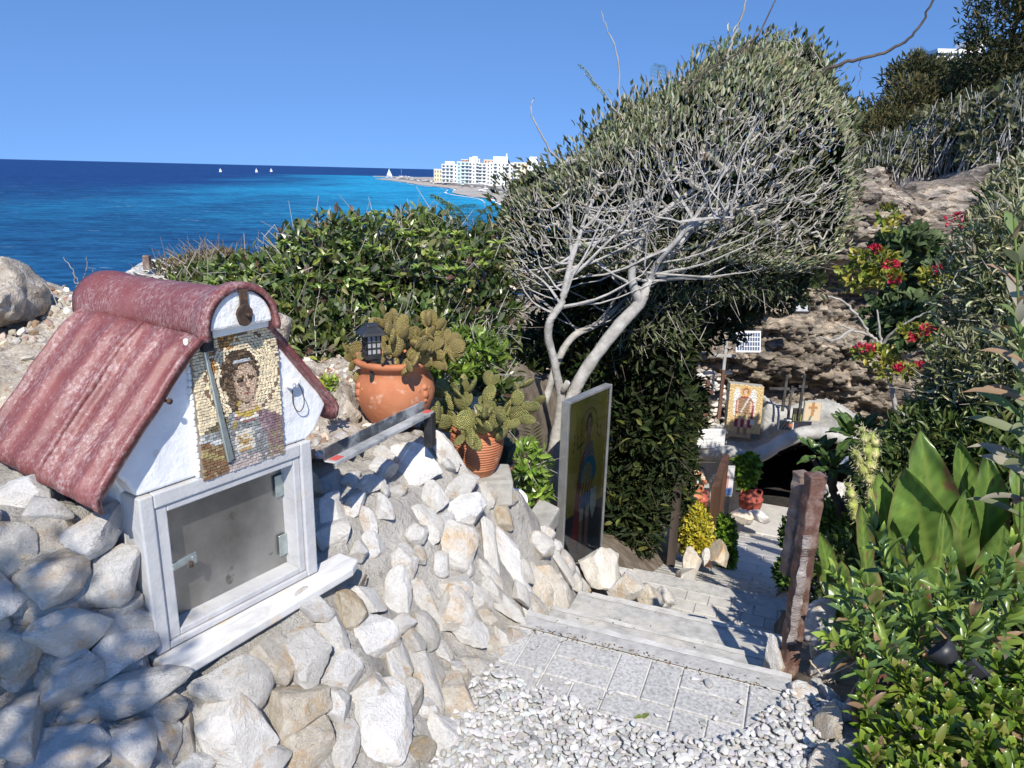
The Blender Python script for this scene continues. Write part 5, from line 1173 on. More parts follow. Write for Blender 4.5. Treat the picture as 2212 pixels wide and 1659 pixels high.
def foliage(parent, E, n, rng, L, W, cols, probs, mat=LEAF, tmpl=LT6, name='foliage', out=.55, up=.35, jit=.5, lump=.16, freq=2.6, lo=.72, front=.35, amt=.18):
    P, O = blob_points(E, n, rng, lo, 1.06, lump, freq, 3, front); m = len(P); D = unit(O * out + np.array([0, 0, up]) + rng.normal(0, jit, (m, 3)))
    Nh = O + rng.normal(0, .45, (m, 3)) + np.array([0, 0, .5]); o = leafobj(name, P, D, Nh, rng.uniform(*L, m), rng.uniform(*W, m), vary(rng, m, cols, probs, amt), mat, None, tmpl)
    if parent is not None: into(o, parent); o['kind'] = 'stuff'
    return o, P, O
def bush(name, label, cat, lst, n, L, W, cols, probs, seed, mat=LEAF, twig=None, ntw=0, twlen=(.1, .3), twmat=None, group=None, core=True, **kw):
    rng = np.random.default_rng(seed); E = ellipsoids(lst); c0 = E[0][0]; zb = min(c[2] - r[2] for c, r in E)
    t = thing(name, label, cat, (c0[0], c0[1], zb), 0, group); bpy.context.view_layer.update()
    o, P, O = foliage(t, E, n, rng, L, W, cols, probs, mat, **kw)
    if core:
        P2, O2 = blob_points(E, n // 3, rng, .35, .72, .1, 2, 5, .2); m = len(P2)
        into(leafobj('inner_leaves', P2, unit(rng.normal(0, 1, (m, 3))), rng.normal(0, 1, (m, 3)), L[1] * 1.25, W[1] * 1.5, vary(rng, m, cols[:2]), mat, None, LT2), t)
    if ntw:
        i = rng.choice(len(P), ntw); Pt, Ot = P[i], O[i]; D = unit(Ot + rng.normal(0, .6, Pt.shape) + np.array([0, 0, .25])); Lt = rng.uniform(*twlen, ntw)
        polys = []
        for p, d, l in zip(Pt, D, Lt):
            q = p - d * l * .5; mid = q + d * l * .5 + rng.normal(0, .03, 3); polys += [(np.array([q, mid]), np.array([.0035, .0026])), (np.array([mid, q + d * l]), np.array([.0026, .0013]))]
        V, F = seg_tubes(polys, 3); tag(into(npobj('twigs', V, F, twmat or TWIG, None), t), kind='stuff')
    return t, E, P, O
GREENS = [(.055, .085, .022), (.09, .13, .032), (.15, .18, .06), (.2, .23, .055), (.14, .155, .095), (.11, .07, .045), (.36, .35, .15)]
bush('coastal_bush', 'broad glossy leaved green bush on the cliff edge behind the pots', 'bush',
     [(770, 590, 190, 125, 4.7, .55), (600, 640, 150, 90, 4.4, .5), (930, 600, 150, 120, 4.9, .5), (1030, 660, 90, 150, 4.8, .45), (470, 625, 95, 55, 4.7, .4), (700, 760, 100, 90, 4.0, .35), (900, 760, 150, 110, 4.2, .4), (1030, 850, 90, 110, 4.2, .35), (640, 720, 70, 60, 4.0, .3)],
     13500, (.045, .08), (.025, .042), GREENS, [.24, .28, .17, .06, .16, .07, .02], 31, LEAF_GLOSS, ntw=900, twlen=(.12, .42), lump=.24, freq=3.2, amt=.28)
rngb = np.random.default_rng(310); cb = bpy.data.objects['coastal_bush']; Ps, Ds, Ns = [], [], []
for i in range(60):
    x_ = rngb.uniform(430, 1080); y_ = np.interp(x_, [400, 560, 760, 930, 1080], [590, 540, 462, 480, 520]) + abs(rngb.normal(0, 90)); Yb = np.interp(y_, [460, 760], [4.3, 3.85]) ; q = at(x_, y_, Yb)
    for k in range(8): a_ = k * 2.4; Ps.append(q); Ds.append([math.cos(a_), math.sin(a_) - .2, rngb.uniform(.3, 1.2)]); Ns.append([-math.cos(a_) * .5, -.4, 1])
m_ = len(Ps); tag(into(leafobj('young_shoots', np.array(Ps), np.array(Ds), np.array(Ns), rngb.uniform(.04, .07, m_), rngb.uniform(.016, .024, m_), vary(rngb, m_, [(.2, .28, .05), (.3, .36, .08), (.15, .22, .04)]), LEAF_GLOSS, None, LT6), cb), kind='stuff')
bush('dry_shrub', 'brown dry scrub at the left end of the green bush', 'shrub', [(410, 590, 70, 36, 5.0, .3), (470, 572, 60, 30, 5.1, .3)], 1500, (.03, .05), (.012, .02), [(.16, .11, .06), (.24, .19, .11), (.13, .14, .05)], None, 32, LEAF_MATT, ntw=230, twlen=(.12, .34), twmat=pmat('brown_twig', [(.3, (.13, .1, .07)), (.7, (.24, .2, .15))], 9, .9, rnd=False), core=False)
bush('bright_shrub', 'light green young shrub between the two cactus pots', 'shrub', [(1010, 760, 70, 45, 3.6, .14), (960, 800, 50, 40, 3.45, .12)], 900, (.04, .065), (.02, .03), [(.13, .2, .03), (.2, .28, .05), (.09, .14, .03)], None, 33, LEAF_GLOSS, ntw=40, core=False)
bush('ground_plant', 'tiny bright green seedling at the shrine eave', 'plant', [(708, 838, 14, 14, 2.5, .03)], 60, (.03, .05), (.014, .02), [(.2, .28, .04), (.3, .36, .06)], None, 34, LEAF_GLOSS, core=False)
bush('leafy_sapling', 'bright green leafy sapling in front of the tree trunk', 'plant', [(1140, 1000, 38, 36, 3.75, .1), (1150, 1060, 36, 26, 3.8, .1)], 260, (.05, .08), (.025, .04), [(.12, .2, .03), (.22, .33, .06)], None, 35, LEAF_GLOSS, ntw=20, core=False)
# shrubs behind the panel; dark ones have tree shade put into leaf colours
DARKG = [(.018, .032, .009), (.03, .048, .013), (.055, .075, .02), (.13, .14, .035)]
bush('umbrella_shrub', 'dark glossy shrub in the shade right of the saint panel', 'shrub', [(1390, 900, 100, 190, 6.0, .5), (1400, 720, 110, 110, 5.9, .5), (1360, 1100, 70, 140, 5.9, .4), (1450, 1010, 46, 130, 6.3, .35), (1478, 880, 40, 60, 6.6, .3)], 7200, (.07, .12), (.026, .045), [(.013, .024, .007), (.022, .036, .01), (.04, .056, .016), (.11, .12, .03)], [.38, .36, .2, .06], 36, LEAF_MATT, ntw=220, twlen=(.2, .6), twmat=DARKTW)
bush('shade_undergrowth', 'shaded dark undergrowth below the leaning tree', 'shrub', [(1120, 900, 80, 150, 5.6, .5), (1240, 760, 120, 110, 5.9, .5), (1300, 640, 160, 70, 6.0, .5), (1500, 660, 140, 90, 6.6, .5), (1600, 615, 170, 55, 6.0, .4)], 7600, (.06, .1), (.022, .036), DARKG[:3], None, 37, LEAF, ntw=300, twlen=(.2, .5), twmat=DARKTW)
bush('hanging_foliage', 'grey green leaves hanging below the crown in front of the cliff', 'shrub', [(1400, 680, 110, 70, 5.6, .35), (1560, 605, 150, 36, 5.6, .35)], 2200, (.06, .1), (.015, .024), [(.1, .12, .06), (.16, .175, .1), (.07, .09, .035)], None, 38, LEAF_MATT, ntw=200, twlen=(.2, .6), core=False, up=-.3)
t_, E_, P_, O_ = bush('golden_shrub', 'round yellow leaved shrub beside the sloping path', 'shrub', [(1503, 1150, 34, 62, 6.3, .3)], 2600, (.03, .05), (.022, .032), [(.42, .36, .03), (.55, .48, .06), (.3, .28, .03), (.2, .2, .03)], [.4, .3, .2, .1], 39, LEAF, lump=.08)
bush('path_shrub', 'bright green shrub right of the yellow one by the path', 'shrub', [(1565, 1150, 22, 40, 6.5, .16), (1568, 1200, 20, 30, 6.4, .14)], 1100, (.035, .055), (.026, .036), [(.12, .22, .025), (.2, .32, .04), (.07, .13, .02)], None, 40, LEAF_GLOSS)
# feathery acacia fronds above the bush
def frond(parent, p0, p1, sag, npin, plen, rng, cols, name='frond'):
    p0, p1 = np.array(p0), np.array(p1); mid = (p0 + p1) / 2 + np.array([0, 0, sag]); C_ = bez(p0, mid, p1, npin + 2); ax = unit(p1 - p0); sd = unit(np.cross(ax, [0, -.35, 1.0]))
    Ps, Ds, polys = [], [], [(C_, np.linspace(.003, .001, len(C_)))]
    for i in range(1, npin + 1):
        for s in (-1, 1):
            d = unit(sd * s + ax * .55 + np.array([0, 0, -.25]) + rng.normal(0, .08, 3)); L_ = plen * math.sin(math.pi * (i + .8) / (npin + 2.2)) ** .7; k = 12
            for j in range(k):
                q = C_[i] + d * L_ * (j + .5) / k + np.array([0, 0, -.25 * L_ * ((j + .5) / k) ** 2])
                for s2 in (-1, 1): Ps.append(q); Ds.append(unit(ax * s2 * .9 + d * .35))
    Ps, Ds = np.array(Ps), np.array(Ds); m = len(Ps); V, F, C = leaf_arrays(Ps, Ds, np.array([[0, -.3, 1.0]]) + rng.normal(0, .2, (m, 3)), plen * .13, plen * .045, vary(rng, m, cols), LT2)
    o = npobj(name, V, F, LEAF, None, C); into(o, parent); V, F = tubes_np(polys, 4); into(npobj('stem', V, F, TWIG, None), parent)
aca = thing('feathery_acacia', 'feathery light green acacia fronds above the bush beside the sea', 'shrub', tuple(at(1010, 560, 4.9))); bpy.context.view_layer.update()
FG = [(.13, .2, .035), (.19, .26, .05), (.09, .15, .03)]; rng = np.random.default_rng(44)
for (a, b, s) in [((985, 500), (890, 462), .1), ((1000, 490), (935, 424), .1), ((1010, 480), (960, 440), .08), ((1020, 500), (1062, 446), .08), ((990, 530), (900, 500), .1), ((1000, 540), (930, 520), .08), ((1030, 520), (1075, 500), .06), ((1010, 560), (915, 550), .1), ((1040, 560), (1080, 545), .06), ((1010, 510), (1010, 442), .08), ((985, 560), (900, 580), .1), ((1050, 600), (960, 600), .1), ((1040, 640), (980, 650), .08), ((1060, 690), (1010, 700), .08)]:
    frond(aca, at(*a, 4.75), at(*b, 4.6), s, 9, .1, rng, FG)
for (a, b) in [((1290, 190), (1250, 140)), ((1320, 225), (1275, 175)), ((1550, 115), (1510, 98)), ((1570, 120), (1540, 90)), ((1680, 90), (1720, 110)), ((1420, 190), (1425, 140))]: frond(tree, at(*a, 4.75), at(*b, 4.7), .05, 6, .06, rng, FG, 'acacia_sprig')
shoot(tree, [(1340, 250, 4.75), (1300, 200, 4.75), (1262, 160, 4.75)], .005, .002, TWIG)
# cycad and agave by the trunk
cy = thing('cycad', 'dark cycad fronds at the foot of the leaning tree', 'cycad', tuple(at(1160, 1110, 4.1))); bpy.context.view_layer.update()
for (b, s) in [((1125, 960), .1), ((1150, 930), .1), ((1180, 1000), .08), ((1110, 1030), .06), ((1165, 1020), .1)]:
    p0, p1 = at(1160, 1110, 4.1), at(*b, 4.0); C_ = bez(p0, (p0 + p1) / 2 + np.array([0, -.05, s]), p1, 20); ax = unit(np.gradient(C_, axis=0)); Ps, Ds = [], []
    for i in range(2, 20):
        sdv = unit(np.cross(ax[i], [0.2, -1, .2]))
        for sgn in (-1, 1): Ps.append(C_[i]); Ds.append(unit(sdv * sgn + ax[i] * .5))
    m = len(Ps); V, F, C = leaf_arrays(np.array(Ps), np.array(Ds), np.array([[0, -1., .4]]) * np.ones((m, 1)), .07, .008, vary(np.random.default_rng(1), m, [(.04, .08, .025), (.06, .11, .03)])); into(npobj('frond', V, F, LEAF_GLOSS, None, C), cy)
# white rock, stump, boulder, dry weeds on the left skyline
def big_rock(name, label, px, py, Y, w, h, dp, kind, seed, cat='rock', rot=0):
    p = at(px, py, Y); k = np.dot(p - CAM, FWD) / FPX; V, F = stone_shape(seed, 4, 9, .09); V = V * np.array([w * k / 2, dp / 2, h * k / 2]); V = V + unit(V) * (.03 * fbm(V, 9, 4, seed))[:, None]
    o = npobj(name, V, F, kind, None, None, True); o.location = p; o.rotation_euler = (0, rot, 0); return tag(o, label, cat)
CONGL = pmat('conglomerate', [(.3, (.24, .2, .16)), (.5, (.42, .37, .3)), (.7, (.6, .55, .47))], 16, .92, ((25, .9, .02), (90, .9, .008)), rnd=False, spots=((60, .58, .66, (.3, .2, .13)), (50, .6, .68, (.7, .66, .6)), (8, .6, .75, (.2, .17, .14))))
WROCK = pmat('white_sea_rock', [(.3, (.42, .4, .37)), (.5, (.62, .6, .56)), (.7, (.74, .72, .68))], 7, .9, ((12, .9, .04), (50, .8, .01)), rnd=False, spots=((14, .62, .74, (.3, .27, .23)),))
big_rock('boulder', 'pale beige boulder at the left edge behind the shrine', 8, 632, 2.9, 120, 130, .4, CONGL, 61)
big_rock('boulder', 'smaller rough boulder leaning on the beige one at the left edge', 10, 668, 2.75, 86, 90, .25, CONGL, 66)
big_rock('white_rock', 'white sunlit rock hump above the shrine roof', 335, 596, 4.9, 190, 80, .5, WROCK, 62)
big_rock('rough_rock', 'pebbly conglomerate rock right of the shrine ridge', 592, 700, 3.0, 90, 80, .22, CONGL, 63)
big_rock('rough_rock', 'pebbly reddish ground rock left of the bellied pot', 740, 880, 2.9, 110, 90, .25, CONGL, 64)
m = MB(); p = at(318, 567, 4.7); m.box((0, 0, 0), (.045, .045, .09), taper=.9); o = m.build('wooden_stump', BROWN2, None, bevel=.006); o.location = p; tag(o, 'short grey wooden stump on the white rock', 'stump')
wd = thing('dry_weed', 'bare dry weed sprig against the sea left of the ridge tile', 'weed', tuple(at(173, 650, 3.4))); bpy.context.view_layer.update()
for l in [[(175, 650, 3.4), (172, 615, 3.4), (160, 590, 3.4), (138, 555, 3.4)], [(175, 640, 3.4), (178, 610, 3.4), (186, 580, 3.4), (188, 555, 3.4)], [(174, 625, 3.4), (160, 605, 3.4), (158, 590, 3.4)], [(178, 622, 3.4), (195, 600, 3.4), (203, 585, 3.4)], [(180, 630, 3.4), (205, 610, 3.4), (220, 588, 3.4)], [(150, 690, 3.0), (120, 650, 3.0), (98, 612, 3.0)]]: shoot(wd, l, .003, .0014, TWIG, 'stem')
# conglomerate bank behind the shrine: pebbly ground with its own relief
X, Y, F = grid(-4.6, -.3, 1.35, 5.6, .022); s_, w_ = to_sw(X, Y); Zc = ground_z(X, Y); P = np.c_[X, Y, Zc]
Zc = Zc + .04 + .05 * fbm(P, 3.2, 3, 4) + .022 * np.abs(fbm(P, 17, 3, 6)) + .012 * fbm(P, 40, 2, 7)
sn = (X - SH0[0]) * SHN[0] + (Y - SH0[1]) * SHN[1]; sS = (X - SH0[0]) * SHU[0] + (Y - SH0[1]) * SHU[1]
keep = (w_ < -1.15 - .1 * vn(P, 4, 2)) & (sn < -.12) & ~((sn > -.5) & (sS < .1)) & ((sn < -.25) | (sS < -.2) | (sS > .55)); fk = keep[F].all(1); used = np.unique(F[fk]); rem = -np.ones(len(X), int); rem[used] = np.arange(len(used))
tag(npobj('pebbly_bank', np.c_[X, Y, Zc][used], rem[F[fk]], CONGL, None, None, True), kind='structure')
bk = np.c_[X, Y, Zc][used]; bk = bk[bk[:, 1] < 3.9]; rng = np.random.default_rng(55); q = bk[rng.choice(len(bk), 3600)]
sh = [stone_shape(700 + i, 1, 5, .03)[0] for i in range(8)]; F1 = ICO[1][1]; sz = rng.uniform(.007, .02, len(q)); R = rng.normal(0, 1, (len(q), 3, 3)); R = np.linalg.qr(R)[0]
VV = np.einsum('nij,nkj->nki', R, np.array([sh[i % 8] for i in range(len(q))]) * np.array([1.2, 1, .75]) * sz[:, None, None]) + q[:, None] + np.array([0, 0, .004]); FF = (F1[None] + (np.arange(len(q)) * len(sh[0]))[:, None, None]).reshape(-1, 3)
CC = np.repeat(vary(rng, len(q), [(.5, .44, .35), (.36, .28, .2), (.62, .58, .5), (.3, .2, .14)]), len(sh[0]), axis=0)
tag(npobj('bank_pebbles', VV.reshape(-1, 3), FF, colmat('pebble_colours', .9), None, CC), 'small cemented pebbles in the rough bank behind the shrine', 'pebbles', kind='stuff')
# ================================================================ GROTTO
def cliff_mat():
    m, nt, b = newmat('layered_conglomerate'); v = coords(nt, 'Object', False); vl = nd(nt, 'VectorMath', {'operation': 'MULTIPLY'}, i0=v, i1=(.7, .7, 2.4)).outputs[0]
    c = ramp(nt, noise(nt, vl, 1.6, 6, .65), [(.3, (.15, .13, .11)), (.48, (.3, .26, .22)), (.62, (.42, .375, .32)), (.75, (.55, .5, .435))])
    vo = nd(nt, 'TexVoronoi', Vector=vl, Scale=9.0, Randomness=1.0); bw = nd(nt, 'RGBToBW', Color=vo.outputs['Color'])
    c = mixc(nt, .75, c, ramp(nt, bw.outputs[0], [(.0, (.42, .4, .38)), (.45, (.85, .83, .8)), (.62, (1.35, 1.28, 1.18)), (1.0, (1.9, 1.75, 1.55))]), 'MULTIPLY')
    c = mixc(nt, ramp(nt, noise(nt, v, 1.0, 5, .7), [(.6, (0, 0, 0)), (.76, (.7, .7, .7))]), c, (.13, .12, .105))
    nt.links.new(c, b.inputs['Base Color']); b.inputs['Roughness'].default_value = .93; b.inputs['Specular IOR Level'].default_value = .2
    nn = bump(nt, vo.outputs['Distance'], .9, .06); nn = bump(nt, noise(nt, vl, 22, 6, .75), .9, .05, nn); nt.links.new(nn, b.inputs['Normal']); return m
CLIFF = cliff_mat()
OPEN = [(1630, 1122), (1627, 1060), (1632, 1005), (1650, 985), (1690, 965), (1740, 950), (1790, 946), (1835, 962), (1850, 1000), (1852, 1122)]
def cliff_base(x): return 12.35 + .1 * np.sin(x * 1.1) - .55 * np.clip(x - 6.6, 0, 9) + .25 * np.clip(2.2 - x, 0, 9)
def build_cliff():
    xs = np.linspace(-.6, 11.5, 330); nz = 210; nb = 24; V = []
    zt = 1.75 + .5 * smooth(xs, 6.2, 8.6) + .45 * fbm(np.c_[xs, xs * 0, xs * 0], .9, 3, 2) - 1.9 * smooth(-xs, -3.6, -1.0) * 1.2
    rows = []
    for j in range(nz):
        t = j / (nz - 1); z = -5.2 + (zt + 5.2) * t; P = np.c_[xs, xs * 0 + 12, z]; Pl = P * np.array([.75, 1, 1.9])
        o = .42 * fbm(Pl, .8, 3, 11) + .2 * fbm(Pl, 2.2, 3, 12) + .15 * np.abs(fbm(Pl, 5, 4, 13)) + .07 * fbm(P, 13, 3, 14) + .045 * fbm(P, 30, 2, 15)
        led = .22 * np.sin(z * 3.1 + .8 * fbm(P, .6, 2, 5)) * smooth(z, -1.8, -.4)
        y = cliff_base(xs) - o - led - .35 * smooth(z, -1.9, -.2) * smooth(-xs, -8, -4) + .5 * (1 - t) * 0 + .3 * smooth(np.full_like(xs, t), .95, 1.0)
        rows.append(np.c_[xs, y, z])
    top = rows[-1]
    for j in range(1, nb):
        q = top.copy(); q[:, 1] += j * .35; q[:, 2] += -.05 * j + .1 * fbm(np.c_[xs, xs * 0 + j * .4, xs * 0], 1.3, 3, 8); rows.append(q)
    V = np.vstack(rows); n, m_ = len(rows), len(xs); i = np.arange(n - 1)[:, None] * m_ + np.arange(m_ - 1)[None]; F = np.stack([i, i + 1, i + m_ + 1, i + m_], -1).reshape(-1, 4)
    op = np.array([at(a, b, 12.1)[[0, 2]] for a, b in OPEN]); c = V[F].mean(1); hole = inpoly(c[:, 0], c[:, 2], op) & (c[:, 1] < 13.2)
    # a dark overhang slot and a cavity higher up are real hollows
    o = npobj('rock_cliff', V, F[~hole], CLIFF, None, None, True); tag(o, 'layered brown conglomerate cliff around the cave chapel', 'cliff'); return V, op
CV, OP = build_cliff()
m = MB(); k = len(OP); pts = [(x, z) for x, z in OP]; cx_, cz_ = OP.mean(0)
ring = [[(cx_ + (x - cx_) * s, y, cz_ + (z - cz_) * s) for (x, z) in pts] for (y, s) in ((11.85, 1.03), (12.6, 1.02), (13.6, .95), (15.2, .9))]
m.add([q for r in ring for q in r], [(r * k + i, (r + 1) * k + i, (r + 1) * k + (i + 1) % k, r * k + (i + 1) % k) for r in range(3) for i in range(k)] + [tuple(range(3 * k, 4 * k))]); tag(m.build('cave', pmat('cave_shade_rock', [(.4, (.018, .016, .014)), (.6, (.035, .03, .026))], 3, .95, ((8, .8, .1),), rnd=False)), 'dark mouth of the cave chapel at the end of the path', 'cave')  # rock coloured almost black to stand for the darkness inside the cave
# cement front
CEM = pmat('smooth_cement', [(.3, (.3, .295, .28)), (.5, (.41, .405, .385)), (.7, (.52, .515, .49))], 2.6, .9, ((5, .7, .06), (30, .6, .015)), rnd=False, spots=((3.5, .55, .75, (.26, .255, .245)), (9, .64, .75, (.58, .56, .52))))
def patch(name, poly, Y, res, mat, bulge=.05, minus=None, parent=None, seed=3, yfn=None):
    P = np.array([at(a, b, Y)[[0, 2]] for a, b in poly]); x0, z0 = P.min(0); x1, z1 = P.max(0); xs = np.arange(x0 - res, x1 + res, res); zs = np.arange(z0 - res, z1 + res, res); X, Z = np.meshgrid(xs, zs)
    X, Z = X.ravel(), Z.ravel(); d = polydist(X, Z, P); ins = inpoly(X, Z, P); Q = np.c_[X, X * 0 + Y, Z]
    y = Y - bulge * np.sqrt(np.clip(d / .12, 0, 1)) * ins + .12 * (~ins) - .05 * fbm(Q, 1.6, 3, seed) - .012 * fbm(Q, 9, 3, seed + 1); 
    n, m_ = len(zs), len(xs); i = np.arange(n - 1)[:, None] * m_ + np.arange(m_ - 1)[None]; F = np.stack([i, i + 1, i + m_ + 1, i + m_], -1).reshape(-1, 4); keep = ins[F].any(1)
    if minus is not None: c = np.c_[X, Z][F].mean(1); keep &= ~inpoly(c[:, 0], c[:, 1], np.array([at(a, b, Y)[[0, 2]] for a, b in minus]))
    return npobj(name, np.c_[X, y, Z], F[keep], mat, parent, None, True)
grot = thing('chapel_front', 'grey cement front with a wavy brow moulding above the cave mouth', 'chapel front', tuple(at(1640, 1118, 11.8))); bpy.context.view_layer.update()
into(patch('cement_wall', [(1478, 1125), (1482, 1030), (1490, 985), (1498, 955), (1540, 950), (1568, 948), (1640, 950), (1648, 900), (1656, 862), (1680, 878), (1715, 884), (1745, 872), (1790, 866), (1830, 884), (1858, 905), (1862, 980), (1850, 990), (1800, 950), (1740, 950), (1690, 966), (1650, 986), (1634, 1005), (1627, 1060), (1630, 1122)], 11.75, .022, CEM, .1, OPEN), grot)
br = catmull([at(*q) for q in [(1503, 990, 11.45), (1530, 980, 11.35), (1575, 978, 11.3), (1615, 990, 11.3), (1650, 978, 11.3), (1695, 952, 11.3), (1740, 936, 11.3), (1785, 936, 11.3), (1830, 956, 11.35), (1868, 1000, 11.45)]], 7)
V, F = tubes_np([(br, np.interp(np.linspace(0, 1, len(br)), [0, .15, .4, .6, .8, 1], [.06, .12, .13, .12, .11, .09]))], 12); V = V + unit(V - V.mean(0)) * (.025 * fbm(V, 3.5, 3, 4))[:, None]; into(npobj('brow_moulding', V, F, CEM, None, None, True), grot)
into(patch('jamb_rock', [(1578, 1120), (1580, 1020), (1600, 1000), (1622, 1010), (1626, 1060), (1628, 1122)], 11.55, .045, WROCK, .22, seed=9), grot)
# stacked stone strip left of the angel
stk = thing('stone_facing', 'strip of small stacked white stones left of the angel mosaic', 'stone facing', tuple(at(1560, 940, 11.75))); bpy.context.view_layer.update(); rng = np.random.default_rng(70)
for i in range(70):
    p = at(rng.uniform(1508, 1574), rng.uniform(800, 948), 11.75); o = stone(None, p, (0, -1, .2), rng.uniform(.1, .2), rng.uniform(.06, .1), .12, rng.normal(0, .3), 'w' if rng.random() < .6 else 'g', rng, 'stone', .35); into(o, stk)
# angel mosaic
def angel(u, v):
    c = np.array([.62, .47, .24]) * (1 + .06 * math.sin(u * 60 + v * 31))
    def E(cu, cv, ru, rv): return ((u - cu) / ru) ** 2 + ((v - cv) / rv) ** 2 < 1
    if v > .9: c = np.array([.45, .33, .2])
    if v > .9 and u > .72: c = np.array([.12, .13, .12])
    for s in (-1, 1):
        if E(.47 + s * .24, .24, .1, .17) or E(.47 + s * .27, .4, .06, .2): c = np.array([.68, .68, .66])
    if E(.48, .12, .15, .095): c = np.array([.62, .36, .14])
    if .22 < v < .8 and abs(u - .48) < np.interp(v, [.22, .3, .5, .8], [.12, .26, .27, .26]): c = np.array([.3, .05, .07])
    if .24 < v < .58 and abs(u - .47) < .2: c = np.array([.3, .19, .11])
    for s in (-1, 1):
        if .3 < v < .5 and abs(u - .47 - s * .2) < .035: c = np.array([.62, .42, .31])
    if .55 < v < .65 and abs(u - .46) < .22: c = np.array([.66, .5, .26])
    for s in (-1, 1):
        if .64 < v < .94 and abs(u - .46 - s * .1) < .05: c = np.array([.62, .42, .32]) if v < .8 else np.array([.3, .2, .13])
    if E(.48, .12, .085, .07): c = np.array([.24, .11, .05])
    if E(.48, .135, .055, .055): c = np.array([.66, .46, .34])
    if .2 < v < .52 and abs((u - .5) + (v - .36) * .75) < .022: c = np.array([.66, .66, .66])
    if .62 < v < .74 and abs(u - .74) < .055: c = np.array([.72, .72, .7])
    return c
q = [at(1578, 828, 11.55), at(1651, 836, 11.55), at(1640, 950, 11.6), at(1567, 941, 11.6)]; nu, nv_ = 40, 64
VV, CC = [], []
rng = np.random.default_rng(71)
for j in range(nv_):
    for i in range(nu):
        a, b = i / (nu - 1), j / (nv_ - 1); p = (q[0] * (1 - a) + q[1] * a) * (1 - b) + (q[3] * (1 - a) + q[2] * a) * b; VV.append(p + np.array([0, rng.uniform(-.006, .006), 0])); CC.append(angel(a, b) * rng.uniform(.85, 1.12))
i = np.arange(nv_ - 1)[:, None] * nu + np.arange(nu - 1)[None]
am = npobj('angel_mosaic', np.array(VV), np.stack([i, i + nu, i + nu + 1, i + 1], -1).reshape(-1, 4), CHIP, None, np.array(CC)); tag(am, 'tall mosaic of a winged angel with sword on gold beside the cave', 'mosaic')
m = MB(); n_ = np.array([0, .1, 0]); m.add([q[0] + n_ * .1, q[1] + n_ * .1, q[2] + n_ * .1, q[3] + n_ * .1, q[0] + n_ * 1.5, q[1] + n_ * 1.5, q[2] + n_ * 1.5, q[3] + n_ * 1.5], [(0, 1, 2, 3), (0, 4, 5, 1), (1, 5, 6, 2), (2, 6, 7, 3), (3, 7, 4, 0)]); m.build('mosaic_slab', CEM, am)
# sign
sp = at(1531, 947, 11.3); sg = thing('notice_board', 'white notice board with faded capital lettering left of the cave', 'sign', tuple(sp), .05)
kk = 11.9 / FPX; m = MB(); m.box((0, 0, 0), (70 * kk, .04, 44 * kk)); m.build('board', flat('sign_white', (.82, .82, .8), .5), sg, bevel=.004)
FADE = pmat('faded_lettering', [(.4, (.42, .42, .42)), (.6, (.55, .55, .55))], 6, .8)
for i, tx in enumerate(['KINDLY REQUESTED', 'NOT TO LEAVE', 'MONEY', 'ΠΑΡΑΚΑΛΩ ΝΑ ΜΗ', 'ΑΦΗΝΕΤΕ ΛΕΦΤΑ']):
    cu = bpy.data.curves.new('lettering', 'FONT'); cu.body = tx; cu.size = .062; cu.align_x = 'CENTER'; cu.align_y = 'CENTER'; cu.materials.append(FADE); cu.extrude = .0006
    o = bpy.data.objects.new('lettering', cu); link(o); bpy.context.view_layer.update(); me = bpy.data.meshes.new_from_object(o.evaluated_get(bpy.context.evaluated_depsgraph_get())); bpy.data.objects.remove(o); o = bpy.data.objects.new('lettering', me); o.rotation_euler = (math.pi / 2, 0, 0); o.location = (0.01, -.022, .115 - i * .058); link(o, sg)
# solar panel
ps = at(1616, 738, 11.2); so = thing('solar_module', 'small white framed solar panel fixed to the cliff above the angel', 'solar panel', tuple(ps)); so.rotation_euler = (math.radians(-14), 0, .06)
m = MB(); m.box((0, 0, 0), (.39, .03, .33)); m.build('frame', flat('panel_frame', (.8, .8, .8), .5), so, bevel=.004); CELL = flat('solar_cell', (.1, .13, .2), .25)
for i in range(9):
    for j in range(4): bpart('cell', CELL, so, ((i - 4) * .04, -.0165, (j - 1.5) * .071), (.031, .004, .058))
m = MB(); m.box((0, .12, .05), (.05, .22, .04)); m.build('bracket', BLK, so)
for (x, y, Y, lab) in [(1562, 690, 11.3, 'black floodlight on the cliff left of the solar panel'), (1731, 666, 11.3, 'black floodlight high on the cliff right of the solar panel')]:
    f = thing('floodlight', lab, 'floodlight', tuple(at(x, y, Y)), 0, 'floodlights on the cliff'); f.rotation_euler = (-.35, 0, 0); m = MB(); m.box((0, 0, 0), (.24, .1, .15)); m.build('housing', BLK, f, bevel=.01); m = MB(); m.box((0, -.052, .0), (.2, .012, .11)); m.build('glass', FROST, f); m = MB(); m.box((0, .12, -.03), (.04, .2, .03)); m.build('bracket', BLK, f)
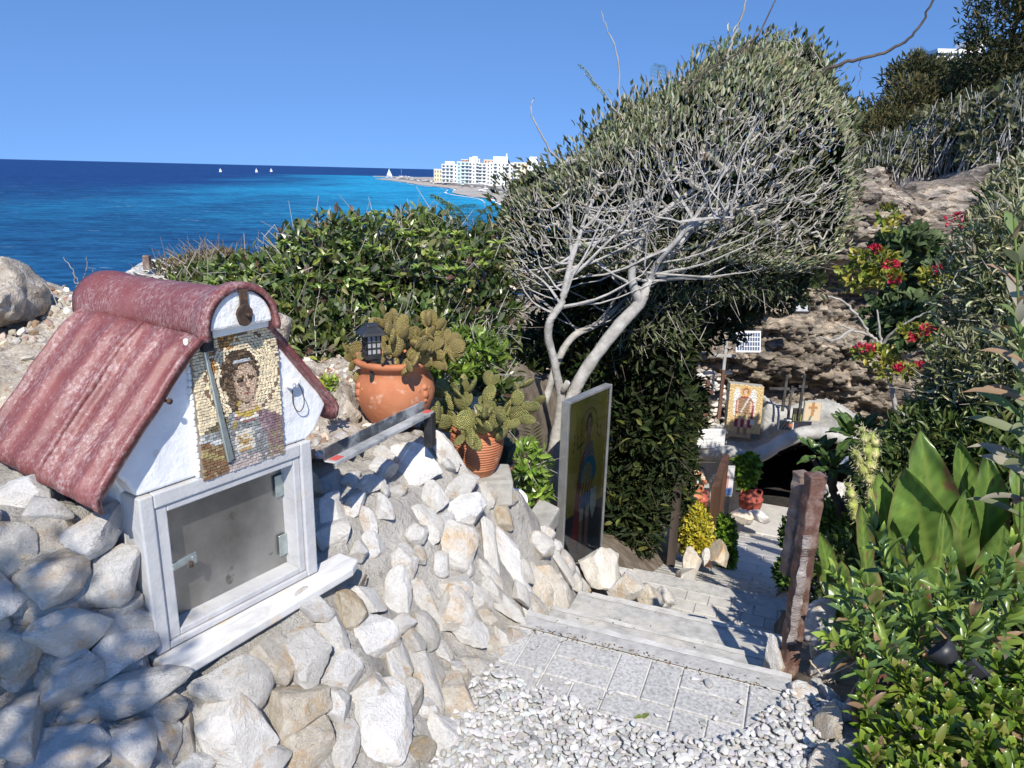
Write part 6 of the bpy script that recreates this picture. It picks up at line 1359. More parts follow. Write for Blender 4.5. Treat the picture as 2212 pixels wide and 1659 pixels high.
# crosses and iron stakes
IRON = pmat('dark_iron', [(.4, (.05, .05, .05)), (.6, (.12, .115, .11))], 8, .6, metallic=.4); WOODR = pmat('reddish_wood', [(.4, (.1, .05, .03)), (.6, (.17, .09, .06))], 8, .75, vscale=(1, 1, .2))
def cross(px, py, Y, h, w, th, mat, lab, zc=.68):
    t = thing('cross', lab, 'cross', tuple(at(px, py, Y))); m = MB(); m.box((0, 0, h / 2), (th, th, h)); m.build('upright', mat, t, bevel=.004); m = MB(); m.box((0, -.003, h * zc), (w, th * .8, th)); m.build('arm', mat, t, bevel=.004); return t
cross(1558, 845, 11.3, .85, .34, .045, pmat('pale_stone_cross', [(.4, (.32, .31, .29)), (.6, (.42, .41, .39))], 8, .9), 'tall pale cross on the cliff left of the angel')
cross(1552, 905, 11.2, .8, .05, .05, WOODR, 'brown wooden stake cross below the pale cross', .9)
cross(1522, 900, 11.2, .6, .2, .06, WOODR, 'short brown wooden cross at the left end of the cross row')
cross(1690, 888, 11.4, .6, .5, .04, IRON, 'dark iron crucifix right of the angel mosaic', .62)
cross(1702, 905, 11.35, .55, .08, .035, IRON, 'thin iron spike beside the crucifix', .85)
cross(1725, 905, 11.35, .75, .14, .04, IRON, 'slim grey iron cross left of the small icons', .72)
def tilepic(px, py, Y, w, h, fn, lab, name='icon_tile', frame=None):
    p = at(px, py, Y); t = thing(name, lab, 'icon', tuple(p)); m = MB(); m.box((0, .02, 0), (w, .04, h)); m.build('tile', frame or CEM, t, bevel=.004)
    nu = 22; U_, V_ = np.meshgrid(np.linspace(0, 1, nu), np.linspace(0, 1, nu)); VV = np.c_[((U_ - .5) * w * .9).ravel(), np.full(nu * nu, -.004), ((.5 - V_) * h * .9).ravel()]; CC = np.array([fn(a, b) for a, b in zip(U_.ravel(), V_.ravel())]); i = np.arange(nu - 1)[:, None] * nu + np.arange(nu - 1)[None]
    npobj('picture', VV, np.stack([i, i + nu, i + nu + 1, i + 1], -1).reshape(-1, 4), PRINT, t, CC)
tilepic(1755, 889, 11.4, .28, .34, lambda a, b: np.array([.42, .22, .1]) if (abs(a - .5) < .09 and b < .75) or (abs(b - .3) < .08 and .2 < a < .8) else np.array([.12, .2, .14]) if abs(a - .5 + (b - .6) * .4) < .07 and b > .4 else np.array([.62, .5, .34]), 'cream icon tile with a brown cross above the cave')
tilepic(1698, 919, 11.4, .24, .17, lambda a, b: np.array([.5, .2, .12]) if a > .5 and .3 < b < .7 else np.array([.08, .08, .07]) if (a * 7 + b * 3) % 2 < 1 else np.array([.3, .28, .2]), 'white bordered photograph on the cement left of the icons', 'photo_tile', flat('photo_border', (.8, .8, .78)))
tilepic(1724, 897, 11.38, .16, .22, lambda a, b: np.array([.3, .3, .08]) if (a * 5) % 1 < .3 and b > .4 else np.array([.04, .04, .035]), 'dark glazed lantern box with candles under the slim cross', 'candle_box', IRON)
# niche with tap
nt_ = thing('tap_niche', 'arched stone niche with a tap left of the cave', 'niche', tuple(at(1508, 1105, 11.3))); bpy.context.view_layer.update()
arc = [at(a, b, 11.35) for a, b in [(1486, 1105), (1487, 1040), (1492, 1024), (1502, 1017), (1512, 1020), (1520, 1034), (1524, 1046), (1532, 1046), (1534, 1105)]]
m = MB(); m.add([(p[0], 11.35, p[2]) for p in arc] + [(p[0], 11.7, p[2]) for p in arc], [tuple(range(9))[::-1]] + [(i, i + 1, i + 10, i + 9) for i in range(8)]); into(m.build('back_panel', CEM), nt_)
for i in range(9):
    t = i / 8; p = catmull([at(*q, 11.28) for q in [(1488, 1040), (1494, 1024), (1503, 1018), (1513, 1023), (1521, 1040), (1532, 1046)]], 4)[i * 2]; m = MB(); m.box((0, 0, 0), (.07, .12, .055)); o = m.build('brick', TERRA if i % 3 == 2 else W_CREAM, None, bevel=.006); o.location = p; into(o, nt_)
m = MB(); p = at(1508, 1040, 11.2); m.tube([p + np.array([0, .1, 0]), p, p + np.array([0, 0, -.15])], .02, 8); into(m.build('tap', GALV), nt_)
JUG = terracotta('dark_terracotta', (.3, .06, .04), (.38, .085, .055), (.45, .12, .08))
def jug(px, py, Y, h, lab, mat=JUG):
    p = at(px, py, Y); t = thing('clay_jug', lab, 'jug', tuple(p)); s = h / .5; m = MB(); m.lathe([(a * s, b * s) for a, b in [(0, 0), (.085, 0), (.1, .04), (.15, .16), (.172, .25), (.17, .31), (.182, .315), (.182, .33), (.165, .335), (.15, .38), (.09, .43), (.07, .45), (.075, .49), (.085, .5), (.07, .5), (.06, .46), (0, .45)]], 28); m.build('body', mat, t)
    for sx in (-1, 1): m = MB(); m.tube([tuple(q) for q in catmull([(sx * .075 * s, 0, .46 * s), (sx * .13 * s, 0, .47 * s), (sx * .16 * s, 0, .43 * s), (sx * .15 * s, 0, .37 * s)], 4)], .014 * s, 6); m.build('handle', mat, t)
jug(1617, 1118, 10.9, .52, 'red clay jug standing on white rocks at the cave mouth'); jug(1508, 1108, 10.9, .4, 'dark red jug under the tap in the arched niche'); jug(1492, 1108, 10.9, .5, 'pale red jug at the left edge of the niche', TERRA)
bush('potted_basil', 'bright green leafy plant hanging at the cave mouth above the jug', 'plant', [(1613, 1012, 20, 24, 11.0, .2), (1610, 1040, 11, 18, 11.0, .12)], 420, (.08, .15), (.06, .09), [(.1, .2, .02), (.16, .28, .03), (.06, .13, .02)], None, 72, LEAF)
tilepic(1568, 1040, 10.6, .24, .5, lambda a, b: np.array([.12, .22, .5]) if b > .75 else np.array([.5, .25, .25]) if .3 < a < .7 and b > .25 else np.array([.6, .6, .6]), 'framed pale picture on the rock left of the red jug', 'framed_picture', flat('grey_frame', (.45, .45, .44)))
# wood framed glass boards beside the path
def board(n0, n1, ztop0, zbot, lab, wm):
    a, b = at(*n0), at(*n1); v = b - a; W = math.hypot(v[0], v[1]); H = a[2] - zbot; t = thing('glass_board', lab, 'notice frame', (a[0], a[1], zbot), math.atan2(v[1], v[0]), 'glazed wooden boards by the path')
    w_ = .05
    for x in (w_ / 2, W - w_ / 2): m = MB(); m.box((x, 0, H / 2), (w_, .07, H)); m.build('post', wm, t, bevel=.004)
    for z in (H - w_ / 2, H * .22): m = MB(); m.box((W / 2, .002, z), (W - 2 * w_, .06, w_)); m.build('rail', wm, t, bevel=.004)
    m = MB(); m.add([(w_, 0, H * .22), (W - w_, 0, H * .22), (W - w_, 0, H - w_), (w_, 0, H - w_)], [(0, 1, 2, 3)]); m.build('glass_pane', PANE, t); return t
DW = pmat('dark_grey_wood', [(.4, (.045, .035, .03)), (.6, (.08, .062, .052))], 10, .6, vscale=(1, 1, .1)); RW = pmat('dark_brown_wood', [(.4, (.07, .035, .02)), (.6, (.12, .06, .035))], 10, .6, vscale=(1, 1, .1))
board((1468, 1002, 5.9), (1497, 964, 6.75), 0, at(1452, 1275, 5.9)[2], 'tall dark framed glass board left of the yellow shrub', DW)
board((1546, 1050, 6.2), (1566, 1004, 7.0), 0, at(1535, 1262, 6.2)[2], 'brown framed glass board between the yellow and green shrubs', RW)
# ================================================================ RIGHT HAND PLANTING
def big_leaf(parent, base, tip, w, bend, col, colrim, rng, roll=0.0, brown=.0, name='leaf', nrm=(0, -1, .25), mat=None):
    """one large blade with a grooved midrib, waved margin and side veins"""
    base, tip = np.array(base), np.array(tip); L = np.linalg.norm(tip - base); ax = (tip - base) / L; n0 = np.array(nrm, float); n0 = unit(n0 - ax * (n0 @ ax)); sd = np.cross(ax, n0); sd, n0 = sd * math.cos(roll) + n0 * math.sin(roll), n0 * math.cos(roll) - sd * math.sin(roll)
    na, nb = 44, 12; V, C = [], []; ph = rng.uniform(0, 6)
    gp = np.array([[i / na * 7, (j / nb - .5) * 4.4, ph * 9] for i in range(na + 1) for j in range(nb + 1)]); SP = (vn(gp, 1, 3) + .5 * vn(gp * np.array([3.1, 2.7, 1]), 1, 5)).reshape(na + 1, nb + 1)
    for i in range(na + 1):
        t = i / na; prof = (math.sin(math.pi * min(1, t ** .8)) ** .75) if t < 1 else 0; prof = max(prof, .03 if t < .9 else 0)
        c = base + ax * L * t + n0 * bend * L * (t * (1 - t) * 1.6 - .5 * t * t * 0)
        for j in range(nb + 1):
            s = (j / nb - .5) * 2; wv = .035 * L * math.sin(t * 11 + ph + s * 2) * abs(s) ** 2 + .012 * L * math.sin(t * 23 + ph * 2 - s) * abs(s) + .0045 * L * math.sin(t * 105 - abs(s) * 13) * min(1, 4 * abs(s)) * (1 - abs(s)) ** .3
            p = c + sd * s * w / 2 * prof + n0 * (-.16 * w * (abs(s) ** 1.4) * prof * -1 * .9 + wv); V.append(p)
            k = col * (1 + .16 * math.sin(t * 75 - abs(s) * 9) + .12 * math.sin(t * 5 + ph)) * (1.22 if j == nb // 2 else 1)
            edge = (abs(s) > .85) * .35 + brown * (1.0 if (t > .8 and brown > .4) or abs(s) > 1 - brown else 0)
            sp = SP[i, j]; k = k * (1 + .22 * sp) + (np.array([.1, .09, .0]) * max(0, sp - .35))
            if sp > .95 or (abs(s) > .7 and sp > .55): k = np.array(colrim) * .9
            if j == nb // 2: k = col * .6 + np.array([.12, .14, .03])
            C.append(np.clip(k * (1 - min(edge, 1)) + np.array(colrim) * min(edge, 1), 0, 1))
    i = np.arange(na)[:, None] * (nb + 1) + np.arange(nb)[None]; F = np.stack([i, i + 1, i + nb + 2, i + nb + 1], -1).reshape(-1, 4)
    o = npobj(name, np.array(V), F, mat or LEAF_GLOSS, None, np.array(C), True); into(o, parent); return o
rng = np.random.default_rng(101)
can = thing('canna', 'tall broad leaved canna clump right of the brown post', 'canna plant', tuple(at(2010, 1420, 2.9))); bpy.context.view_layer.update()
CG = np.array([.12, .2, .045]); BR = (.2, .11, .06)
for (tip, base, w, Y, dy, br, cg) in [((1987, 930), (2032, 1290), 110, 3.05, .1, .0, 1.0), ((1959, 1008), (2032, 1330), 132, 2.85, .1, .12, 1.15), ((1893, 1014), (1925, 1290), 60, 3.0, .1, .1, .95), ((1861, 1090), (1888, 1350), 48, 2.7, .05, .38, 1.0), ((1773, 1152), (1822, 1340), 52, 2.75, .08, .2, 1.1),
    ((2072, 955), (2112, 1260), 84, 3.1, .1, .0, 1.0), ((2135, 985), (2120, 1330), 90, 3.0, .1, .0, .85), ((2195, 1000), (2150, 1330), 100, 2.9, .1, .0, .9), ((2215, 1150), (2085, 1290), 90, 2.75, .0, .0, .6), ((2090, 1060), (2050, 1330), 80, 2.95, .1, .0, .95), ((1930, 1120), (1960, 1400), 66, 2.8, .1, .05, .9), ((1818, 1200), (1860, 1400), 50, 2.7, .1, .25, .95),
    ((2170, 1130), (2120, 1400), 84, 2.7, .1, .0, 1.2), ((1770, 1255), (1850, 1330), 34, 2.6, .0, .4, 1.0), ((2040, 1100), (2000, 1400), 70, 2.75, .1, .0, 1.0), ((1975, 1180), (1990, 1420), 56, 2.65, .05, .0, 1.1), ((2225, 900), (2200, 1250), 70, 3.2, .1, .0, 1.0), ((1760, 1215), (1830, 1330), 36, 2.7, .0, .4, .9)]:
    k = Y / FPX * 1.2; big_leaf(can, at(*base, Y), at(*tip, Y - dy + .1), w * k, rng.uniform(-.22, .12), CG * cg * rng.uniform(.9, 1.15), BR, rng, rng.normal(0, .4), br)
m = MB()
for (a, b) in [((2032, 1290), (2020, 1470)), ((1925, 1290), (1940, 1480)), ((1888, 1340), (1900, 1490)), ((2112, 1260), (2090, 1480)), ((2050, 1330), (2040, 1480)), ((1830, 1340), (1880, 1480)), ((2150, 1330), (2120, 1480))]: m.tube([at(*a, 2.9), at(*b, 2.85)], [.012, .016], 8)
into(m.build('stalk', pmat('green_stalk', [(.4, (.14, .2, .04)), (.6, (.24, .26, .06))], 8, .5)), can)
def shoots(name, label, cat, lst, L, W, cols, seed, per=16, whorl=3, Y=2.2, stem=(.1, .16, .03), tipbrown=.12, mat=LEAF_GLOSS, spread=.9, tmpl=None, start=.15):
    """stems set with narrow leaves; lst: (base px, tip px, Y base, Y tip)"""
    rng = np.random.default_rng(seed); p0 = at(lst[0][0][0], lst[0][0][1], lst[0][2]); t = thing(name, label, cat, tuple(p0)); bpy.context.view_layer.update(); Ps, Ds, Ns, Ls, Ws, Cs, polys = [], [], [], [], [], [], []
    for (a, b, Ya, Yb) in lst:
        pa, pb = at(*a, Ya), at(*b, Yb); C_ = bez(pa, (pa + pb) / 2 + rng.normal(0, .02, 3), pb, 12); polys.append((C_, np.linspace(.005, .0025, 12))); ax = unit(pb - pa); ph = rng.uniform(0, 6)
        e1 = unit(np.cross(ax, [.3, .2, .9]) + 1e-6); e2 = np.cross(ax, e1)
        for i in range(per):
            f = start + (1 - start) * i / (per - 1); q = C_[min(11, int(f * 11))] + (C_[min(11, int(f * 11) + 1)] - C_[min(11, int(f * 11))]) * (f * 11 % 1 if f < 1 else 0)
            for k in range(whorl):
                th = ph + i * 1.1 + k * 2 * math.pi / whorl; out = e1 * math.cos(th) + e2 * math.sin(th); op = spread * (1 - .6 * max(0, f - .6) / .4); D = unit(out * op + ax * (.75 if f < .85 else 1.1) + np.array([0, -.05, .1]) + rng.normal(0, .12, 3))
                Ps.append(q); Ds.append(D); Ns.append(ax + np.array([0, -.3, .5]) + rng.normal(0, .25, 3)); Ls.append(rng.uniform(*L) * (1 - .45 * max(0, f - .7) / .3)); Ws.append(rng.uniform(*W)); c = np.array(cols[int(rng.integers(len(cols)))]) * rng.uniform(.75, 1.25)
                if rng.random() < tipbrown: c = np.array([.3, .2, .12]) * rng.uniform(.7, 1.2)
                Cs.append(c)
    o = leafobj('leaves', np.array(Ps), np.array(Ds), np.array(Ns), np.array(Ls), np.array(Ws), np.array(Cs), mat, None, tmpl or LT12, True); into(o, t); V, F = tubes_np(polys, 5); into(npobj('stem', V, F, pmat(name + '_stem', [(.4, stem), (.6, tuple(q * 1.5 for q in stem))], 8, .6), None, None, True), t); return t
# a finer blade: folded along the midrib and arched
_t = []
for i in range(7):
    f = i / 6; w_ = math.sin(math.pi * (f * .94 + .03)) ** .8 * .5 * (1 if f < 1 else 0); z_ = .1 * math.sin(f * 2.4) - .16 * f * f
    _t += [[f, -w_, z_ + .045 * (w_ > 0)], [f, 0, z_], [f, w_, z_ + .045 * (w_ > 0)]]
_f = []
for i in range(6):
    for j in range(2): a = i * 3 + j; _f += [[a, a + 3, a + 4], [a, a + 4, a + 1]]
LT12 = (np.array(_t), np.array(_f))
OL = [(.12, .2, .055), (.17, .26, .06), (.23, .32, .06), (.1, .17, .06)]
shoots('oleander', 'narrow leaved oleander shoots spreading in front of the canna', 'shrub', [((1990, 1460), (1880, 1120), 2.4, 2.25), ((1960, 1450), (1800, 1240), 2.3, 2.2), ((2000, 1480), (1960, 1200), 2.3, 2.15), ((1980, 1500), (1830, 1330), 2.2, 2.1), ((2040, 1480), (2050, 1220), 2.3, 2.15), ((2080, 1480), (2140, 1230), 2.3, 2.1), ((1960, 1480), (1860, 1250), 2.25, 2.1), ((2100, 1480), (2200, 1300), 2.2, 2.0), ((2120, 1500), (2180, 1180), 2.3, 2.1), ((1990, 1520), (1900, 1400), 2.1, 1.95), ((2060, 1500), (2100, 1330), 2.1, 2.0), ((1940, 1490), (1790, 1380), 2.2, 2.1)],
       (.085, .14), (.016, .024), OL, 102, per=13, whorl=3)
PG = [(.1, .17, .022), (.15, .23, .028), (.2, .28, .035), (.07, .12, .02), (.24, .26, .06)]; rng = np.random.default_rng(103); lst = []
for i in range(70):
    x = rng.uniform(1860, 2240); y = rng.uniform(1410, 1690) + (2210 - x) * .1; Yq = np.interp(y, [1400, 1700], [1.95, 1.5]) - rng.uniform(0, .08); lst.append(((x + rng.normal(0, 15) + 20, y + 130), (x, y), Yq + .03, Yq))
shoots('pittosporum', 'low glossy yellow green shrub in the planter at the bottom right', 'shrub', lst, (.055, .09), (.016, .024), PG, 104, per=7, whorl=4, tipbrown=.06, spread=1.05, start=.25)
lst = []
for i in range(40):
    x = rng.uniform(1870, 2260); y = rng.uniform(1480, 1760); Yq = np.interp(y, [1400, 1750], [1.95, 1.5]); lst.append(((x, y + 100), (x, y), Yq + .1, Yq + .06))
shoots('pittosporum', 'shaded lower leaves under the yellow green shrub', 'shrub', lst, (.05, .08), (.02, .03), [(.06, .11, .02), (.09, .15, .025)], 105, per=5, whorl=4, tipbrown=.1, spread=1.2, start=.3)
shoots('oleander_shoot', 'tall close oleander stalk with drooping dry tipped leaves at the right edge', 'plant', [((2205, 1150), (2190, 470), 1.75, 1.7), ((2215, 1100), (2200, 700), 1.7, 1.65)], (.09, .15), (.022, .032), [(.17, .19, .1), (.25, .23, .17), (.12, .17, .06)], 106, per=15, whorl=2, tipbrown=.25, spread=1.6, start=.05, mat=LEAF_MATT)
# ---------------- silvery olive shrub and bank on the right
OLV = [(.17, .19, .08), (.28, .29, .15), (.42, .42, .26), (.54, .53, .36), (.1, .125, .045)]
bush('olive_shrub', 'silvery leaved olive shrub covering the right bank', 'shrub', [(2160, 640, 90, 180, 4.6, .5), (2210, 480, 70, 120, 5.0, .5), (2110, 830, 100, 110, 4.3, .4), (2180, 840, 90, 160, 4.1, .4), (2040, 890, 70, 55, 4.5, .3)], 9000, (.06, .095), (.015, .024), OLV, [.3, .26, .2, .1, .14], 107, LEAF_MATT, ntw=260, twlen=(.15, .4), front=.6, lump=.22)
bush('fig_bush', 'blue green lobed fig leaves on the cliff edge', 'shrub', [(1960, 540, 60, 34, 8.0, .3), (2000, 600, 50, 40, 8.2, .3), (1940, 690, 60, 60, 8.0, .35)], 800, (.1, .17), (.08, .13), [(.08, .12, .05), (.13, .17, .08), (.05, .08, .03)], None, 108, LEAF_MATT)
bg = thing('bougainvillea', 'bougainvillea sprays with red bracts hanging on the cliff', 'climber', tuple(at(1930, 640, 7.6))); bpy.context.view_layer.update(); rng = np.random.default_rng(109)
E = ellipsoids([(1890, 560, 44, 20, 7.6, .15), (1850, 600, 40, 26, 7.7, .15), (1915, 600, 36, 16, 7.5, .15), (1890, 768, 46, 14, 7.4, .14), (1930, 800, 46, 14, 7.4, .14), (2020, 600, 40, 14, 7.3, .12), (1990, 720, 50, 12, 7.2, .12), (1915, 480, 20, 30, 7.8, .1)])
foliage(bg, E, 900, rng, (.06, .1), (.035, .06), [(.17, .22, .03), (.28, .3, .05), (.1, .14, .03), (.34, .3, .06)], None, LEAF)
E = ellipsoids([(1891, 538, 8, 8, 7.5, .05), (1922, 573, 14, 8, 7.45, .05), (1929, 604, 14, 7, 7.4, .05), (2062, 480, 16, 18, 7.2, .06), (2028, 583, 9, 7, 7.2, .04), (1868, 752, 20, 6, 7.3, .05), (2000, 712, 14, 8, 7.1, .05), (1970, 730, 8, 6, 7.1, .04), (1992, 790, 10, 7, 7.2, .04), (1940, 795, 8, 5, 7.3, .04)])
for e_ in E: foliage(bg, [e_], 46, rng, (.035, .055), (.025, .04), [(.42, .02, .05), (.55, .04, .09), (.33, .015, .04)], None, LEAF, name='bracts')
lst = [[(1940, 900, 7.6), (1925, 840, 7.6), (1912, 780, 7.6), (1905, 745, 7.6)], [(1905, 745, 7.6), (1880, 725, 7.6), (1840, 712, 7.6), (1810, 700, 7.6)], [(1905, 745, 7.6), (1930, 715, 7.5), (1970, 690, 7.4), (2010, 672, 7.3)], [(1880, 727, 7.6), (1865, 700, 7.6), (1850, 680, 7.6)], [(1905, 745, 7.6), (1900, 720, 7.6), (1895, 670, 7.6)], [(1925, 790, 7.5), (1960, 770, 7.4), (1995, 755, 7.3)], [(1840, 712, 7.6), (1800, 735, 7.5), (1770, 728, 7.4)], [(1850, 680, 7.6), (1820, 650, 7.6), (1780, 640, 7.6)]]
for l in lst: shoot(bg, l, .03 if l[0][1] > 800 else .018, .008, BARKG, 'branch')
# plumeria rosettes
pm = thing('plumeria', 'dark plumeria with whorls of long leaves in front of the cave mouth', 'plumeria', tuple(at(1800, 1130, 5.0))); bpy.context.view_layer.update(); rng = np.random.default_rng(110)
for (cx_, cy_, Y, n, r) in [(1768, 985, 5.2, 13, 58), (1845, 945, 5.0, 17, 74), (1800, 1012, 4.9, 12, 60), (1905, 965, 4.9, 14, 66), (1870, 1030, 4.7, 12, 60), (1945, 1000, 4.8, 12, 60)]:
    c = at(cx_, cy_, Y); k = Y * 1.03 / FPX
    for i in range(n):
        th = i * 2.4 + rng.normal(0, .2); el = rng.uniform(-.15, .8) if i > 3 else .9; d = np.array([math.cos(th) * math.cos(el), math.sin(th) * math.cos(el), math.sin(el)]); tip = c + d * r * k * rng.uniform(.8, 1.15) + np.array([0, 0, -.25 * r * k * (el < .2)])
        big_leaf(pm, c + d * .02, tip, r * k * .34, .12, np.array([.05, .095, .028]) * rng.uniform(.75, 1.5), (.08, .1, .03), rng, rng.normal(0, .2), 0, 'leaf', (d[0] * -.3, d[1] * -.3 - .15, 1.0))
for l in [[(1850, 1200, 5.0), (1820, 1120, 5.0), (1800, 1060, 5.0), (1757, 995, 5.2)], [(1820, 1120, 5.0), (1838, 1040, 5.0), (1840, 960, 5.0)], [(1850, 1200, 5.0), (1872, 1100, 4.9), (1895, 1030, 4.9), (1905, 970, 4.9)], [(1800, 1060, 5.0), (1802, 1018, 4.9)], [(1872, 1100, 4.9), (1930, 1050, 4.8), (1945, 1005, 4.8)]]: shoot(pm, l, .035, .02, DARKTW, 'branch')
# spiny pale cactus columns
cc = thing('spiny_cactus', 'pale yellow green spiny cactus stems above the canna', 'cactus', tuple(at(1880, 1180, 3.6))); bpy.context.view_layer.update(); YC = cactus_mat('yellow_cactus', (.3, .36, .08), (.4, .42, .12), (.55, .5, .25))
for l in [[(1888, 1180, 3.6), (1880, 1060, 3.6), (1878, 1010, 3.6)], [(1878, 1010, 3.6), (1870, 960, 3.58), (1862, 925, 3.56)], [(1880, 1020, 3.6), (1890, 970, 3.6), (1882, 935, 3.6)], [(1879, 1040, 3.6), (1860, 1010, 3.58), (1848, 975, 3.56)], [(1850, 1120, 3.6), (1840, 1080, 3.6), (1832, 1045, 3.6)]]:
    P = catmull(dpts(l), 6); m = MB(); n_ = len(P); m.tube([tuple(p) for p in P], [(.022 + .006 * math.sin(i * 1.7)) * (1 if i < n_ - 2 else .6) for i in range(n_)], 7); into(m.build('stem', YC), cc)
    q = P[np.repeat(np.arange(n_), 16)] + rng.normal(0, .008, (n_ * 16, 3)); dv = unit(rng.normal(0, 1, q.shape)); V, F = seg_tubes([(np.array([a + d * .018, a + d * .036]), np.array([.0014, .0006])) for a, d in zip(q, dv)], 3); into(npobj('spines', V, F, flat('cactus_spine', (.6, .55, .35)), None), cc)
bush('variegated_shrub', 'yellow green variegated shrub behind the posts', 'shrub', [(1815, 1130, 50, 46, 5.2, .3), (1880, 1160, 60, 50, 4.6, .3)], 2200, (.04, .06), (.026, .036), [(.16, .24, .03), (.36, .4, .08), (.07, .12, .02), (.05, .09, .02)], [.3, .2, .3, .2], 111, LEAF_GLOSS)
bush('low_shrub', 'small dark green shrub left of the rear post foot', 'shrub', [(1712, 1160, 18, 36, 5.0, .15), (1700, 1240, 16, 34, 4.4, .12)], 700, (.04, .06), (.022, .03), [(.05, .1, .02), (.09, .16, .03)], None, 112, LEAF_GLOSS)
bush('bank_shrub', 'deep green shrubs filling the shaded right bank', 'shrub', [(2040, 960, 110, 80, 4.2, .35), (2150, 980, 90, 90, 3.9, .35), (1960, 1020, 90, 70, 4.2, .3), (1980, 1120, 120, 90, 3.7, .3), (1850, 1260, 80, 90, 3.2, .2), (2120, 1180, 120, 110, 3.4, .25), (2000, 1380, 140, 110, 2.75, .2), (2160, 1380, 90, 120, 2.6, .2)], 7000, (.06, .1), (.018, .03), [(.045, .075, .022), (.075, .115, .03), (.12, .16, .045), (.2, .22, .06)], [.35, .35, .22, .08], 113, LEAF)
big_rock('white_rock', 'white rock glimpsed through the plumeria leaves', 1800, 1080, 7.5, 130, 90, .6, WROCK, 68); big_rock('white_rock', 'pale rock between plumeria stems and canna', 1860, 1000, 8.0, 90, 60, .5, WROCK, 69)
# spot lamp in the planting
lp = thing('garden_spot', 'black finned garden spotlight half buried in the bottom right shrub', 'spotlight', tuple(at(2062, 1436, 1.86))); lp.rotation_euler = Vector((-.62, .55, .56)).to_track_quat('Z', 'Y').to_euler()
m = MB(); m.lathe([(0, .0), (.024, 0), (.027, .016), (.04, .036), (.042, .06), (.038, .062), (.035, .04), (0, .037)], 28); m.build('head', BLK, lp)
m = MB()
for i in range(7): m.lathe([(.014, -.009 * i - .003), (.027, -.009 * i - .003), (.027, -.009 * i - .006), (.014, -.009 * i - .006)], 20)
m.lathe([(.017, 0), (.017, -.07), (0, -.075)], 16); m.build('cooling_fins', pmat('grey_casting', [(.4, (.1, .105, .11)), (.6, (.17, .175, .18))], 10, .45, metallic=.3), lp)
m = MB(); m.box((0, .04, -.06), (.02, .03, .1)); m.build('stirrup', BLK, lp)
# planter rim and kerb in the lower right corner
pc = at(2075, 1580, 1.72); pot = thing('planter_bowl', 'brown planter bowl holding the low shrub at the bottom right', 'planter', (pc[0], pc[1] + .06, 0.0)); m = MB(); m.lathe([(0, -.02), (.2, -.02), (.235, .06), (.25, .09), (.25, .105), (.238, .105), (.225, .08), (0, .07)], 48); m.build('bowl', pmat('brown_glaze', [(.4, (.08, .03, .02)), (.6, (.13, .05, .035))], 8, .5), pot)
q = [at(1800, 1600, 1.8), at(1815, 1545, 1.95), at(1850, 1500, 2.1), at(1930, 1500, 2.15), at(2000, 1560, 2.0), at(1990, 1680, 1.7), at(1850, 1680, 1.6)]
m = MB(); m.prism([(a[0], a[1]) for a in q][::-1], -.06, .035, 2); tag(m.build('bed_kerb', MORTAR, None, bevel=.012), 'pale mortar kerb between the gravel and the planter', 'kerb')
tw = thing('dry_sticks', 'dry broken sticks at the foot of the canna', 'sticks', tuple(at(1800, 1490, 2.1))); bpy.context.view_layer.update()
for l in [[(1750, 1425, 2.2), (1800, 1490, 2.15)], [(1785, 1420, 2.25), (1815, 1500, 2.15)], [(1820, 1440, 2.2), (1870, 1450, 2.1)], [(1780, 1470, 2.2), (1850, 1430, 2.1)]]: shoot(tw, l, .004, .003, flat('straw', (.5, .42, .3)), 'stick')
# ================================================================ HILLSIDE ON THE RIGHT
X, Y = np.meshgrid(np.linspace(3.5, 120, 150), np.linspace(12.5, 170, 160)); n, m_ = X.shape; X, Y = X.ravel(), Y.ravel()
def hill_z(x, y):
    a = (x - .36 * y); z = -.2 + .3 * np.clip(a - 1.2, 0, 60) ** .95 - np.clip(1.2 - a, 0, 60) * .9; z = np.where(y < 14, np.minimum(z, 1.2 + .3 * (x - 6)), z); return np.clip(z + .5 * fbm(np.c_[x, y, x * 0], .12, 3, 4), SEA_Z - 1, 40)
Z = hill_z(X, Y); i = np.arange(n - 1)[:, None] * m_ + np.arange(m_ - 1)[None]
HILL = pmat('hill_scrub', [(.3, (.05, .055, .025)), (.5, (.1, .095, .05)), (.7, (.2, .16, .1))], .8, .95, ((2, .8, .3),), rnd=False)
tag(npobj('hillside', np.c_[X, Y, Z], np.stack([i, i + 1, i + m_ + 1, i + m_], -1).reshape(-1, 4), HILL, None, None, True), kind='structure')
HG = [(.05, .06, .025), (.085, .085, .035), (.12, .105, .045), (.035, .045, .02)]
def hill_tree(label, lst, n, L, W, seed, cols=HG, name='hill_tree', up=.3):
    rng = np.random.default_rng(seed); E = ellipsoids(lst); c, r = E[0]; zb = hill_z(np.array([c[0]]), np.array([c[1]]))[0]; t = thing(name, label, 'tree', (c[0], c[1], min(zb, c[2] - r[2] * .5)), 0, 'trees on the hillside'); bpy.context.view_layer.update()
    foliage(t, E, n, rng, L, W, cols, None, LEAF_MATT, LT2, 'crown', .5, up, .6, .28, 1.2, .55, .6); b = t.location
    m = MB(); m.tube([(b[0], b[1], b[2] - .5), (b[0] + .1, b[1], b[2] + .4 * (c[2] - b[2])), tuple(c)], [r[0] * .07, r[0] * .05, r[0] * .03], 8)
    for k in range(5): d = unit(rng.normal(0, 1, 3) + np.array([0, -.3, .7])) * r * .8; m.tube([tuple(c - np.array([0, 0, r[2] * .3])), tuple(c + d)], [r[0] * .03, r[0] * .008], 5)
    into(m.build('trunk', DARKTW), t)
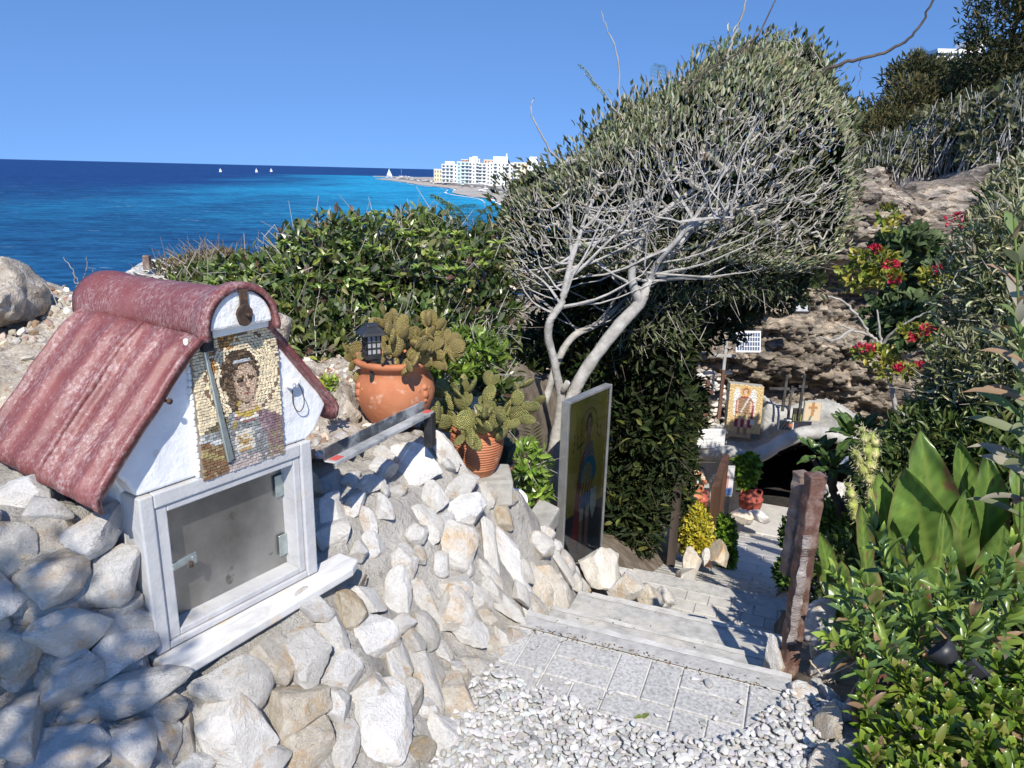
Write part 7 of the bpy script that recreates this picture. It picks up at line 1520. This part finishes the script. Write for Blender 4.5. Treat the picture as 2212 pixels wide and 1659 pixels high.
hill_tree('dark tree at the very top right corner of the hill', [(2190, 60, 100, 120, 32, 2.0), (2130, 140, 56, 70, 32, 1.3), (2200, 210, 110, 100, 31, 1.6)], 7000, (.25, .45), (.05, .1), 201)
hill_tree('olive brown tree below the corner tree on the hill', [(2150, 270, 100, 80, 30, 1.6), (2220, 310, 80, 80, 29, 1.4)], 4200, (.22, .4), (.05, .09), 202)
hill_tree('rounded grey green tree left of the white hill house', [(1975, 180, 66, 54, 42, 1.8), (2040, 195, 56, 50, 42, 1.6)], 3600, (.28, .5), (.07, .12), 203)
hill_tree('broad brown green tree in the middle of the hillside', [(1980, 260, 90, 80, 34, 1.7), (2060, 250, 80, 80, 34, 1.6), (1920, 300, 70, 70, 33, 1.4)], 6500, (.25, .42), (.06, .1), 204, [(.075, .075, .028), (.11, .1, .04), (.15, .125, .055)])
hill_tree('lowest tree where the hillside meets the sky', [(1890, 285, 56, 64, 38, 1.5), (1868, 320, 40, 60, 37, 1.2)], 3000, (.25, .45), (.06, .1), 205)
hill_tree('olive toned tree right of the middle of the hillside', [(2090, 320, 90, 80, 27, 1.3), (2000, 340, 80, 66, 27, 1.2)], 4200, (.2, .36), (.05, .09), 206)
hill_tree('scrubby tree beside the utility pole', [(2120, 175, 40, 40, 40, 1.2)], 1200, (.25, .4), (.06, .1), 207)
# pale twiggy scrub above the cliff
for (lab, lst, s) in [('grey twiggy scrub above the cliff ledge', [(1960, 335, 90, 40, 14.6, .6), (1895, 362, 50, 22, 14.3, .5)], 211), ('pale bare stemmed scrub on the right skyline of the bank', [(2080, 290, 100, 66, 14.2, .6), (2040, 325, 80, 44, 14.4, .5)], 212), ('tall bare stemmed scrub at the right edge of the bank', [(2190, 270, 90, 80, 13.2, .6), (2170, 335, 90, 56, 13.2, .5)], 213)]:
    t, E, P, O = bush('twiggy_scrub', lab, 'shrub', lst, 2400, (.1, .18), (.06, .1), [(.07, .085, .04), (.12, .13, .065), (.18, .18, .1)], None, s, LEAF_MATT, tmpl=LT2)
    rng = np.random.default_rng(s); i = rng.choice(len(P), 520); q = P[i] - np.array([0, .05, .1]); d = unit(np.array([0, -.15, 1.0]) + rng.normal(0, .25, q.shape)); l = rng.uniform(.2, .6, len(q)); polys = [(np.array([a - b * c * .4, a + b * c * .6]), np.array([.009, .005])) for a, b, c in zip(q, d, l)]
    V, F = seg_tubes(polys, 3); into(npobj('bare_stems', V, F, pmat('silver_stem', [(.4, (.36, .35, .33)), (.6, (.5, .49, .47))], 6, .85), None), t)
# white house, pole, palm
hp = at(2068, 128, 62); t = thing('hill_house', 'white flat roofed house on top of the hill', 'house', (hp[0], 62, hp[2] - 2.4)); k = 62 * 1.02 / FPX
m = MB(); m.box((0, 2, 1.4), (84 * k, 4, 2.8)); m.build('wall', W_WHITE, t); m = MB(); m.box((0, 2, 2.95), (88 * k, 4.4, .3)); m.build('roof_slab', W_WHITE, t); bpart('window', WIN, t, (-.4, -.03, 1.7), (.6, .1, .9)); bpart('window', WIN, t, (.6, -.03, 1.7), (.6, .1, .9)); m = MB(); m.box((1.7, 1.6, 1.8), (.5, 3.4, 4.4)); m.build('chimney', W_WHITE, t)
pp = at(2080, 205, 50); m = MB(); m.box((0, 0, 1.2), (.35, .35, 3.6)); o = m.build('concrete_pillar', CONC); o.location = (pp[0], 50, pp[2] - 1.2); tag(o, 'grey concrete pillar below the white hill house', 'pillar')
pa = at(1983, 128, 55); t = thing('palm_tree', 'small palm head poking above the hillside trees', 'palm', (pa[0], 55, pa[2] - 2)); m = MB(); m.tube([(0, 0, -1), (0, 0, 2)], .2, 8); m.build('trunk', DARKTW, t); bpy.context.view_layer.update(); rng = np.random.default_rng(8); n = 160; d = unit(rng.normal(0, 1, (n, 3)) + np.array([0, 0, .35])); P = np.array(t.location) + np.array([0, 0, 2.0]) + d * .1
into(leafobj('fronds', P, d, rng.normal(0, 1, (n, 3)), rng.uniform(.5, .85, n), .07, vary(rng, n, [(.14, .15, .06), (.25, .22, .1)]), LEAF_MATT), t)
# ================================================================ SMALL THINGS, SHADE TREE BEHIND THE CAMERA
lf = thing('fallen_leaf', 'single yellow green leaf lying on the paving', 'leaf', tuple(onz(1385, 1549, .004))); bpy.context.view_layer.update()
for (a, b, c) in [((1372, 1552), (1392, 1546), (.2, .27, .05)), ((1390, 1552), (1402, 1540), (.15, .18, .05))]: p0, p1 = onz(*a, .004), onz(*b, .012); big_leaf(lf, p0, p1, .017, .15, np.array(c), (.16, .08, .05), np.random.default_rng(1), .2, .1, 'leaf', (0, -.1, 1))
rng = np.random.default_rng(400); n = 240; w_ = rng.uniform(-.42, .42, n); s_ = np.where(rng.random(n) < .5, -.04 + rng.normal(0, .012, n), rng.uniform(-.7, .75, n)); z_ = np.where(s_ < .055, .003, np.where(s_ < .37, -.157, -.317)); P = np.array([pw(a, b, c) for a, b, c in zip(s_, w_, z_)]); D = np.c_[rng.normal(0, 1, (n, 2)), rng.normal(0, .15, n)]
tag(leafobj('leaf_litter', P, D, np.array([[0, 0, 1.]]) + rng.normal(0, .3, (n, 3)), rng.uniform(.006, .02, n), rng.uniform(.002, .006, n), vary(rng, n, [(.16, .1, .06), (.26, .18, .1), (.1, .08, .05)]), LEAF_MATT), 'dry brown leaf litter caught on the steps and paving joints', 'litter', kind='stuff')
p = onz(1639, 1550, .01); m = MB(); m.tube([p, p + np.array([.018, .012, .006])], [.006, .0065], 10); tag(m.build('cork', flat('cork_brown', (.34, .24, .13))), 'small brown cork lying on the white pebbles', 'cork')
p = onz(1158, 1458, .004); m = MB(); m.lathe([(0, .004), (.014, .004), (.016, .002), (.016, 0)], 20, p); tag(m.build('bottle_cap', flat('cap_grey', (.5, .5, .49), .5)), 'flat round grey disc on the paving near the wall', 'cap')
sh = thing('shade_tree', 'leafy tree behind the viewpoint shading the foot of the shrine wall', 'tree', (-1.9, -1.9, 0)); bpy.context.view_layer.update()
rng = np.random.default_rng(77); tgt = np.array([-.86, 1.42, .2]); E = []
for (px, py, Y, r, dist) in [(60, 1500, 1.3, .2, 3.1), (250, 1520, 1.32, .18, 3.3), (130, 1330, 1.42, .16, 3.4), (40, 1640, 1.15, .24, 3.0), (200, 1420, 1.38, .16, 3.5), (340, 1440, 1.45, .1, 3.3), (60, 1250, 1.42, .09, 3.4)]:
    E.append((at(px, py, Y) - LDIR * dist, np.array([r, r, r])))
o, P, O = foliage(sh, E, 420, rng, (.05, .08), (.03, .045), GREENS[:4], None, LEAF, LT2, 'crown', lo=.1, lump=.1)
cen = np.mean([e[0] for e in E], 0); m = MB(); m.tube([(-1.9, -1.9, -.2), (-1.8, -1.8, 1.0), tuple(cen + np.array([-.2, -.2, -.6])), tuple(cen)], [.07, .055, .03, .012], 8)
for e in E: m.tube([tuple(cen + np.array([-.15, -.15, -.4])), tuple(e[0])], [.012, .004], 5)
into(m.build('trunk', BARKG), sh)
